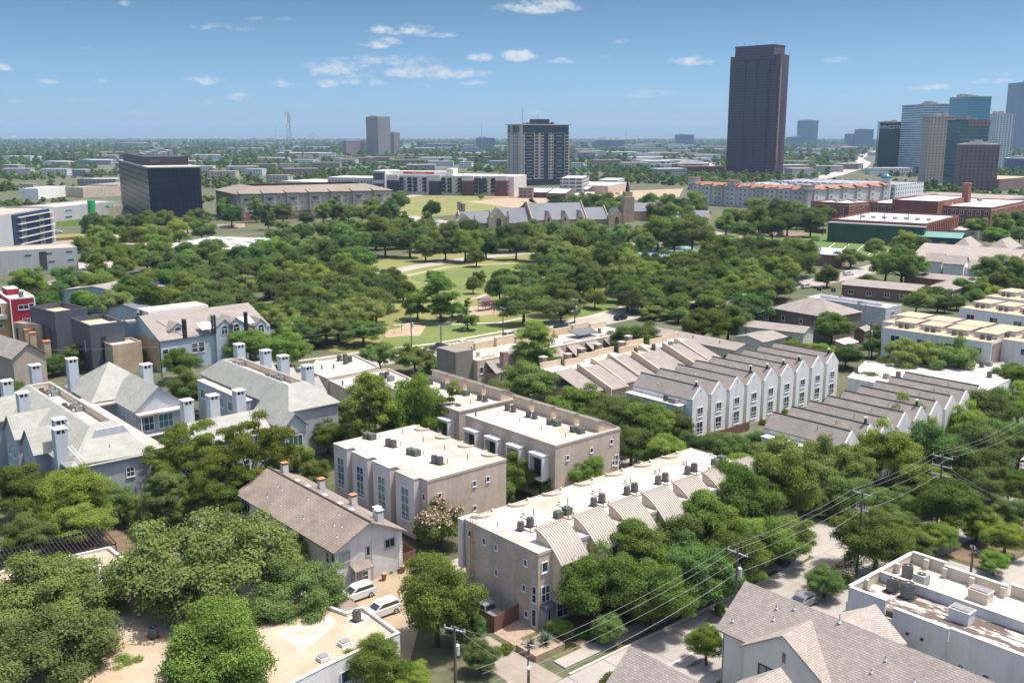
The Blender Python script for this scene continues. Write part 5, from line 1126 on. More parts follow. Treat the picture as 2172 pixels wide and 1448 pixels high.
for x, y in ((1090,585),(1595,515)):
    p = G(*z250(x, y), 9.6)-T2.location; a = -T2.rotation_euler.z; lx = p.x*math.cos(a)-p.y*math.sin(a); ly = p.x*math.sin(a)+p.y*math.cos(a)
    MB().slab([(lx-1.6,ly-1.4,9.12-.62+.4),(lx+1.6,ly-1.4,8.9),(lx+1.6,ly+1.4,10.15),(lx-1.6,ly+1.4,10.15)], .1).build('skylight', M_white, T2)
MB().slab([(wT*.22,.3,7.75),(wT*.36,.3,7.75),(wT*.30,dT*.36,10.9),(wT*.10,dT*.36,10.9)], .05).build('roof_patch', M_brB, T2)
T3,w_,d_ = roofed((276,624),(200,600),(352,606), 6.5, 8.4, 'x', 'brown roofed building with rows of dark solar panels and pale walls', M_lblue, 'building', 'building')
for r in range(3):
    for c in range(7): MB().slab([(w_*.38+c*1.7,2.2+r*1.7,7.25+r*.44),(w_*.38+c*1.7+1.5,2.2+r*1.7,7.25+r*.44),(w_*.38+c*1.7+1.5,3.4+r*1.7,7.75+r*.44),(w_*.38+c*1.7,3.4+r*1.7,7.75+r*.44)], .06).build('solar_panel', mat('solar_cell', (.015,.018,.03), .15, .1, 2, spec=.8), T3)
roofed((300,660),(285,640),(348,650), 4.5, 6.0, 'x', 'small slate blue roofed house below the solar panel roof', M_lblue, 'house', roofs=(mat('slate_roof',(.15,.16,.19),.9,.1,.5),)*2)
roofed((135,610),(105,596),(180,596), 4.0, 5.2, 'x', 'low brown roofed building beside the small car park', M_tbrick, 'building', 'building')
# --- left edge offices
M_panel = mat('grey_panel', (.46,.47,.48), .8, .06, .08); M_bluep = mat('deep_blue_panel', (.022,.045,.105), .5, .06, .1); M_brise = mat('pale_brise_soleil', (.62,.60,.58), .7)
L7,w_,d_ = flat3((-60,536),(-110,520),(163,524), 9.5, 'long low white panel building at the left edge', M_panel, mat('sand_roof', (.42,.35,.275), .9, .08, .1), 'office', 'office_building', par=.3, maxd=20)
for f, z in ((.52,7.0),(.72,7.3),(.92,7.6),(.74,4.0),(.93,4.2)): win(L7, '-y', w_*f, -.002, z, 2.2, .45, fr=M_dframe, sill=False)
win(L7, '-y', w_*.66, -.002, 1.0, 2.6, 7.4, 1, 3, fr=M_dframe, sill=False)
L8,w_,d_ = flat3((-30,462),(-70,448),(112,438), 19.5, 'grey office block with deep blue window bay and white sun shades at the left edge', M_panel, MATS['sand_roof'], 'office', 'office_building', par=.8, maxd=24)
MB().box(w_*.34,w_*.92,-.5,-.004,0,18.8).build('blue_bay', M_bluep, L8)
for r in range(6):
    MB().box(w_*.40,w_*.97,-1.6,-.502,17.1-r*3.1,17.4-r*3.1).build('sun_shade', M_brise, L8)
    for f in (.47,.75): win(L8, '-y', w_*(f+.02), -.502, 14.5-r*3.1+.3, 4.6, 2.0, 4, 1)
L9,w_,d_ = flat3((112,440),(60,420),(258,425), 12, 'pale grey building with green sign and green tower fin', M_panel, MATS['grey_membrane'], 'office', 'office_building', par=.6, maxd=26)
for z in (8.2,4.4): win(L9, '-y', w_*.2, -.002, z, 6.5, 1.6, 6, 1, gl=M_gteal)
gf = MB(); n = 18; pr = [(w_*.52+2.6*math.cos(2*math.pi*i/n), -.6+2.2*math.sin(2*math.pi*i/n)) for i in range(n)]; gf.prism(pr, 0, 14.0)
M_green = mat('bright_green', (.030,.42,.13), .5, .05, .2); gf.build('green_fin', M_green, L9)
gs = MB(); pr = [(w_*.80+4.0*math.cos(2*math.pi*i/20), 9.6+1.1*math.sin(2*math.pi*i/20)) for i in range(20)]; gs.ext_y(pr, -.25, -.01); gs.build('oval_sign', M_green, L9)
gs = MB()
for r, (z, a, b_) in enumerate(((9.8,-2.6,2.6),(9.2,-1.8,1.8))):
    x = a
    while x < b_: gs.box(w_*.8+x,w_*.8+x+.28,-.30,-.252,z,z+.4); x += .42
gs.build('sign_lettering', M_white, L9)
MB().box(w_*.02,w_*.36,-.06,-.004,.2,3.2).build('green_panel', mat('lime_panel', (.22,.36,.06), .6), L9)
flat3((175,398),(190,388),(300,392), 9, 'tan roofed warehouse behind the green fin building', M_tbrick2, mat('tan_gravel', (.33,.28,.22), .9, .1, .06), 'warehouse', 'warehouse', par=.4, maxd=26)
flat3((190,440),(200,425),(262,436), 9, 'low brick building between the green fin and the black office block', M_tbrick2, MATS['tan_gravel'], 'building', 'building', par=.4)
flat3((250,392),(180,380),(330,385), 10, 'wide grey brown roof behind the green fin building', M_tbrick2, mat('grey_brown_roof', (.27,.245,.22), .9, .1, .05), 'building', 'building', par=.4, maxd=30)
L11,w_,d_ = flat3((300,521),(296,512),(360,515), 7.0, 'open framed flat roofed building among trees left of the park', mat('taupe_frame', (.30,.26,.22), .9), MATS['sand_roof'], 'building', 'building', par=.4)
for f in (.2,.5,.8): win(L11, '-y', w_*f, -.002, 1, w_*.22, 4.5, 1, 1, fr=M_dframe, sill=False)
L12,w_,d_ = flat3((506,529),(458,496),(617,506), 7.5, 'white flat roofed apartment block with roof boxes among trees left of the park', M_wrow, MATS['light_membrane'], 'apartments', 'apartment_building', par=.3, maxd=40)
for i in range(4):
    for j in range(2): MB().box(w_*(.15+.2*i),w_*(.15+.2*i)+4.5,d_*(.2+.38*j),d_*(.2+.38*j)+5,7.2,8.1,0).build('roof_box', M_white, L12)
for f in (.1,.14,.18): win(L12, '-x', d_*f*2, -.002, 4, 1.2, 1.5)
flat3((262,505),(215,492),(292,497), 5, 'low tan roofed building with rooftop boxes beside the ochre car park', M_tbrick, MATS['sand_roof'], 'building', 'building', par=.3)
flat3((80,400),(88,388),(140,394), 9.5, 'white modern house with curved end and long window band', M_wrow, MATS['grey_membrane'], 'house', 'house', par=.3, maxd=16)
# ------------------------------------------------------------------ far town
def tower(near, left, right, h, label, m, cat='tower', name='tower', roofm=None, base_z=0.0):
    o, W_, D_ = bld3(name, near, left, right, h, label, cat)
    MB().box(0,W_,0,D_,0,h-.01).build('walls', m, o); MB().box(-.25,W_+.25,-.25,D_+.25,h,h+.7).build('roof', roofm or M_cope, o)
    return o, W_, D_
def bldA(name, xn, yb, xl, xr, ang, label, cat):
    """frame on the ground from its near corner, the pixel columns of its left and right ends and its heading"""
    p = G(xn, yb, 0); o = empty(name, p, ang, label, cat)
    def col(q): return CX + F*q.x/(q.y*math.cos(PITCH)-(0-CAMH)*math.sin(PITCH))
    def solve(d, x, s):
        lo, hi = 0.0, 200.0
        for _ in range(40):
            m = (lo+hi)/2
            if (col(p+d*m)-x)*s < 0: lo = m
            else: hi = m
        return lo
    return o, solve(Vector((math.cos(ang), math.sin(ang), 0)), xr, 1), solve(Vector((-math.sin(ang), math.cos(ang), 0)), xl, -1)
FB = facade('black_glass', (.012,.016,.024), (.010,.018,.032), 2.4, 3.7, .86, .9, win2=(.016,.028,.050), rough=.3)
BO, w_, d_ = bldA('office_building', 322, 480, 256, 432, R(26), 'black glass office block with a flat penthouse', 'office')
MB().box(0,w_,0,d_,0,34.9).build('walls', FB, BO); MB().box(-.25,w_+.25,-.25,d_+.25,34.91,35.6).build('roof', M_cope, BO)
MB().box(w_*.06,w_*.92,d_*.15,d_*.9,35.7,41).build('penthouse', M_dframe, BO); b = MB()
for i in range(6): b.box(w_*(.2+.11*i),w_*(.2+.11*i)+3,d_*.4,d_*.55,41.01,42.2+i % 3)
b.build('roof_plant', M_acl, BO); b = MB()
for i in range(26): b.box(w_*i/26-.12,w_*i/26+.12,-.28,-.002,2,34.6)
b.build('mullions', mat('dark_mullion', (.03,.045,.07), .35), BO)
MB().box(w_*.06+3,w_*.06+9,d_*.15-.2,d_*.15-.01,37.5,39.3).build('sign_plate', mat('dim_sign', (.10,.11,.13), .6), BO)
M_creamw = mat('cream_apartment', (.50,.47,.38), .9, .06, .1); M_ww = mat('far_white', (.64,.61,.57), .85, .05, .1); M_dkp = mat('charcoal_panel', (.045,.05,.065), .7, .1, .1); M_bwall = mat('brick_panel', (.15,.085,.07), .85, .1, .1)
def fwin(par, face, a, c, z, w=1.5, h=1.7, dark=True):
    """far window: frame and glass in one mesh"""
    def f():
        b = MB(); b.box(-w/2,w/2,-.16,-.004,0,h).box(-w/2+.18,w/2-.18,-.2,-.161,.18,h-.18,1).box(-.08,.08,-.23,-.201,.18,h-.18)
        return b.mesh('window', [M_frame, M_dframe])
    o = link('window', cached(('fw', w, h), f), par); o.rotation_euler.z = ROT[face]; o.location = (a,c,z) if face[1]=='y' else (c,a,z); return o
CA, wc, dc = bld3('apartment_building', (502,412), (432,405), (830,403), 17.2, 'long cream apartment block with hipped brown roofs and brick base behind street trees', 'apartments')
dc = 62
MB().box(0,wc,0,dc,5.5,17).box(-.02,wc+.02,-.02,dc,0,5.49,1).build('walls', [M_creamw, M_rbrick], CA)
M_tanr = mat('tan_shingle_far', (.255,.215,.175), .9, .08, .08)
b = MB(); e = 1.0; k = 14
Q = [(-e,-e,17.2),(wc+e,-e,17.2),(wc+e,dc,17.2),(-e,dc,17.2)]; T = [(k,k,21.5),(wc-k,k,21.5),(wc-k,dc-k,21.5),(k,dc-k,21.5)]
for i in range(4): b.slab([Q[i],Q[(i+1)%4],T[(i+1)%4],T[i]], .3)
b.build('roof', M_tanr, CA); MB().box(k+.1,wc-k-.1,k+.1,dc-k-.1,17.05,19.4).build('inner_roof', mat('court_roof', (.33,.28,.23), .9), CA)
nb = 7
for i in range(nb):
    x0 = wc*(i+.12)/nb; x1 = wc*(i+.62)/nb
    MB().box(x0,x1,-2.0,-.021,5.5,17.4).box(x0-.02,x1+.02,-2.02,-.022,0,5.49,1).build('bay', [M_creamw, M_rbrick], CA)
    MB().slab([(x0-.8,-3,17.5),(x1+.8,-3,17.5),(x1+.8,5,19.3),(x0-.8,5,19.3)], .3).build('bay_roof', M_tanr, CA)
    for z in (2.2,6.6,10,13.6):
        fwin(CA, '-y', x0+(x1-x0)*.22, -2.022, z); fwin(CA, '-y', x0+(x1-x0)*.8, -2.022, z); fwin(CA, '-y', x1+wc*.19/nb, -.022, z)
    MB().box((x0+x1)/2-1.2,(x0+x1)/2+1.2,-2.9,-2.021,13.3,14.4).build('balcony', M_dframe, CA)
# white, charcoal and brick apartment complex
WA, ww, dw = bld3('apartment_building', (822,371), (780,366), (1090,374), 18, 'long white and charcoal apartment complex with red leasing banner', 'apartments')
MB().box(0,ww,0,45,0,17.9,0,1).build('walls', [M_ww, M_white], WA)
for f0, f1, m, z in ((0,.09,M_dkp,13),(.34,.43,M_dkp,13),(.60,.69,M_bwall,13.5),(.735,.752,M_dkp,16),(.86,.95,M_bwall,14)): MB().box(ww*f0,ww*f1,-2.2,-.004,0,z).box(ww*f0,ww*f1,-2.1,-.006,z+.01,18.3,1).build('panel_bay', [m, M_ww], WA)
FA = []
for i in range(22):
    f = .1+.9*i/22
    for z in (1.6,5.0,8.4,11.8): FA.append((f, z))
for n_, (f, z) in enumerate(FA): fwin(WA, '-y', ww*f, -.005, z, 1.7, 2.0)
for f in (.115,.18,.225,.30,.45,.50,.58,.71,.775,.84):
    b = MB()
    for z in (3.2,6.6,10,13.4): b.box(ww*f-2.2,ww*f+2.2,-1.7,-.25,z,z+.25).box(ww*f-2.2,ww*f+2.2,-1.7,-1.62,z+.25,z+1.2).box(ww*f-1.9,ww*f+1.9,-.35,-.252,z+.3,z+2.6)
    b.build('balcony_stack', M_dkp, WA)
MB().box(ww*.02,ww*.52,3,16,17.95,21.5).box(ww*.47,ww*.52,2.5,16.2,21.51,24).build('upper_block', M_white, WA)
MB().box(ww*.12,ww*.37,2.8,2.98,19.0,21.0).build('banner', mat('banner_red', (.55,.05,.05), .7, .05, 1), WA)
def text(s, size, m, par, loc, rz=0.0, name='lettering', ext=.05):
    c = bpy.data.curves.new(name, 'FONT'); c.body = s; c.size = size; c.extrude = ext; c.align_x = 'CENTER'; c.align_y = 'CENTER'; c.materials.append(m)
    tmp = bpy.data.objects.new('tmp', c); COL.objects.link(tmp); bpy.context.view_layer.update(); me = bpy.data.meshes.new_from_object(tmp.evaluated_get(bpy.context.evaluated_depsgraph_get())); bpy.data.objects.remove(tmp); me.materials.clear(); me.materials.append(m)
    o = bpy.data.objects.new(name, me); COL.objects.link(o); o.location = loc; o.rotation_euler = (R(90),0,rz); o.parent = par; return o
text('NOW LEASING', 1.9, M_white, WA, (ww*.245, 2.72, 20.0))
MB().box(-ww*.10,-.01,-6,30,0,22,0,1).build('corner_block', [M_ww, M_white], WA); MB().box(-ww*.52,-ww*.102,4,40,0,15,0,1).build('left_wing', [M_ww, M_white], WA)
for i in range(4): fwin(WA, '-y', -ww*.085+i*ww*.022, -6.005, 13.4, 3.0, 7.0); fwin(WA, '-y', -ww*.085+i*ww*.022, -6.005, 4.5, 3.0, 6.0)
for i in range(14): fwin(WA, '-y', -ww*.5+i*ww*.027, 3.995, 9.8, 1.8, 2.4)
flat3((760,388),(690,378),(830,383), 9, 'white roofed low building left of the apartment complex with the red banner', M_ww, M_white, 'building', 'building')
# residential tower
TA, wt, dt = bldA('tower', 1107, 394, 1077, 1205, R(24), 'cream and dark glass residential tower with balconies beside the white apartment complex', 'tower')
FG = facade('tower_glass', (.035,.055,.065), (.015,.035,.05), 3.2, 3.3, .9, .75, win2=(.05,.085,.10), rough=.1)
M_tcream = mat('tower_cream', (.50,.46,.39), .9, .05, .05)
MB().box(0,wt,0,dt,0,65.4).build('walls', FG, TA); MB().box(-2.5,wt+2.5,-2.5,dt+2.5,65.41,66.4).build('roof', M_cope, TA)
MB().box(wt*.38,wt*.68,dt*.3,dt*.7,66.41,72).build('penthouse', M_dkp, TA); MB().tube((4,8,66),(4,8,86),.5,.2,6).build('mast', M_acl, TA); MB().tube((wt*.4,8,72),(wt*.4,8,79),.35,.15,6).build('mast', M_acl, TA)
b = MB()
for i in range(9): b.box(4+i*4.4,6.5+i*4.4,6,9,66.41,67.6+(i%3)*.6)
b.build('roof_plant', M_dkp, TA)
for f0, f1 in ((-.02,.045),(.245,.36),(.37,.45),(.555,.66),(.90,1.0)): MB().box(wt*f0,wt*f1,-1.6,-.01,7,57).build('cream_pier', M_tcream, TA)
MB().box(-1.6,-.01,dt*.10,dt*.92,7,57).box(-1.5,-.012,-1.6,dt*.09,7,65).box(-1.5,-.012,dt*.60,dt*.72,57.01,65).build('cream_side', M_tcream, TA)
b = MB()
for r in range(15):
    z = 8.5+r*3.3
    for f in (.30,.945): b.box(wt*f-2.2,wt*f+2.2,-1.75,-1.602,z,z+2.3)
    for f in (.40,.43,.58,.635): b.box(wt*f-1.0,wt*f+1.0,-1.75,-1.602,z,z+2.0)
    b.box(wt*.02-.6,wt*.02+.6,-1.75,-1.602,z,z+2.0)
    for f in (.22,.36,.5,.8): b.box(-1.75,-1.602,dt*f-1.1,dt*f+1.1,z,z+1.9)
tag(b.build('windows', M_dframe, TA), kind='stuff')
b = MB()
for r in range(16):
    z = 7.2+r*3.3
    if r % 2: b.box(wt*.05,wt*.24,-1.2,-.011,z,z+.35).box(wt*.68,wt*.89,-1.2,-.011,z,z+.35)
    else: b.box(wt*.09,wt*.20,-2.0,-.011,z,z+.5).box(wt*.72,wt*.84,-2.0,-.011,z,z+.5)
    b.box(-1.9,-.011,dt*.92+.01,dt+1.6,z,z+.5).box(wt+.01,wt+2.2,2,9,z,z+.5)
b.build('balcony_slabs', mat('slab_white', (.55,.54,.52), .8), TA)
# granite skyscraper
CT, wk, dk = bld3('skyscraper', (1639,105), (1655,102), (1548,112), 160, 'tall purple brown granite skyscraper with stepped crown', 'skyscraper') if False else (None, 0, 0)
pN = G(1639, 371, 0); pL = G(1538, 368, 0); pR = G(1662, 366, 0)
ang = math.atan2((pN-pL).y, (pN-pL).x); CT = empty('skyscraper', (pL.x, pL.y, 0), ang, 'tall purple brown granite skyscraper with stepped crown', 'skyscraper'); wk = (pN-pL).length; dk = 30
FC = facade('granite_grid', (.090,.042,.056), (.012,.013,.036), 2.6, 3.9, .50, .55, win2=(.035,.034,.055), rough=.12)
FC2 = facade('granite_dark', (.050,.028,.050), (.012,.015,.038), 2.0, 3.9, .72, .70, win2=(.028,.034,.058), rough=.12)
M_gran = mat('granite', (.098,.046,.060), .6, .1, .02)
MB().box(8,wk-8,0,dk,0,176).build('core', FC, CT)
for x0, x1, y0, y1, h in ((-1,7.99,3,dk-3,164),(wk-7.99,wk+1,3,dk-3,164),(1.5,7.99,.5,2.99,152),(wk-7.99,wk-1.5,.5,2.99,150)): MB().box(x0,x1,y0,y1,0,h).build('corner_pier', M_gran if x1-x0 > 7 else FC, CT)
MB().box(12,wk-12,-3.2,-.01,0,158).build('front_bay', FC2, CT); MB().box(9,wk-9,-1.6,-.012,0,150).build('front_step', FC, CT) if False else None
for i in range(3):
    xm = 12+(wk-24)*(i+.5)/3; MB().box(xm-(wk-24)/6+1.2,xm+(wk-24)/6-1.2,-4.6,-3.21,0,152).build('oriel', FC2, CT)
    b = MB(); pr = [(xm+((wk-24)/6-1.2)*math.cos(math.pi*j/10), 152+5*math.sin(math.pi*j/10)) for j in range(11)]; b.ext_y(pr, -4.6, -3.21); b.build('oriel_arch', M_gran, CT)
for i in range(2): xm = 12+(wk-24)*(i+1)/3; MB().box(xm-.9,xm+.9,-4.0,-3.215,0,156).build('glass_strip', M_dkp, CT)
MB().box(7.5,wk-7.5,-.5,dk+.5,176.01,177.5).build('cornice', M_gran, CT)
b = MB()
for x in (8,20,40,wk-9): b.tube((x,4,177),(x,4,183),.3,.1,5)
b.build('antennas', M_dframe, CT)
MB().box(wk-6+.02,wk+1.2,dk*.35,dk*.65,0,150).build('side_bay', FC2, CT); MB().box(wk+.01,wk+2.2,3,6,20,150).build('lit_pier', mat('sunlit_granite', (.30,.18,.15), .6), CT)  # lighter pinkish pier: sunlight on this side is put into its colour
# right-hand cluster
def tower_px(x0, xm, x1, yt, yb, depth, label, ml, mr, cat='tower', name='tower', cap=None, rel=28):
    """tower seen on its corner: left face from x0 to xm, right face from xm to x1; rel = heading against the line of sight"""
    pm = G(xm, yb, 0); one = (xm-x0) < .2*(x1-xm)
    a = (R(6) if one else R(rel)) - math.atan2(pm.x, pm.y)
    o, Wx, Dy = bldA(name, xm, yb, x0, x1, a, label, cat)
    h = at_dist(xm, yt, pm.y).z; Dy = min(max(Dy, 12), 90); Wx = max(Wx, 8)
    if one: Dy = depth
    MB().box(0,Wx,0,Dy,0,h-.01).build('walls', ml, o); MB().box(-.4,Wx+.4,-.4,Dy+.4,h,h+1.2).build('roof', cap or M_cope, o)
    b = MB(); q = random.Random(int(xm)); 
    for i_ in range(5): x_ = q.uniform(.1,.7)*Wx; y_ = q.uniform(.1,.6)*Dy; b.box(x_,x_+Wx*.18,y_,y_+Dy*.2,h+1.21,h+2.2+q.uniform(0,3.5))
    tag(b.build('roof_plant', M_acl, o), kind='stuff')
    if mr is not ml: MB().box(.01,Wx-.01,-.5,-.01,0,h-.5).build('right_face', mr, o)
    return o, Wx, Dy, h
FW = facade('green_black_glass', (.010,.020,.024), (.008,.024,.030), 3.0, 3.9, .92, .85, win2=(.012,.040,.048), rough=.08)
FR_ = facade('blue_balcony_glass', (.50,.54,.55), (.07,.19,.26), 4.5, 3.4, .94, .62, win2=(.16,.34,.43), rough=.1)
FT = facade('teal_glass_grid', (.15,.34,.42), (.06,.25,.33), 3.4, 3.6, .92, .86, win2=(.08,.24,.31), rough=.08)
FTn = facade('tan_punched', (.46,.39,.31), (.05,.08,.10), 4.2, 3.6, .32, .55, win2=(.10,.15,.17))
FBk = facade('plum_brick_punched', (.22,.135,.12), (.02,.04,.06), 4.0, 3.6, .38, .55, win2=(.05,.08,.10))
FGr = facade('green_glass_bands', (.08,.15,.16), (.015,.075,.08), 5.0, 3.6, .96, .66, win2=(.03,.11,.12), rough=.1)
FWh = facade('white_banded', (.60,.62,.62), (.09,.19,.25), 5.2, 3.5, .5, .62, win2=(.14,.24,.30))
FDt = facade('downtown_blue', (.10,.14,.20), (.06,.10,.16), 3.2, 4.0, .6, .7, win2=(.09,.14,.21), rough=.2)
WS, wx, dy, hh = tower_px(1857, 1859, 1909, 260, 363, 30, 'dark green glass office tower with a white sign near its top', FW, FW, 'office tower', 'office_tower')
text('WINGSTOP', 8.0, M_white, WS, (wx*.5, -.9, hh-7.5), ext=.3)
tower_px(1903, 1960, 2002, 222, 368, 30, 'tall pale residential tower with blue glass bands and flat roof slab behind the tan tower', FR_, FR_, name='residential_tower')
tower_px(2001, 2040, 2088, 206, 366, 30, 'blue green glass tower rising highest behind the plum brick building', FT, FT, name='glass_tower')
tower_px(1946, 1962, 2016, 248, 389, 30, 'tan tower with small scattered windows in front of the blue glass towers', FTn, FTn, name='residential_tower')
o, wx, dy, hh = tower_px(1998, 2025, 2086, 257, 400, 40, 'green glass tower with brown crown between the tan tower and the plum brick block', FGr, FGr, name='glass_tower', cap=MATS['granite']); MB().box(wx*.25,wx+.3,-.6,dy*.5,hh-5,hh+.9).build('brown_crown', FBk, o)
tower_px(2024, 2030, 2112, 308, 404, 40, 'plum brick block with square windows at the foot of the green glass tower', FBk, FBk, name='brick_block')
tower_px(2086, 2104, 2142, 243, 358, 30, 'slim white tower with blue window bands at the right', FWh, FWh, name='residential_tower')
o, wx, dy, hh = tower_px(2122, 2150, 2215, 176, 318, 60, 'distant blue domed skyscraper cut by the right edge', FDt, FDt, 'skyscraper', 'skyscraper', cap=M_dkp)
b = MB(); n = 16
for i in range(5):
    p, q = i*math.pi/10, (i+1)*math.pi/10
    b.tube((wx*.5,dy*.5,hh+1+22*math.sin(p)), (wx*.5,dy*.5,hh+1+22*math.sin(q)), 24*math.cos(p), max(.2, 24*math.cos(q)), 20)
b.build('dome', M_dkp, o)
for (x0,xm,x1,yt,yb,l) in ((1685,1690,1733,256,310,'blue grey office tower on the horizon right of the granite skyscraper'),(1664,1668,1700,291,312,'low blue grey block beside the horizon office tower'),(1805,1812,1851,275,313,'rounded blue grey block on the horizon left of the white signed tower'),(1790,1795,1818,285,313,'small dark block on the horizon left of the rounded one'),(1428,1432,1471,286,312,'low dark block on the horizon left of the granite skyscraper'),(1261,1265,1325,298,316,'wide dark glass block on the horizon right of the cream residential tower'),(1007,1012,1049,293,318,'dark square block on the horizon left of the cream residential tower'),(900,905,968,306,316,'wide red brown block on the horizon'),(975,978,1018,309,318,'low brown block with red roof on the horizon'),(852,856,872,305,318,'pair of small pale blocks beside the tan tower'),(1350,1352,1402,306,318,'low grey block on the horizon between dark blocks'),(585,590,606,296,305,'small dark block at the foot of the radio mast'),(2130,2134,2200,337,364,'grey parking structure at the right edge')):
    tower_px(x0,xm,x1,yt,yb,40,l,FDt if 'pale' not in l else FWh,FDt if 'pale' not in l else FWh,'building','distant_block')
FTt = facade('taupe_far', (.25,.20,.18), (.12,.10,.10), 3.0, 4.0, .3, .5)
tower_px(778,803,829,248,330,40,'twin slab taupe tower on the left horizon',FTt,mat('taupe_blank',(.27,.235,.22),.9,.05,.02),'tower','tower'); tower_px(828,836,849,282,328,30,'lower taupe slab beside the tall taupe tower',FTt,FTt,'tower','tower'); tower_px(727,735,772,299,330,40,'squat taupe block left of the tall taupe tower',FTt,FTt,'building','distant_block')
# terracotta roofed apartments
MA, wm, dm = bld3('apartment_building', (1714,403), (1479,390), (1890,393), 15.6, 'white apartment building with terracotta tiled roof edges and a teal dome', 'apartments')
M_terra = mat('terracotta_far', (.33,.17,.115), .85, .1, .15)
MB().box(0,wm,0,14,0,15.4,0).box(0,14,14.01,dm,0,15.4,0).build('walls', M_ww, MA)
MB().box(14.01,wm,14.02,dm,0,14.6).build('inner_blocks', mat('clutter_roof', (.42,.42,.44), .8, .3, .12, col2=(.13,.13,.15), detail=3), MA)
b = MB(); b.slab([(-.8,-.8,15.3),(wm+.8,-.8,15.3),(wm+.8,6,18),(-.8,6,18)], .3).slab([(-.8,-.8,15.3),(-.8,dm,15.3),(6,dm,18),(6,-.8,18)][::-1], .3); b.build('tiled_roof', M_terra, MA)
for i in range(9):
    y = dm*(i+.5)/9
    MB().box(-1.4,-.01,y-4,y+2,0,16.2).build('bay', M_ww if i % 3 else M_creamw, MA)
    MB().slab([(-2.2,y-4.6,16.3),(-2.2,y+2.6,16.3),(3,y+2.6,18.2),(3,y-4.6,18.2)][::-1], .3).build('bay_roof', M_terra, MA)
    for z in (1.5,5,8.5,12): fwin(MA, '-x', y-1, -1.41, z, 1.9, 2.0); fwin(MA, '-x', y+4.2, -.012, z, 1.6, 2.0)
for i in range(6):
    x = wm*(i+.5)/6
    MB().box(x-3,x+3,-1.4,-.01,0,16.2).build('bay', M_ww, MA); MB().slab([(x-3.6,-2.2,16.3),(x+3.6,-2.2,16.3),(x+3.6,3,18.2),(x-3.6,3,18.2)], .3).build('bay_roof', M_terra, MA)
    for z in (5,9,12.5): fwin(MA, '-y', x, -1.41, z, 1.9, 2.0)
for x, y, h in ((2,2,19),(2,dm*.62,20),(2,dm-3,21)): MB().box(x-4,x+3,y-4,y+3,15.41,h,0).build('corner_turret', M_ww, MA); MB().slab([(x-5,y-5,h+.2),(x+4,y-5,h+.2),(x+4,y+4,h+.2),(x-5,y+4,h+.2)], .3).build('turret_roof', M_terra, MA)
b = MB().tube((wm-3,3,0),(wm-3,3,21),4,4,16)
b.build('round_turret', M_ww, MA); b = MB()
for i in range(5): p, q = i*math.pi/10, (i+1)*math.pi/10; b.tube((wm-3,3,21+3.8*math.sin(p)),(wm-3,3,21+3.8*math.sin(q)),4.1*math.cos(p),max(.05,4.1*math.cos(q)),16)
b.build('teal_dome', mat('teal_dome', (.03,.22,.26), .3, .1, .5, spec=.6), MA)
b = MB(); rr = random.Random(4)
for i in range(70): x = rr.uniform(16,wm-3); y = rr.uniform(16,dm-4); s = rr.uniform(1,3); b.box(x,x+s,y,y+s,14.62,14.7+rr.uniform(.6,2))
tag(b.build('roof_plant', M_acl, MA), kind='stuff')
flat3((1900,392),(1720,378),(1960,386), 16, 'wide grey roofed apartment block behind the terracotta roofs', FWh, MATS['clutter_roof'], 'apartments', 'apartment_building')
flat3((1930,418),(1880,405),(1990,410), 6, 'long low grey building right of the teal dome', M_panel, MATS['tan_gravel'], 'building', 'building')
flat3((2120,380),(2108,372),(2200,374), 12, 'brick apartment block at the right edge below the white tower', FBk, M_trf, 'apartments', 'apartment_building')
flat3((2090,428),(1960,408),(2200,415), 5, 'wide flat grey parking deck beyond the brick school', M_panel, MATS['tan_gravel'], 'parking deck', 'parking_deck')
# brick school and glazed gymnasium
M_sch = mat('school_brick', (.27,.10,.075), .9, .1, .15, fine=.05); M_scr = mat('school_roof', (.54,.53,.52), .85, .06, .08)
def school(near, left, right, h, label, nx, ny):
    o, W_, D_ = flat3(near, left, right, h, label, M_sch, M_scr, 'school', 'school_building', par=.7)
    MB().box(-.1,W_+.1,-.12,-.002,h-2.0,h-1.7).box(-.12,-.002,0,D_,h-2.0,h-1.7).build('stone_band', M_cream, o)
    for z in (2.2,6.6):
        for i in range(nx): fwin(o, '-y', W_*(i+.5)/nx, -.004, z, 2.6, 2.6)
        for i in range(ny): fwin(o, '-x', D_*(i+.5)/ny, -.004, z, 2.6, 2.6)
    rr = random.Random(int(W_*10))
    for i in range(6): x = rr.uniform(.1,.8)*W_; y = rr.uniform(.2,.8)*D_; MB().box(x,x+2.4,y,y+2,h-.69,h+.9).build('roof_unit', M_acl, o)
    return o, W_, D_
school((1801,431),(1741,425),(1862,426), 12.5, 'brick school block nearest the terracotta apartments', 3, 3)
SB, ws, ds = school((2103,440),(1862,425),(2185,424), 12, 'long brick school wing with white roofs and tall chimney', 4, 16)
p = G(2023,470,0); o = empty('chimney_stack', (p.x+12,p.y+12,0), U, 'tall square brick chimney at the school', 'chimney'); MB().box(-2,2,-2,2,0,23).build('shaft', M_sch, o); MB().box(-2.2,2.2,-2.2,2.2,23.01,24).build('cap', M_rbrick, o)
flat3((1990,427),(1930,418),(2060,416), 15, 'upper brick storey of the school behind the chimney', M_sch, M_scr, 'school', 'school_building')
GY, wg, dg = flat3((1964,474),(1779,461),(2034,456), 11.5, 'gymnasium with tall green glass wall and ribbed brick end', M_sch, M_scr, 'gymnasium', 'gymnasium', par=.8)
FGl = facade('green_curtain_wall', (.02,.06,.05), (.012,.06,.052), 4.0, 5.4, .96, .97, win2=(.02,.085,.075), rough=.1); MB().box(-3.5,-.01,-.5,dg+.3,0,9.6).build('glass_hall', FGl, GY); MB().box(-3.7,-.01,-.7,dg+.5,9.61,10.1).build('hall_roof', M_panel, GY)
b = MB()
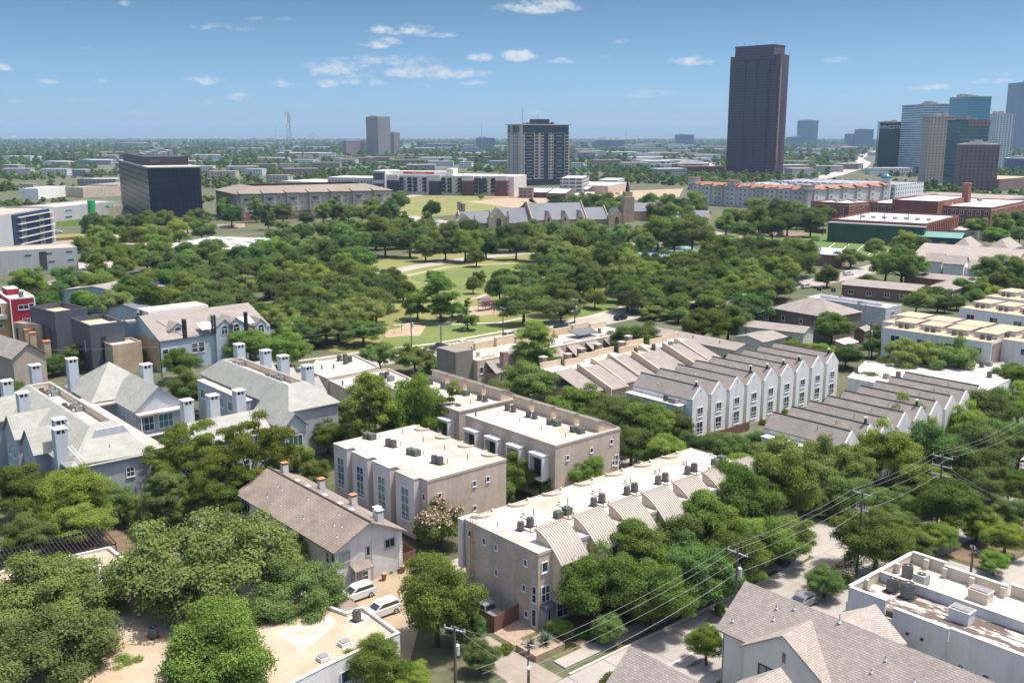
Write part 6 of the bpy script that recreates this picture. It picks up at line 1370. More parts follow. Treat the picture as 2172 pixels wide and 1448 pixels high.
for i in range(18): b.box(wg*i/18+.2,wg*i/18+.7,-.35,-.002,1,10.5)
b.build('brick_ribs', M_sch, GY)
for i in range(7): MB().box(wg*.4,wg*.4+3,dg*(.1+.12*i),dg*(.1+.12*i)+2,10.72,11.9).build('roof_unit', M_acl, GY)
flat3((2075,490),(2010,484),(2110,484), 5, 'low cream annex at the brick school', M_creamw, M_panel, 'building', 'building')
GP = roofed((2040,506),(1932,500),(2052,500), 5.5, 7.5, 'y', 'sports pavilion with green metal roof beside the field', M_navy, 'pavilion', 'pavilion', roofs=(mat('green_metal_roof', (.14,.30,.24), .5, .06, .2),)*2)
roofed((1783,542),(1737,513),(1797,538), 5.0, 7.5, 'y', 'red brick pavilion with pale metal roof beside the sports field', M_rbrick, 'pavilion', 'pavilion', roofs=(mat('pale_metal_roof', (.50,.54,.57), .45, .05, .2),)*2)
# stone church
M_stone = mat('church_stone', (.48,.38,.25), .9, .12, .2, fine=.05); M_slate = mat('blue_slate', (.16,.175,.195), .7, .08, .06, fine=.04)
pa, pb = G(1058,494,0), G(1310,487,0); ang = math.atan2((pb-pa).y, (pb-pa).x); CHU = empty('church', (pa.x,pa.y,0), ang, 'long stone church with blue slate roofs and pointed gables behind the park trees', 'church')
sx = (pb-pa).length/252
def nave(x0, x1, zr, ze, y0=4, y1=20):
    MB().box(x0,x1,y0,y1,0,ze).build('walls', M_stone, CHU); ym=(y0+y1)/2
    MB().slab([(x0,y0-.5,ze),(x1,y0-.5,ze),(x1,ym,zr),(x0,ym,zr)], .3).slab([(x0,ym,zr),(x1,ym,zr),(x1,y1+.5,ze),(x0,y1+.5,ze)], .3).build('roof', M_slate, CHU)
    for x in (x0-.5, x1): MB().ext_x([(y0-.8,0),(y1+.8,0),(y1+.8,ze+.5),(ym,zr+1.2),(y0-.8,ze+.5)], x, x+.5).build('gable_parapet', M_stone, CHU)
nave(-72*sx,-8*sx,11.5,5.5); nave(8*sx,70*sx,13.2,5.0); nave(72*sx,186*sx,15.5,6.5,2,23); nave(188*sx,236*sx,12.5,6)
def front_gable(x, w, zr, y=0.0, small=False):
    MB().ext_y([(x-w/2,0),(x+w/2,0),(x+w/2,zr*.6),(x,zr),(x-w/2,zr*.6)], y, y+6).build('front_gable', M_stone, CHU)
    MB().slab([(x-w/2-.2,y+.6,zr*.58),(x,y+.6,zr+.1),(x,y+8,zr+.1),(x-w/2-.2,y+8,zr*.58)], .2).slab([(x,y+.6,zr+.1),(x+w/2+.2,y+.6,zr*.58),(x+w/2+.2,y+8,zr*.58),(x,y+8,zr+.1)], .2).build('gable_roof', M_slate, CHU)
    if not small:
        for s in (-1,1): MB().box(x+s*w*.56-.7,x+s*w*.56+.7,y-.8,y+.8,0,zr*.72).box(x+s*w*.56-.4,x+s*w*.56+.4,y-.5,y+.5,zr*.721,zr*.9).build('buttress', M_stone, CHU)
    win(CHU, '-y', x, y-.01, zr*.2 if not small else zr*.5, w*.3, zr*.3 if not small else zr*.12, 3 if not small else 1, 1, arch=True, fr=M_stone, gl=M_dframe, sill=False)
front_gable(0, 9.5, 13.6); front_gable(250*sx, 8, 12.8, 0); front_gable(-68*sx, 10, 11, 1)
for x in (104,139,172): front_gable(x*sx, 4.2, 11.5, .5, True)
MB().box(-70*sx,-64*sx,14,17,0,17).box(-62*sx,-56*sx,14,17,0,16).build('chimney', M_chb, CHU)
p = G(1329,470,0); ch2 = empty('church', (p.x,p.y,0), ang, 'second stone church wing with a dark spire right of the long church', 'church'); _C = CHU; CHU = ch2
nave(-18,-2,11,6,0,14); nave(2,26,11,6,4,18); MB().box(-3.4,3.4,-4,3,0,16).box(-2.4,2.4,-3,2,16.01,19).build('tower', M_stone, CHU); MB().tube((0,-.5,19),(0,-.5,28),1.6,.1,8).build('spire', M_dkp, CHU); front_gable(24, 9, 12, 0)
roofed((1500,462),(1440,455),(1510,452), 6, 9, 'y', 'small stone hall with slate gable roof right of the church', M_stone, 'hall', 'hall', roofs=(M_slate, M_slate))
roofed((945,492),(905,478),(965,478), 5, 8, 'y', 'brown gable roofed hall left of the long church, right wing', M_stone, 'hall', 'hall'); roofed((868,498),(790,478),(905,486), 4.5, 8, 'hip', 'brown hip roofed hall left of the long church, left wing', M_creamw, 'hall', 'hall')
# gabled low shops and sheds by the vacant lot
for j, (n, l, r) in enumerate((((1160,408),(1142,403),(1185,403)),((1200,410),(1180,405),(1222,404)),((1245,402),(1200,398),(1270,398)))): roofed(n, l, r, 5, 7.5, 'y', f"low gabled shop with white roof, {['left','middle','right'][j]} of three at the foot of the residential tower", M_bwall, 'shop', 'shop', roofs=(M_scr, M_scr))
flat3((1290,394),(1220,388),(1335,386), 8, 'brown flat roofed store right of the residential tower', M_tbrick, M_scr, 'store', 'store'); flat3((1235,378),(1205,372),(1250,372), 16, 'open concrete parking frame right of the residential tower', facade('park_frame', (.40,.38,.35), (.04,.045,.05), 6, 3.3, .85, .6), M_scr, 'parking deck', 'parking_deck')
flat3((1310,382),(1282,378),(1325,377), 7, 'white roofed canopy building beyond the church', M_panel, M_scr, 'building', 'building'); flat3((1240,413),(1205,409),(1262,407), 3, 'white site trailer by the bare earth lot', M_white, M_white, 'trailer', 'trailer')
# wide low roofs scattered among the far trees: left to right
LOWR = [(40,340,70,8,0),(150,332,60,7,1),(115,372,55,7,0),(25,362,40,7,2),(60,410,34,6,1),(210,350,46,7,2),(280,335,50,7,0),(300,318,70,6,3),(100,312,40,6,3),(390,352,60,9,2),(440,338,70,9,0),(520,322,70,7,2),(470,378,60,8,1),(430,365,44,8,0),(560,360,50,8,3),(640,334,110,9,2),(560,308,90,5,4),(620,306,60,5,4),(690,356,60,8,3),(720,340,50,8,1),(660,318,70,6,0),(800,342,60,7,3),(880,336,70,7,1),(930,345,60,8,2),(990,332,60,7,0),(880,320,80,6,2),(1020,342,50,8,3),(960,318,60,5,4),(1250,335,50,6,1),(1310,330,90,7,2),(1380,342,80,8,0),(1440,332,90,7,3),(1500,322,80,6,4),(1290,350,60,8,3),(1350,358,60,8,1),(1430,372,70,8,2),(1470,356,60,8,0),(1505,338,60,7,1),(1490,366,90,9,5),(1700,330,60,6,4),(1740,322,80,5,0),(1790,318,60,5,2),(1700,352,60,8,1),(1880,330,60,6,4),(1780,340,40,6,3),(1560,310,60,4,4),(1330,318,70,5,0),(1230,314,50,4,2),(1400,312,60,4,4),(1620,316,60,5,4),(760,312,40,5,1),(200,322,30,5,4),(240,308,24,4,4),(380,312,30,4,4),(20,318,30,5,1),(180,398,30,6,3),(1180,328,30,6,0),(590,388,50,8,1),(640,372,70,9,3),(540,372,40,8,0),(260,358,30,7,3),(330,345,40,7,1),(1060,352,40,9,2),(1115,420,30,5,3)]
_r = random.Random(77)
for _ in range(75):
    y_ = 306+_r.random()**1.3*95; x_ = _r.uniform(-20,2190)
    if 1060 < x_ < 1230 and y_ > 380: continue
    if y_ > 372 and x_ > 430: continue
    LOWR.append((x_, y_, _r.uniform(24,80), _r.uniform(5,9), _r.choice([0,0,1,2,2,3,4,4,5])))
for _ in range(46):
    y_ = 312+_r.random()*52; LOWR.append((_r.uniform(440,1060) if _ % 3 == 0 else _r.uniform(1215,1530), y_, _r.uniform(26,75), _r.uniform(7,13), _r.choice([0,0,1,4,2,3])))
LM = [(facade('far_white_windows', (.60,.61,.62), (.06,.07,.09), 4, 3.6, .5, .45), M_scr, 'white'), (facade('far_cream_windows', (.48,.44,.36), (.05,.05,.05), 4, 3.6, .45, .45), MATS['tan_gravel'], 'cream'), (facade('far_grey', (.28,.29,.31), (.06,.07,.09), 4, 3.4, .5, .5), M_scr, 'grey'), (facade('far_brown_windows', (.27,.21,.17), (.04,.04,.045), 4, 3.6, .45, .45), MATS['grey_brown_roof'], 'brown'), (M_panel, M_cope, 'pale'), (M_bwall, M_sch, 'red brick')]
rr = random.Random(8)
for (x, y, w, hp, c) in LOWR:
    p = G(x, y, 0); k = dist_px(p); Wd = w*k; h = max(8.5, hp*k); a = rr.choice([R(8), R(-14), R(20), R(0)]); wm_, rm_, cn = LM[c]
    o = empty('low_building', (p.x-Wd/2, p.y, 0), a, f'low {cn} building among the trees towards the horizon', 'low building', f'low {cn} buildings among far trees')
    D_ = min(90, Wd*.5); MB().box(0,Wd,0,D_,0,h,0).build('walls', wm_, o); MB().box(-.3,Wd+.3,-.3,D_+.3,h+.01,h+.6).build('roof', rm_, o)
# radio mast, slim masts, ferris wheel, water tower
def mast(x, yb, yt, w, label, lattice):
    p = G(x, yb, 0); h = at_dist(x, yt, p.y).z; o = empty('radio_mast' if lattice else 'antenna', p, 0, label, 'mast'); b = MB(); r = max(.7, .55*dist_px(p))
    if lattice:
        s = w*dist_px(p)
        for sx_, sy_ in ((-.5,-.3),(.5,-.3),(0,.5)): b.tube((sx_*s,sy_*s,0),(sx_*s*.22-.2*s*0,sy_*s*.22,h),r,r*.7,5)
        for i in range(9):
            f, g_ = 1-.78*i/9, 1-.78*(i+1)/9
            b.tube((-.5*f*s,-.3*f*s,h*i/9),(.5*g_*s,-.3*g_*s,h*(i+1)/9),r*.5,n=4).tube((.5*f*s,-.3*f*s,h*i/9),(-.5*g_*s,-.3*g_*s,h*(i+1)/9),r*.5,n=4)
        b.build('lattice', mat('mast_steel', (.30,.24,.25), .6), o); b = MB()
        for z in (.55,.62,.9,.97): b.tube((-.3*s,-.4*s,h*z),(-.3*s,-.6*s,h*z),r*4,r*4,8)
        b.build('dishes', M_white, o)
    else: b.tube((0,0,0),(0,0,h),r,r*.6,5).build('pole', M_acl, o)
    return o
mast(615, 312, 238, 13, 'lattice radio mast with dishes on the left horizon', True); mast(586, 306, 266, 2, 'thin antenna left of the lattice radio mast', False)
mast(1022, 330, 265, 2, 'thin antenna left of the residential tower', False); mast(1327, 320, 276, 2, 'thin antenna right of the residential tower', False)
p = G(665,303,0); s = 9.5*dist_px(p); o = empty('ferris_wheel', p, 0, 'tiny distant ferris wheel right of the radio mast', 'ferris wheel'); b = MB()
for i in range(24): a, c = i*math.pi/12, (i+1)*math.pi/12; b.tube((s*math.cos(a),0,s*1.1+s*math.sin(a)),(s*math.cos(c),0,s*1.1+s*math.sin(c)),s*.05,n=4)
for i in range(12): a = i*math.pi/6; b.tube((0,0,s*1.1),(s*math.cos(a),0,s*1.1+s*math.sin(a)),s*.02,n=4)
b.build('wheel', M_acl, o); MB().tube((-s*.5,0,0),(0,0,s*1.1),s*.05,n=4).tube((s*.5,0,0),(0,0,s*1.1),s*.05,n=4).build('legs', M_acl, o)
p = G(30,298,0); s = 3*dist_px(p); o = empty('water_tower', p, 0, 'tiny white water tower at the far left horizon', 'water tower'); MB().tube((0,0,0),(0,0,s*2),s*.3,n=8).build('stem', M_white, o); MB().tube((0,0,s*2),(0,0,s*2.5),s*.4,s*1.1,12).tube((0,0,s*2.5),(0,0,s*3.1),s*1.1,s*.4,12).build('tank', M_white, o)
# ------------------------------------------------------------------ poles and wires
M_pole = mat('weathered_pole', (.16,.13,.11), .9, .2, 2, stretch=(3,3,.3)); M_wire = mat('wire', (.40,.40,.40), .5, .05, 1); M_trans = mat('transformer', (.50,.52,.52), .5, .05, 2)
def pole(p, h, label, rz=0.0, arm=2.4, trans=0, arms=1, lamp=False, bank=False):
    o = empty('utility_pole', p, rz, label, 'utility pole', 'utility poles')
    MB().tube((0,0,0),(0,0,h),.17,.12,8).build('shaft', M_pole, o)
    for k in range(arms):
        z = h-.35-k*1.3; b = MB().box(-.07,.07,-arm/2,arm/2,z-.07,z+.07)
        b.build('crossarm', M_acl, o); b = MB()
        for y in (-arm/2+.1, 0 if k else .35, arm/2-.1): b.tube((0,y,z+.07),(0,y,z+.36),.06,.04,6)
        tag(b.build('insulators', M_lead, o), None)
    for k in range(trans): link('transformer', cached('trf', lambda: MB().tube((0,0,0),(0,0,1.0),.27,.27,12).tube((0,0,1.0),(0,0,1.14),.25,.1,12).tube((.1,0,1.1),(.1,0,1.4),.04,n=5).mesh('transformer', M_trans)), o, (.45*math.cos(k*2.1),.45*math.sin(k*2.1),h-3.2))
    if bank:
        b = MB().box(-.06,.06,-.9,.9,h-2.5,h-2.4)
        for y in (-.75,-.45,-.15,.15,.45,.75): b.tube((.1,y,h-2.4),(.1,y,h-1.9),.07,.05,6)
        b.build('cutout_bank', M_trans, o)
    if lamp: MB().path([(0,0,h*.62),(-.9,-.5,h*.62+.55),(-1.8,-.9,h*.62+.6)],.05).box(-2.3,-1.7,-1.1,-.85,h*.62+.52,h*.62+.68,1).build('lamp_arm', [M_acl, M_white], o)
    return o
def base_pole(bx, by, tx, ty, label, **k):
    p = G(bx, by); h = at_dist(tx, ty, p.y).z; return pole(p, h, label, **k), Vector((p.x,p.y,h))
def top_pole(tx, ty, h, label, **k):
    p = G(tx, ty, h); return pole((p.x,p.y,0), h, label, **k), Vector((p.x,p.y,h))
def wire(a, b, sag, label, r=.012, n=14):
    a = Vector(a); b = Vector(b); m = MB(); pts = [a.lerp(b, i/n)-Vector((0,0,4*sag*(i/n)*(1-i/n))) for i in range(n+1)]
    m.path([p-a for p in pts], r, 4); o = m.build('wire', M_wire, None, a); return tag(o, label, 'power line', 'overhead wires')
_, t1 = top_pole(1565,1166,11,'pole with a grey transformer on the front street between the trees and the shingle roof', rz=U, trans=1, arm=2.6)
_, t2 = top_pole(1830,1041,11,'pole with a bank of cutouts at the street crossing', rz=U, bank=True, arm=2.6)
_, t3 = top_pole(2000,964,11.5,'tall pole with three stacked crossarms among the trees at the right', rz=U, arms=3, arm=2.8)
_, ta = base_pole(966,1470,966,1328,'weathered pole with crossarm and grey box at the bottom left of the driveway', rz=U+.4, trans=1, arm=2.4)
_, tb = base_pole(1121,1470,1121,1360,'leaning pole with short crossarm at the bottom of the driveway', rz=U+.4, arm=1.6, lamp=True)
perp = Vector((-SU, CU, 0)); dirs = (t2-t1).normalized()
t0 = t1-(t2-t1)*1.35; t0.z = 10.5; t4 = t3+(t3-t2)*1.6
for j, s in enumerate((-1.2,.3,1.2)):
    w_ = perp*s; nm = ['near','middle','far'][j]
    wire(t0+w_, t1+w_, .9, f'{nm} wire of the three running from the bottom edge to the transformer pole', .013); wire(t1+w_, t2+w_, .5, f'{nm} wire of the three between the transformer pole and the crossing', .013)
    wire(t2+w_, t3+w_, .4, f'{nm} wire of the three between the crossing pole and the tall stacked pole', .013); wire(t3+w_, t4+w_, 1.2, f'{nm} wire of the three leaving the tall stacked pole to the right edge', .013)
low = Vector((0,0,-2.6)); wire(t0+low, t1+low, 1.0, 'thick lower cable below the three front wires', .018); wire(t1+low, t2+low, .7, 'thick lower cable between the transformer pole and the crossing', .018); wire(t2+low, t3+low, .5, 'thick lower cable between the crossing and the tall stacked pole', .018)
e1 = G(2230,1075,9)
for j, z in enumerate((-1.6,-1.7,-2.9)): wire(t3+perp*(-1+j)+Vector((0,0,z)), e1+Vector((j*1.2,0,-j*.6)), 1.2, f'wire crossing from the tall stacked pole to the lower right edge, {ORD[j]} of three', .012)
wire(ta, t0+Vector((6,0,-1)), .6, 'short wire from the weathered bottom pole towards the lower left', .012); wire(tb, ta, .3, 'short wire between the two bottom poles', .012)
_, q1 = base_pole(873,740,868,668,'wooden pole at the ball court beside the park street', rz=U, trans=1)
_, q2 = base_pole(936,762,933,690,'pole with crossarm and switches before the dark pickup', rz=U, bank=True)
_, q3 = base_pole(1067,724,1067,651,'pole with crossarm beside the silver car on the park street', rz=U)
_, q4 = base_pole(1219,706,1221,634,'pole with street lamp and transformer by the tree shaded park street', rz=U, trans=1, lamp=True)
_, q5 = base_pole(1376,650,1374,612,'pole with street lamp among the trees right of the park lawn', rz=U, lamp=True)
_, q6 = base_pole(1001,812,1002,735,'leaning dark pole at the olive end wall', rz=U, trans=1)
_, q7 = base_pole(1504,640,1508,596,'pole with street lamp beyond the long brown roof', rz=U, lamp=True)
_, q8 = base_pole(1842,764,1848,684,'wooden power pole beside the white roofed shed', rz=U, trans=1)
_, q9 = base_pole(1833,690,1836,645,'plain wooden pole before the white slotted roof', rz=U, arm=.6)
_, q10 = base_pole(2058,1226,2072,1157,'brown pole on the pavement behind the cream parapet', rz=U, arm=.5)
_, q11 = base_pole(2015,662,2018,612,'pole with transformer in the lane behind the tan roofs', rz=U, trans=1)
_, q12 = base_pole(344,800,344,722,'thin dark pole before the pale blue townhouses', rz=U, arm=.4)
_, q13 = base_pole(500,640,503,586,'pole in the trees above the pale blue townhouses', rz=U)
_, q14 = base_pole(681,690,683,632,'pole in the trees left of the ball court', rz=U)
for a, b_, l in ((q1,q3,'from the ball court pole to the silver car pole'),(q3,q4,'from the silver car pole to the lamp pole'),(q4,q5,'from the lamp pole to the next lamp pole'),(q5,q7,'along the park street towards the brown roofs'),(q13,q14,'through the trees above the pale blue townhouses'),(q14,q1,'from the tree pole to the ball court pole'),(q8,q11,'along the lane behind the tan roofs'),(q2,q6,'from the switch pole to the leaning dark pole')):
    for j, s in enumerate((-.9,.9)): wire(a+perp*s, b_+perp*s, .5, f"{['nearer','farther'][j]} wire {l}", .013, 10)
wire(q1+Vector((0,0,-2)), G(-30,742,9), 2.0, 'long wire crossing the left trees from the ball court pole', .03); wire(q8+Vector((0,0,-1.5)), G(1640,690,7), .6, 'service wire from the wooden power pole to the hip roof', .025); wire(q10, G(2200,1262,7.5), .3, 'wire from the brown pole to the right edge', .012)
# ------------------------------------------------------------------ vehicles
M_tyre = mat('tyre', (.025,.025,.025), .9, .1, 3); M_rim = mat('rim', (.45,.45,.46), .35, .05, 3, metal=.6); M_cg = glass('car_glass', (.02,.025,.03), .05); M_hl = mat('headlight', (.65,.65,.62), .2, .05, 3); M_tl = mat('taillight', (.35,.02,.02), .3, .05, 3)
def paint(n, c): return mat('paint_'+n, c, .3, .03, .5, spec=.6)
PROF = {'sedan':([(-2.3,.45),(-2.3,.85),(-1.5,1.0),(.95,.98),(2.15,.82),(2.3,.55),(2.2,.3),(-2.2,.3)],[(-1.75,.99),(-1.05,1.42),(.35,1.44),(1.15,.97)]),
 'suv':([(-2.3,.45),(-2.32,1.0),(-2.2,1.10),(1.05,1.08),(2.1,.98),(2.3,.6),(2.2,.32),(-2.2,.32)],[(-2.25,1.09),(-1.85,1.66),(.25,1.68),(1.15,1.07)]),
 'pickup':([(-2.7,.5),(-2.75,1.05),(1.25,1.08),(2.5,1.0),(2.7,.65),(2.6,.35),(-2.6,.35)],[(-.75,1.07),(-.45,1.72),(.75,1.74),(1.5,1.07)])}
def car(kind, x, y, hdg, col, label, z0=0.03):
    p = G(x, y, z0); o = empty('parked_'+kind if kind != 'sedan' else 'parked_car', p, hdg, label, {'suv':'car','sedan':'car','pickup':'pickup'}[kind], 'cars and pickups'); bp, cp = PROF[kind]; w = .92
    def f():
        b = MB(); b.ext_y(bp[::-1] if False else bp, -w, w); b.ext_y([(x_*1.0,z_) for x_,z_ in cp][::-1], -w+.14, w-.14)
        if kind == 'pickup': b.box(-2.72,-.8,-w,-w+.09,1.07,1.16).box(-2.72,-.8,w-.09,w,1.07,1.16)
        return b
    key = 'car_'+kind+col.name
    link('body', cached(key, lambda: f().mesh('body', col)), o)
    def g():
        b = MB(); (x0,z0_),(x1,z1),(x2,z2),(x3,z3) = cp
        for s in (-1,1):
            y = s*(w-.135); b.add([(x0+.32,y,z0_+.08),(x3-.28,y,z3+.08),(x2-.04,y,z2-.09),(x1+.06,y,z1-.09)],[(0,1,2,3) if s<0 else (3,2,1,0)])
        yy = w-.22
        b.add([(x3+.015,-yy,z3+.06),(x3+.015,yy,z3+.06),(x2+.05,yy-.06,z2-.06),(x2+.05,-yy+.06,z2-.06)],[(0,1,2,3)]).add([(x0-.015,yy,z0_+.1),(x0-.015,-yy,z0_+.1),(x1-.03,-yy+.06,z1-.08),(x1-.03,yy-.06,z1-.08)],[(0,1,2,3)])
        return b.mesh('windows', M_cg)
    link('windows', cached('carw_'+kind, g), o)
    ax = 1.42 if kind != 'pickup' else 1.75
    for sx_ in (-ax, ax-.02):
        for s in (-1,1):
            wo = link('wheel', cached('wheel', lambda: MB().tube((0,-.11,0),(0,.11,0),.35,.35,16).mesh('wheel', M_tyre)), o, (sx_, s*(w-.09), .35)); link('rim', cached('rim', lambda: MB().tube((0,-.118,0),(0,.118,0),.22,.22,12).mesh('rim', M_rim)), wo)
    L = bp[4][0] if kind == 'sedan' else bp[4][0] if kind == 'suv' else 2.55
    for s in (-1,1):
        link('headlight', cached('hl', lambda: MB().box(-.06,.06,-.2,.2,-.07,.07).mesh('headlight', M_hl)), o, (L+.08, s*.66, .76)); link('taillight', cached('tl', lambda: MB().box(-.03,.03,-.1,.1,-.12,.12).mesh('taillight', M_tl)), o, (bp[1][0]-.01, s*.76, .82))
    return o
WHT, SIL, DRK, BLU, GRY, REDP = paint('white',(.72,.72,.71)), paint('silver',(.42,.44,.46)), paint('black',(.025,.028,.034)), paint('blue',(.03,.06,.20)), paint('grey',(.20,.21,.22)), paint('red',(.30,.03,.03))
for a in (('suv',757,1268,U+R(180),WHT,'white SUV parked beside the white brick wall, nearer the wall'),('suv',809,1303,U+R(180),WHT,'white SUV parked beside the flat tan roof, nearer the big tree'),('pickup',931,741,U+R(4),DRK,'dark pickup driving on the park street'),('sedan',985,731,U+R(4),WHT,'white coupe on the park street behind the dark pickup'),('suv',1083,715,U+R(4),SIL,'silver SUV on the park street before the large tree'),('suv',1212,693,U+R(4),SIL,'silver blue SUV parked under the trees on the park street'),('suv',1190,698,U+R(4),DRK,'dark car in the tree shade behind the silver blue SUV'),('suv',1316,678,U+R(4),DRK,'dark car parked by the clipped round tree'),('suv',1711,611,U-R(12),WHT,'white SUV on the street before the slotted roof'),('suv',1799,584,U-R(15),WHT,'white SUV parked on the street beside the brick motel'),('sedan',1484,648,U,SIL,'silver blue car in tree shade beyond the long brown roof'),
 ('sedan',148,579,R(20),BLU,'blue car in the small left car park'),('suv',171,585,R(150),WHT,'white van like SUV in the small left car park'),('suv',205,566,R(60),DRK,'dark SUV beside the small left car park'),('sedan',192,566,R(60),WHT,'white car beside the dark SUV by the small left car park'),('sedan',274,548,R(40),SIL,'pale blue car under the trees left of the framed roof'),('suv',262,556,R(40),WHT,'white car under the trees left of the framed roof'),('sedan',123,494,R(10),WHT,'white car before the green fin'),('pickup',998,552,R(10),WHT,'white pickup with colourful side on the park drive'),
 ('suv',865,414,R(5),DRK,'dark SUV beside the dry vacant field'),('sedan',888,412,R(5),DRK,'dark car at the foot of the white apartments, left'),('sedan',898,411,R(5),WHT,'white car at the foot of the white apartments, right'),('pickup',1086,420,R(15),WHT,'white pickup on the bare earth lot'),('sedan',900,455,R(10),WHT,'pale car by the drive behind the brown hall'),('sedan',1702,1283,U+R(180),GRY,'grey car on the front street beyond the shingle ridge'),('pickup',1033,1306,U+R(90),GRY,'grey pickup behind the red brown fence'),('sedan',2135,493,R(30),WHT,'white car right of the brick school'),('sedan',2120,490,R(30),SIL,'silver car right of the brick school'),('sedan',1310,412,R(20),REDP,'red car by the white site trailer'),('sedan',1285,410,R(20),DRK,'dark car by the white site trailer')): car(*a)
# ------------------------------------------------------------------ fences, planter, bins, pots, sign, playground, court
M_fence = courses('red_brown_boards', (.22,.115,.085), (.19,.10,.075), (.09,.05,.04), .16, 3, 'wall', .02)
def fence(name, pts, h, m, label, posts=True):
    o = empty(name, (pts[0][0],pts[0][1],0), 0, label, 'fence')
    for a, b_ in zip(pts, pts[1:]):
        a, b_ = Vector(a), Vector(b_); d = (b_-a); L = d.length; rz = math.atan2(d.y, d.x); q = a-Vector(pts[0])
        MB().box(.0,L,-.03,.03,.06,h).build('boards', m, o, (q.x,q.y,0), rz); MB().box(-.06,.06,-.06,.06,0,h+.08).build('post', m, o, (q.x,q.y,0), rz)
    return o
fence('timber_fence', [FL(-1.2,16), FL(-1.6,9), FL(-4.2,8.6), FL(-4.2,2.6), FL(-.1,3.2)], 1.9, M_fence, 'red brown board fence round the yard at the brick end wall')
fence('timber_fence', [loc2w(Wo,10.6,1.0), loc2w(Wo,12.4,1.0), loc2w(Wo,13.5,14), loc2w(Wo,13.5,26)], 1.9, M_fence, 'red brown board fence between the white brick house and the tall bays')
fence('timber_fence', [loc2w(R1,-1,-2.6), loc2w(R1,14,-2.4)], 1.7, M_fence, 'red brown fence before the white gabled row')
PLc = FL(-3.0,-3.6); pl = empty('planter', PLc, U, 'raised stone planter with yuccas at the corner of the driveway', 'planter')
b = MB(); b.box(-2.0,2.2,-1.6,-1.3,0,.75).box(-2.0,2.2,1.3,1.6,0,.75).box(-2.0,-1.7,-1.296,1.296,0,.75).box(1.9,2.2,-1.296,1.296,0,.75); b.build('wall', mat('planter_stone', (.40,.31,.22), .9, .15, 1.5), pl); MB().box(-1.69,1.89,-1.29,1.29,0,.6).build('soil', M_dirt, pl)
def yucca_mesh():
    rr = random.Random(2); b = MB()
    for i in range(90):
        a = rr.uniform(0,6.28); e = rr.uniform(.1,1.3); L = rr.uniform(.6,1.0); d = Vector((math.cos(a)*math.cos(e), math.sin(a)*math.cos(e), math.sin(e))); s = Vector((-math.sin(a),math.cos(a),0))*.04; b.add([Vector((0,0,.3))+s, Vector((0,0,.3))-s, Vector((0,0,.3))+d*L],[(0,1,2)])
    return b.mesh('leaves', mat('yucca_leaf', (.12,.19,.13), .6, .1, 2))
ym = yucca_mesh()
for i, (x, y, s) in enumerate(((-1.0,.3,1.2),(.6,-.4,1.5),(1.0,.6,1.1))): o = empty('yucca', loc2w(pl,x,y,.6), i, f"spiky blue green yucca in the stone planter, {['left','front','right'][i]} one", 'plant', 'yuccas in the planter'); o.scale = (s,s,s); link('leaves', ym, o); MB().tube((0,0,-.1),(0,0,.32),.1,.08,6).build('stem', BARK, o)
for i, v in enumerate((4.6,5.9)):
    o = empty('wheelie_bin', FL(-2.4,v), U, f"dark blue wheelie bin behind the red brown fence, {['nearer','farther'][i]} one", 'bin', 'wheelie bins'); MB().prism([(-.28,-.3),(.28,-.3),(.28,.3),(-.28,.3)],.1,1.0).build('body', M_navy, o); MB().box(-.31,.31,-.34,.34,1.002,1.08).build('lid', M_navy, o); MB().tube((-.25,-.28,.1),(.25,-.28,.1),.1,n=8).build('wheels', M_tyre, o)
for i, (u, v) in enumerate(((6.6,-.5),(9.6,-.2))): o = empty('terracotta_pot', loc2w(Wo,u,v), 0, f"tall terracotta pot against the white brick wall, {['left','right'][i]} one", 'pot'); MB().tube((0,0,0),(0,0,.95),.22,.40,12).build('pot', MATS['terracotta'], o); MB().tube((0,0,.90),(0,0,.97),.36,.36,12).build('soil', M_dirt, o)
p = G(2017,1182); o = empty('stop_sign', p, R(-60), 'red stop sign on a post under the trees at the right', 'sign'); MB().tube((0,0,0),(0,0,2.4),.035,n=6).build('post', M_acl, o)
b = MB(); oc = [(.38*math.cos(R(22.5+45*i)), 2.6+.38*math.sin(R(22.5+45*i))) for i in range(8)]; b.ext_y(oc,-.06,-.03); b.build('plate', mat('stop_red', (.50,.02,.03), .4, .03, 2), o); text('STOP', .24, M_white, o, (0,-.065,2.6), ext=.004)
p = G(1035,657); o = empty('playground_set', p, U, 'red and purple playground climbing frame on sand in the park', 'playground'); b = MB()
for x in (-3,0,3):
    for y in (-1.2,1.2): b.tube((x,y,0),(x,y,3.2),.09,n=6)
b.build('posts', M_acl, o); MB().box(-3,0,-1.2,1.2,1.4,1.55).box(0.01,3,-1.2,1.2,1.9,2.05).build('deck', REDP, o); MB().slab([(3,-.4,2),(6,-.4,.2),(6,.4,.2),(3,.4,2)],.1).build('slide', REDP, o); MB().slab([(-3.4,-1.5,3.2),(.3,-1.5,3.2),(.3,0,4),(-3.4,0,4)],.08).slab([(-3.4,0,4),(.3,0,4),(.3,1.5,3.2),(-3.4,1.5,3.2)],.08).build('roof', mat('play_purple', (.14,.06,.16), .6), o)
p = G(852,706); o = empty('basketball_hoop', p, R(200), 'basketball hoop on a pole at the tan ball court', 'basketball hoop'); MB().tube((0,0,0),(0,0,3.3),.07,n=6).tube((0,0,3.2),(.9,0,3.4),.05,n=5).build('pole', M_acl, o); MB().box(.9,.95,-.9,.9,2.9,4.0).build('backboard', M_white, o)
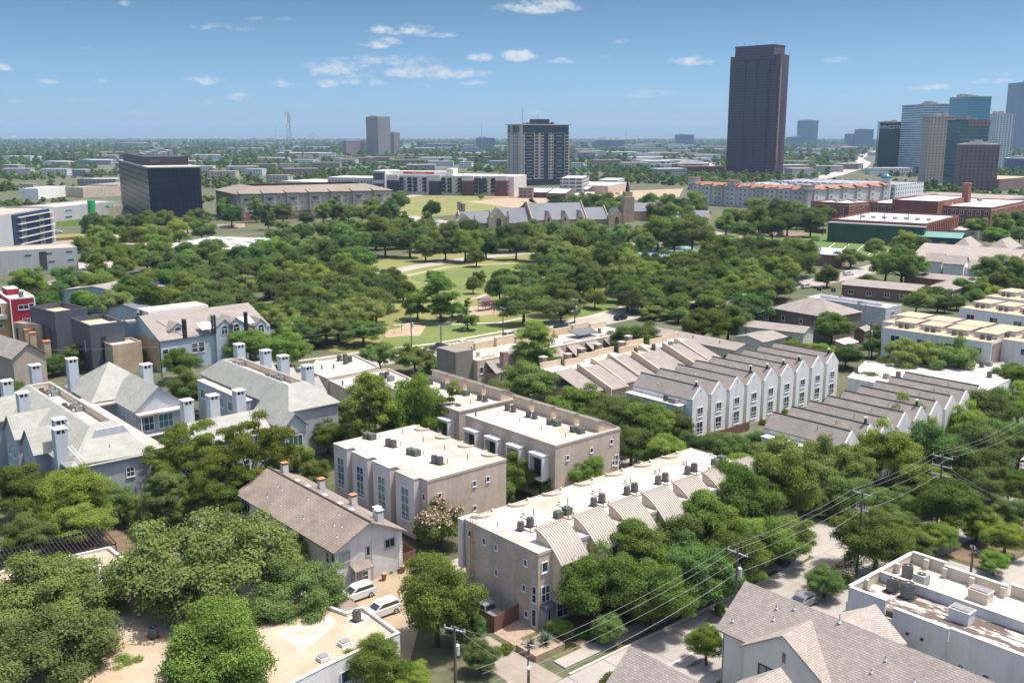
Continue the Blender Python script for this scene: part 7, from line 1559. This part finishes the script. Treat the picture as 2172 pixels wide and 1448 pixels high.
for j, (bx, by, ty) in enumerate(((1788,505,452),(1822,510,448),(1872,514,450),(1922,518,450),(1745,498,445),(1570,500,448),(1690,490,440),(1795,548,505))): p = G(bx,by); o = empty('light_pole', p, 0, f"tall dark net pole by the sports field, {['fourth','fifth','sixth','last','third','first','second','nearest'][j]} from the left" if j < 7 else 'short light pole on the near side of the sports field', 'pole', 'poles round the sports field'); h = at_dist(bx,ty,p.y).z; MB().tube((0,0,0),(0,0,h),.2,.14,6).build('shaft', M_dframe, o)
for j, (bx, by, ty, l) in enumerate(((213,482,456,'white light pole before the black office, left'),(127,490,466,'white light pole before the green fin'),(1284,520,484,'light pole by the park drive, left'),(1338,514,476,'light pole by the park drive, right'),(12,598,565,'light pole at the left edge by the white panel building'),(520,478,440,'flagless white pole before the cream apartments'))): p = G(bx,by); o = empty('light_pole', p, 0, l, 'pole'); h = at_dist(bx,ty,p.y).z; MB().tube((0,0,0),(0,0,h),.14,.1,6).tube((0,0,h),(1.2,0,h+.3),.07,n=5).build('shaft', M_acl, o)
for j, (x0, y0, x1, y1, l) in enumerate(((1600,490,1632,485,'left'),(1706,492,1745,496,'right'))): a = G(x0,y0); b_ = G(x1,y1); d = b_-a; o = empty('dugout', a, math.atan2(d.y,d.x), f"dark low dugout at the far edge of the sports field, {l} one", 'dugout'); MB().box(0,d.length,0,3,0,2.4).build('shelter', M_bwall, o); MB().box(-.2,d.length+.2,-.3,3.2,2.41,2.6).build('roof', M_dkp, o)
a = G(330,497); fence('retaining_wall', [G(350,497), G(520,479)], 1.6, M_cream, 'long ochre wall before the black glass office block'); fence('retaining_wall', [G(115,512), G(300,497)], 1.6, mat('rust_wall', (.30,.16,.11), .9), 'long rust coloured wall beside the left car park')
fence('net_fence', [G(1340,552), G(1345,531), G(1460,521)], 2.6, M_dkp, 'dark low fence round the tennis courts') if False else None
# ------------------------------------------------------------------ tiny people
def person_mesh():
    J = [(0,0,.95),(0,0,1.2),(0,0,1.42),(0,0,1.55),(0,.02,1.70),(.11,0,.90),(.12,.05,.50),(.13,0,.06),(-.11,0,.90),(-.13,-.04,.50),(-.14,-.06,.06),(.19,0,1.40),(.27,0,1.12),(.27,.12,.88),(-.19,0,1.40),(-.28,0,1.12),(-.26,.1,.88),(.13,.16,.04),(-.14,.10,.04)]
    E_ = [(0,1),(1,2),(2,3),(3,4),(0,5),(5,6),(6,7),(0,8),(8,9),(9,10),(2,11),(11,12),(12,13),(2,14),(14,15),(15,16),(7,17),(10,18)]
    rad = [.15,.14,.15,.06,.11,.10,.07,.05,.10,.07,.05,.07,.05,.035,.07,.05,.035,.04,.04]
    me = bpy.data.meshes.new('body'); me.from_pydata(J, E_, []); o = bpy.data.objects.new('tmp', me); COL.objects.link(o); o.modifiers.new('s','SKIN'); sv_ = me.skin_vertices[0].data
    for v, r in zip(sv_, rad): v.radius = (r, r)
    sv_[0].use_root = True; o.modifiers.new('u','SUBSURF').levels = 1; bpy.context.view_layer.update()
    out = bpy.data.meshes.new_from_object(o.evaluated_get(bpy.context.evaluated_depsgraph_get())); bpy.data.objects.remove(o); return out
def dressed(shirt, trousers):
    me = PM.copy(); me.materials.clear()
    for m in (mat('skin', (.42,.26,.18), .6, .05, 3), shirt, trousers): me.materials.append(m)
    for p_ in me.polygons: z = p_.center.z; p_.material_index = 0 if z > 1.47 or (abs(p_.center.x) > .2 and z < 1.15) else 1 if z > .93 else 2
    return me
PM = person_mesh()
for i, (x, y, s, t_, l) in enumerate(((1385,536,M_white,M_navy,'person in a white top on the tennis courts, left'),(1420,531,REDP,M_dframe,'person in a red top on the tennis courts'),(1452,534,M_white,M_white,'person in white on the tennis courts, right'),(197,484,M_dframe,M_dframe,'person in dark clothes before the black office block, left'),(203,484,M_cream,M_navy,'person in a tan top before the black office block'),(1048,664,M_navy,M_acl,'person in a blue top at the playground'))):
    p = G(x,y,.05); o = empty('person', p, i*1.1, l, 'person'); link('body', dressed(s, t_), o)
# ------------------------------------------------------------------ air
hz = MB(); hz.box(-9000,9000,-300,15000,-1,235); hm = bpy.data.materials.new('haze'); hm.use_nodes = True; t = NT(hm.node_tree); hm.node_tree.nodes.remove(hm.node_tree.nodes['Principled BSDF'])
pv = t.n('ShaderNodeVolumePrincipled', {'Color': (.48,.70,.95,1), 'Density': HAZE, 'Anisotropy': 0.0}); hm.node_tree.links.new(pv.outputs[0], hm.node_tree.nodes['Material Output'].inputs[1]); hm.cycles.volume_sampling = 'DISTANCE'
tag(link('haze', hz.mesh('haze', hm)), kind='stuff')
if 0:
    pass
# ------------------------------------------------------------------ trees one can point at: kind, x, y, crown width (pixels of the photo), height factor, label
KN = {'oak':'olive green live oak','oakd':'dark green live oak','elm':'mid green rounded tree','dark':'dark green rounded tree','lime':'yellow green rounded tree','elmt':'tall mid green tree','darkt':'tall dark green tree','airy':'feathery yellow green pecan tree','cyp':'feathery conical tree','crape':'pink flowering crape myrtle','shrub':'green bush','shrubd':'dark green bush','shrubl':'yellow green bush'}
def T(kind, x, y, w, where, hk=1.0): return tree(kind, x, y, w, hk, (KN[kind] + ' ' + where).strip(), cat='bush' if kind.startswith('shrub') else 'tree')
for a in [
 ('oak',105,1262,350,'over the low tan roof, upper at the left bottom edge',.95), ('oak',95,1385,350,'over the low tan roof, lower at the left bottom edge',1.0),
 ('oak',440,1185,430,'left of the white brick house, largest spreading crown',1.0), ('oak',630,1255,250,'between the big oak and the white parked cars',1.15), ('oak',570,1165,190,'touching the side of the white brick house',1.0),
 ('elm',460,1390,345,'at the bottom edge left of the patched tan roof',.9), ('lime',265,1432,150,'small at the bottom edge below the tan roof',.8), ('oak',580,1340,150,'overhanging the patched tan roof',1.0),
 ('elm',925,1268,250,'between the white cars and the brick end wall',1.05), ('oakd',980,1320,120,'in front of the red brown fence',1.2), ('elm',800,1408,170,'at the bottom edge beside the patched tan roof',.9), ('lime',872,1440,110,'at the bottom edge left of the wooden pole',.8),
 ('crape',932,1108,132,'beside the white brick house',1.05),
 ('elm',1090,1005,118,'between the two white roofs, left one',.95), ('elm',1232,998,135,'between the two white roofs, right one',.8), ('dark',1165,1020,90,'between the two white roofs, dark middle one',.9), ('dark',1060,1040,80,'against the taupe brick wall behind the long white roof',.9),
 ('dark',1118,812,160,'round and dense in front of the brown sloping roofs',.75), ('elm',1225,862,150,'first in the belt behind the long white roof from the left',.9), ('dark',1300,880,150,'second in the belt behind the long white roof from the left',.9), ('elm',1375,900,150,'third in the belt behind the long white roof from the left',.95), ('dark',1435,905,120,'at the corner of the white gabled row',.9), ('dark',1340,945,140,'in the front of the belt behind the long white roof, left',.9), ('elm',1410,960,130,'in the front of the belt behind the long white roof, middle',.9), ('dark',1480,950,110,'in the front of the belt behind the long white roof, right',.9),
 ('elmt',785,872,150,'left of the bright green pair before the cream roof',1.15), ('lime',880,868,140,'bright centre of the group before the cream roof',1.75), ('cyp',962,878,95,'thin and pointed right of the bright group before the cream roof',1.25), ('darkt',738,885,110,'beside the blue grey end wall of the long apartment house',.7), ('elm',850,915,110,'low in front of the bright group before the cream roof',.9), ('oakd',985,905,80,'in front of the white box windows, far end',1.0), ('dark',940,930,70,'behind the white roof with tall bays',.9),
 ('airy',530,965,215,'largest in front of the four tall chimneys',1.25), ('airy',415,965,190,'left of the largest pecan before the three square chimneys',1.25), ('airy',470,1040,180,'below the two big pecans',1.0), ('dark',350,985,110,'dark between the two grey green roofed houses',1.1), ('elm',622,965,85,'against the balcony of the grey house',1.0), ('elm',695,925,105,'below the blue grey end wall',.9), ('elm',665,1000,75,'between the balcony house and the tall bays',.9), ('darkt',350,1060,130,'in the dark gap left of the white brick house',.9), ('dark',280,1010,120,'below the grey green hip roof',1.0), ('dark',430,1085,120,'in front of the small dark pergola',.8),
 ('elm',50,1040,170,'at the left edge below the first chimneys',1.0), ('lime',165,1050,190,'broad below the grey green hip roof',.95), ('dark',60,1140,140,'at the left edge above the dark pergola',.9), ('elm',165,1110,150,'behind the dark pergola',.8), ('darkt',10,935,70,'at the left edge beside the grey bays',.9), ('dark',250,1065,110,'between the yellow green tree and the white brick house',1.0), ('shrubd',20,1175,70,'at the end of the dark pergola',1.0),
 ('elm',1265,1242,210,'first of the street row from the brick end',1.09), ('elmt',1345,1185,200,'second of the street row from the brick end',0.81), ('dark',1420,1150,190,'third of the street row from the brick end',1.09), ('elmt',1490,1120,190,'fourth of the street row from the brick end',0.81), ('elm',1565,1065,205,'fifth of the street row from the brick end',1.21), ('elm',1640,1040,200,'sixth of the street row from the brick end',1.21), ('elm',1380,1262,165,'at the kerb under the wires, left',1.0), ('elm',1475,1225,165,'at the kerb under the wires, middle',1.0), ('elm',1585,1150,165,'at the kerb under the wires, right',1.0), ('dark',1655,1130,95,'small beside the red ramp pads',1.0), ('elm',1570,1010,150,'behind the last metal dormers',.95), ('dark',1490,1010,100,'behind the far end of the long white roof',.9), ('dark',1290,1330,90,'small by the first lawn of the row',1.0),
 ('oak',1680,970,190,'in front of the brown gable roofs, left one',1.15), ('oak',1775,985,190,'in front of the brown gable roofs, middle one',1.25), ('elm',1860,965,170,'in front of the brown gable roofs, right one',1.1), ('dark',1600,955,130,'below the white gabled row',.8), ('dark',1540,940,90,'low by the hedge of the white gabled row',.8), ('elm',1905,900,160,'right of the brown gable roofs, front',1.0), ('lime',2000,880,150,'right of the brown gable roofs, middle',.9), ('dark',2090,870,170,'right of the brown gable roofs, back',.9), ('elm',2160,860,140,'at the right edge beside the brown gable roofs',.9), ('dark',1960,960,180,'behind the tall three wire pole, left',1.0), ('dark',2080,950,180,'behind the tall three wire pole, right',1.0), ('oak',2160,955,150,'at the right edge above the wires',1.0), ('oak',1700,1050,130,'over the corner of the street crossing, left',1.1), ('dark',1800,1050,130,'over the corner of the street crossing, right',1.0), ('oakd',1900,1060,130,'behind the transformer pole',1.0),
 ('elm',2010,1075,180,'right of the transformer pole, large',1.0), ('dark',2085,1040,120,'dark at the right above the stop sign',.9), ('lime',2140,1030,120,'bright at the right edge below the wires',.9), ('lime',2135,1140,110,'bright at the right edge beside the cross street',.9), ('elm',2075,1110,110,'left of the bright edge tree beside the stop sign',.9),
 ('elm',1860,1148,195,'behind the white parapet building',.9), ('dark',1750,1232,110,'low at the street corner of the white parapet building',.8), ('dark',1940,1150,110,'behind the cream parapet',.8), ('crape',1790,1215,60,'pale flowering beside the street corner',.9), ('lime',1500,1362,98,'bright between the two shingle roofed houses',1.25), ('shrub',1528,1290,34,'behind the eaves of the white house',1.5), ('shrub',1300,1440,60,'at the bottom edge by the left shingle roof',1.0),
 ('oak',1935,752,150,'spreading over the low white roof, left half',1.1), ('oak',2010,755,150,'spreading over the low white roof, right half',1.1), ('dark',1840,808,75,'small round between the white gabled row and the white roof',.8), ('elm',2150,800,100,'at the right edge below the tan roofs',.9), ('dark',2165,735,70,'beside the stone end of the tan roofs',.9),
 ('dark',1350,722,125,'dense round beside the brown sloping roofs',.9), ('elm',1490,690,110,'over the long brown roof, left',1.0), ('elm',1545,680,110,'over the long brown roof, right',1.0), ('dark',1590,655,110,'behind the long brown roof',1.0), ('elm',1765,692,110,'in front of the large hip roof',.8), ('lime',1690,742,80,'beyond the white gabled row, left',.8), ('lime',1740,750,95,'beyond the white gabled row, middle',.8), ('dark',1795,755,80,'beyond the white gabled row, right',.8), ('dark',1850,735,60,'beside the wooden power pole',1.0), ('dark',1870,712,70,'left of the nearest tan roof',1.0),
 ('elmt',1135,735,130,'large before the cream parapet row',.85), ('dark',1165,775,100,'at the foot of the large tree before the cream parapet row',.8), ('elm',1275,735,60,'small by the brick chimneys, left',.8), ('dark',1235,745,70,'small by the brick chimneys, right',.8), ('oak',880,755,110,'before the park street beside the pale grey roofs',1.0), ('oak',805,752,110,'behind the pale grey roofs',1.1), ('dark',965,778,75,'below the leaning pole by the olive end wall',.9), ('shrub',920,775,60,'between the pale grey roofs and the olive end wall',1.0), ('dark',1020,790,60,'at the foot of the olive end wall',.9),
 ('dark',395,830,110,'between the grey green roofed houses, upper',1.0), ('elm',380,770,95,'beside the wooden pole between the houses',1.0), ('elm',610,740,125,'behind the four tall chimneys, right',.85), ('elm',530,730,110,'behind the four tall chimneys, left',.85), ('elm',450,735,90,'before the pale blue dormers',.8), ('airy',150,755,85,'before the dark metal houses',.9), ('dark',265,765,55,'before the tan stone block, left',.9), ('darkt',290,755,50,'before the tan stone block, right',.8), ('dark',110,775,80,'behind the white chimneys at the left',.7), ('dark',15,830,70,'at the left edge behind the first chimney',.8),
 ('oak',690,690,130,'beside the ball court, right',.95), ('oakd',640,700,120,'beside the ball court, left',.9), ('oak',760,660,140,'at the corner of the park lawn',1.0), ('oakd',770,700,110,'over the ball court',.9), ('elmt',935,628,95,'light green in the park beside the playground',.95), ('elm',885,645,80,'behind the street pole in the park',1.0), ('cyp',992,662,60,'alone on the lawn by the park street',.85), ('dark',1003,602,42,'alone in the middle of the park lawn',1.2), ('elm',1018,590,36,'touching the lone dark tree on the park lawn',1.2),
 ('dark',1110,640,130,'large by the playground, front',.9), ('oakd',1110,600,140,'large by the playground, back',1.0), ('dark',1175,625,110,'by the playground, right',1.0), ('oak',1190,655,90,'by the park street near the transformer',1.0), ('lime',1262,632,60,'small on the park lawn by the path',.9), ('dark',1230,600,100,'behind the small yellow green tree on the lawn',1.0), ('elm',1068,585,60,'at the edge of the park lawn',1.0), ('oak',1390,660,75,'clipped round by the park street, left',.7), ('dark',1440,668,60,'clipped round by the park street, right',.7),
 ('elm',1880,560,90,'before the red brick pavilion',1.0), ('oakd',1915,560,120,'spreading wide over the brick motel',1.25), ('dark',1960,545,60,'beyond the brick motel',1.0), ('dark',2105,570,95,'beside the white gabled houses, left',1.0), ('elm',2150,575,80,'beside the white gabled houses, right',1.0), ('dark',1945,640,70,'right of the white slotted roof',1.0), ('elm',1990,640,60,'behind the nearest tan roof',.9), ('elm',1755,585,60,'round by the park street beyond the slotted roof',1.0), ('oak',1805,545,70,'on the lawn beside the red brick pavilion',1.0)]: T(*a)
for i, (u, v, r, k) in enumerate(((9.5,-8.6,5.4,'elm'),(16.5,-8.4,5.6,'dark'),(23,-8.5,5.3,'elm'),(29,-8.2,5.2,'elm'),(35.5,-7.6,4.4,'dark'))):
    treeW(k, FL(u,v), r, 1.0, f"{KN[k]} at the kerb under the wires, {ORD[i]} from the brick end")
for a in [('dark',1020,1392,95,'between the driveway and the weathered bottom pole',1.0),('elm',1190,1330,60,'small beside the stone planter',1.0),('shrub',1075,1372,40,'at the edge of the driveway gravel',1.0),('elm',1960,1030,140,'in the wires between the crossing and the tall stacked pole, left',1.0),('dark',2050,990,150,'behind the tall stacked pole, low right',1.0),('dark',1905,1115,120,'at the crossing beside the transformer pole, dark',.9),('elm',1985,1140,110,'between the cream parapet and the stop sign',.9),('lime',2110,1190,95,'beside the brown pole on the pavement',.8),('dark',2160,1090,110,'at the right edge behind the stop sign',1.0),('oak',1830,900,130,'over the lower brown gable roofs',1.0),('dark',2130,930,130,'high at the right edge above the wires, dark',1.0),('elm',2050,905,140,'above the tall stacked pole',1.0),('dark',1560,960,110,'between the white gabled row and the metal dormers',.9),
 ('dark',120,985,120,'below the first pair of left chimneys',1.0),('elm',240,1000,140,'against the blue wall below the grey green hip roof',1.0),('lime',110,1085,150,'bright behind the dark pergola',.95),('dark',310,1080,110,'between the pergola and the white brick house',.9),('darkt',375,1045,110,'in the dark gap below the two big pecans, left',.8),('elm',560,1045,70,'by the far end of the white brick house',.9),
 ('elm',855,612,66,'beside the upper park path, left',1.0),('dark',828,590,70,'at the left end of the park lawn',1.0),('oak',960,655,66,'behind the playground path',.9),('dark',1060,610,80,'at the right end of the park lawn, front',1.0),('oakd',1140,575,80,'at the right end of the park lawn, back',1.0),('elm',920,590,48,'on the upper lawn, left',1.0),
 ('elm',1010,545,50,'by the drive before the church, small',1.0),('dark',620,560,80,'in the left park wood, upper',1.0),('oak',520,605,95,'in the left park wood, middle',1.0),('dark',470,650,90,'above the pale blue roof, left',1.0),('oakd',560,660,100,'above the pale blue roof, right',1.0),('dark',720,640,100,'left of the park lawn, dark',1.0),('oak',800,635,90,'left of the park lawn, olive',1.0),
 ('dark',1420,600,100,'in the wood right of the playground, lower',1.0),('oakd',1360,640,80,'in the wood right of the playground, by the street',.9),('elm',1520,640,90,'before the navy blue house',1.0),('dark',1470,560,90,'below the tennis courts, middle',1.0),('oakd',1640,600,100,'before the white SUV on the street',1.0),('dark',1680,560,80,'left of the red brick pavilion, lower',1.0),('elm',1840,600,60,'between the slotted roof and the motel',.8)]: T(*a)
# belts of park and street trees: polygon, number, width, kinds, phrase
def inside(p, poly):
    c = False; n = len(poly)
    for i in range(n):
        (x1,y1),(x2,y2) = poly[i], poly[i-1]
        if (y1 > p[1]) != (y2 > p[1]) and p[0] < (x2-x1)*(p[1]-y1)/(y2-y1)+x1: c = not c
    return c
def belt(poly, n, w0, w1, kinds, where, seed, hk=1.0):
    rr = random.Random(seed); pts = []; xs = [p[0] for p in poly]; ys = [p[1] for p in poly]; best = None
    for k in range(n):
        cand = None; cd_ = -1
        for _ in range(40):
            p = (rr.uniform(min(xs),max(xs)), rr.uniform(min(ys),max(ys)))
            if not inside(p, poly): continue
            d = min([(p[0]-q[0])**2+((p[1]-q[1])*2.2)**2 for q in pts] or [1e9])
            if d > cd_: cd_ = d; cand = p
        if cand: pts.append(cand)
    for i, p in enumerate(sorted(pts)):
        k = rr.choice(kinds); tree(k, p[0], p[1], rr.uniform(w0, w1), hk*rr.uniform(.85,1.1)*(1.3 if k[:3] == 'oak' else 1.05), f"{KN[k]}, {ORD[i]} from the left {where}", 'trees '+where)
DK = ['oakd','dark','oakd','oak','dark','elm']
belt([(60,590),(330,590),(330,640),(60,650)],12,70,95,['elm','oak','elm','dark'],'between the red house and the solar roof',1)
belt([(170,520),(340,500),(340,560),(190,570)],11,60,80,['oak','elm','dark'],'beside the small left car park',2)
belt([(340,530),(580,540),(560,575),(340,590)],13,65,90,DK,'right of the framed flat roof',3)
belt([(345,590),(600,560),(640,600),(560,640),(350,640)],15,70,95,['oak','elm','oakd','oak'],'above the pale blue townhouses',4)
belt([(560,530),(760,520),(760,580),(600,590)],13,70,95,DK,'left of the park drive',5)
belt([(600,590),(800,590),(830,640),(640,665)],14,80,105,DK,'on the left side of the park lawn',6)
belt([(580,650),(700,640),(720,680),(600,700)],6,85,105,['oak','oakd'],'above the four tall chimneys',7)
belt([(600,490),(900,480),(900,512),(600,515)],14,60,85,DK,'before the brown hip roofed hall',8)
belt([(900,492),(1200,490),(1200,520),(900,525)],14,65,88,DK,'before the long church',9)
belt([(1200,490),(1470,480),(1470,512),(1210,525)],13,65,90,DK,'along the drive right of the church',10)
belt([(1150,530),(1340,535),(1330,580),(1180,590)],11,80,110,DK,'left of the tennis courts',11)
belt([(1300,560),(1500,555),(1500,620),(1310,625)],15,80,110,['dark','oakd','elm','oak'],'below the tennis courts',12)
belt([(1500,535),(1720,530),(1720,575),(1510,600)],15,75,105,['dark','oakd','dark','elm'],'below the sports field',13)
belt([(1300,620),(1560,600),(1680,590),(1640,630),(1330,650)],10,70,95,['dark','elm','oak'],'along the middle of the park street',14)
belt([(1500,470),(1640,440),(1760,450),(1740,480),(1560,490)],12,55,80,['dark','elm','oakd'],'before the terracotta roofs',15)
belt([(470,436),(830,440),(830,466),(490,462)],15,42,56,['darkt','dark','elm'],'before the cream apartment block',16)
belt([(190,470),(430,455),(440,492),(200,500)],14,48,70,['elm','dark','oak'],'before the black glass office block',17)
belt([(1960,622),(2172,585),(2172,618),(2010,650)],13,40,58,['dark','elm'],'in the lane behind the tan roofs',18)
belt([(780,420),(790,448),(850,455),(850,425)],4,46,60,['dark'],'beside the dry vacant field',19)
belt([(1180,430),(1330,430),(1330,450),(1190,452)],8,46,66,['dark','elm'],'behind the long church roof',20)
belt([(1370,425),(1480,420),(1490,455),(1380,460)],8,46,60,['dark','elm','lime'],'right of the dark spire',21)
belt([(1850,520),(2000,512),(2010,535),(1880,545)],5,50,70,['elm','dark'],'behind the three white gabled houses',22)
belt([(2060,480),(2172,455),(2172,500),(2080,500)],6,50,70,['dark','elm'],'right of the brick school',23)
for x, y, w, k, l in ((915,445,52,'dark','alone beside the brown hall'),(1020,417,18,'elm','tiny alone by the orange earth'),(600,478,40,'oak','before the white roof boxes'),(1995,612,36,'elm','at the motel court')): T(k, x, y, w, l)
# hedges and bushes of the white gabled row, planter bushes
for x, y, w, k, l in ((1538,928,32,'shrubl','domed in front of the second white gable'),(1500,930,24,'shrubl','small in front of the first white gable'),(1618,895,24,'shrubl','at the foot of the fourth white gable'),(1665,872,26,'shrub','at the foot of the sixth white gable'),(1758,845,22,'shrub','at the foot of the eighth white gable'),(827,1212,16,'shrub','in the planter by the white brick wall'),(845,1205,18,'shrub','in the terracotta pot by the white brick wall'),(1235,1345,40,'shrubl','on the small lawn by the front door'),(1215,1352,26,'shrub','low on the small lawn by the front door'),(1280,1318,22,'shrubd','by the front walk')): T(k, x, y, w, l, .9)
# ------------------------------------------------------------------ far woods: one mass, instanced low clumps
bpy.context.view_layer.update()
FOOT = []
for o in list(COL.objects):
    if o.type == 'MESH' and o.parent and o.name.split('.')[0] in ('walls','left_wing','corner_block','inner_blocks','glass_hall','core','bay'):
        M = o.matrix_world
        if M.translation.y < 380: continue
        c = [M @ Vector(b) for b in o.bound_box]; xs = [v.x for v in c]; ys = [v.y for v in c]; FOOT.append((min(xs)-5, max(xs)+5, min(ys)-48, max(ys)+5))
FA_ = np.array(FOOT)
NOPX = [[(832,470),(832,416),(905,407),(1080,398),(1460,396),(1460,428),(1240,440),(1090,446),(1010,490),(880,472)],[(1690,395),(1760,370),(1800,350),(1830,332),(1845,318),(1870,318),(1862,345),(1845,362),(1885,395)],[(1490,530),(1560,490),(1640,482),(1830,482),(1990,500),(2010,530),(1900,552),(1740,552)],[(90,530),(100,498),(420,476),(540,472),(540,484),(330,497),(250,522)],[(1320,520),(1500,494),(1680,465),(1760,452),(1760,460),(1500,506),(1330,530)]]
NOW_ = [[(G(x,y).x, G(x,y).y) for x,y in q] for q in NOPX]
rng = np.random.default_rng(3); P_ = []; S_ = []
def scatter(y0, y1, step, smin, smax, keep):
    y = y0
    while y < y1:
        hw = y*.70+80; xs = np.arange(-hw, hw, step)+rng.uniform(-.45,.45,int(np.ceil(2*hw/step)))[:len(np.arange(-hw,hw,step))]*step
        for x in xs:
            yy = y+rng.uniform(-.5,.5)*step
            n_ = math.sin(x*.013+yy*.004)+math.sin(yy*.017-x*.006)+math.sin(x*.031+1.3)*.6
            if n_ < keep or rng.uniform() < .12: continue
            if len(FA_) and np.any((x>FA_[:,0])&(x<FA_[:,1])&(yy>FA_[:,2])&(yy<FA_[:,3])): continue
            if any(inside((x,yy), q) for q in NOW_): continue
            P_.append((x,yy,0)); S_.append(rng.uniform(smin,smax))
        y += step
scatter(575, 1000, 13, 3.2, 5.2, -.45); scatter(1000, 1900, 15, 3.4, 5.6, -.35); scatter(1900, 4200, 28, 5, 9, -.5); scatter(4200, 12000, 75, 9, 15, -.8)
protos = []
for i, (shape, leaf) in enumerate((('round','dark'),('round','elm'),('oak','oakd_'),('tall','dark'))):
    leaf = 'dark' if leaf == 'oakd_' else leaf; r_ = np.random.default_rng(200+i); cl = crown_clumps(shape, r_, .6); v, tt = leaf_cloud(cl, 1100, .13, r_)
    v[:,2] -= .25; protos.append(bpy.data.objects.new('far_clump', quads_mesh('far_clump', v, tt, [LEAF[leaf]])))
me = bpy.data.meshes.new('distant_woods'); me.vertices.add(len(P_)); me.vertices.foreach_set('co', np.array(P_, 'f').ravel())
at = me.attributes.new('scl','FLOAT','POINT'); at.data.foreach_set('value', np.array(S_, 'f')); at = me.attributes.new('idx','INT','POINT'); at.data.foreach_set('value', rng.integers(0,4,len(P_)).astype('i'))
at = me.attributes.new('rotz','FLOAT_VECTOR','POINT'); rv = np.zeros((len(P_),3),'f'); rv[:,2] = rng.uniform(0,6.28,len(P_)); at.data.foreach_set('vector', rv.ravel())
wood = link('distant_woods', me); tag(wood, 'mass of dark green treetops spreading from behind the park to the horizon', kind='stuff')
ng = bpy.data.node_groups.new('far_trees', 'GeometryNodeTree'); ng.interface.new_socket('Geometry', in_out='INPUT', socket_type='NodeSocketGeometry'); ng.interface.new_socket('Geometry', in_out='OUTPUT', socket_type='NodeSocketGeometry')
gi = ng.nodes.new('NodeGroupInput'); go = ng.nodes.new('NodeGroupOutput'); g2i = ng.nodes.new('GeometryNodeGeometryToInstance'); ip = ng.nodes.new('GeometryNodeInstanceOnPoints')
for q in protos:
    oi = ng.nodes.new('GeometryNodeObjectInfo'); oi.inputs['Object'].default_value = q; oi.inputs['As Instance'].default_value = True; ng.links.new(oi.outputs['Geometry'], g2i.inputs[0])
def nattr(n, t):
    a = ng.nodes.new('GeometryNodeInputNamedAttribute'); a.data_type = t; a.inputs['Name'].default_value = n; return [s for s in a.outputs if s.enabled and s.name == 'Attribute'][0]
jg = ng.nodes.new('GeometryNodeJoinGeometry')
for l in list(ng.links):
    if l.to_node == g2i: ng.links.new(l.from_socket, jg.inputs[0])
for l in list(ng.links):
    if l.to_node == g2i: ng.links.remove(l)
ng.nodes.remove(g2i)
ng.links.new(gi.outputs[0], ip.inputs['Points']); ng.links.new(jg.outputs[0], ip.inputs['Instance']); ip.inputs['Pick Instance'].default_value = True
ng.links.new(nattr('idx','INT'), ip.inputs['Instance Index']); ng.links.new(nattr('scl','FLOAT'), ip.inputs['Scale'])
ng.links.new(nattr('rotz','FLOAT_VECTOR'), ip.inputs['Rotation']); ng.links.new(ip.outputs[0], go.inputs[0])
md = wood.modifiers.new('scatter', 'NODES'); md.node_group = ng
print('trees', NTREE[0], 'far', len(P_))
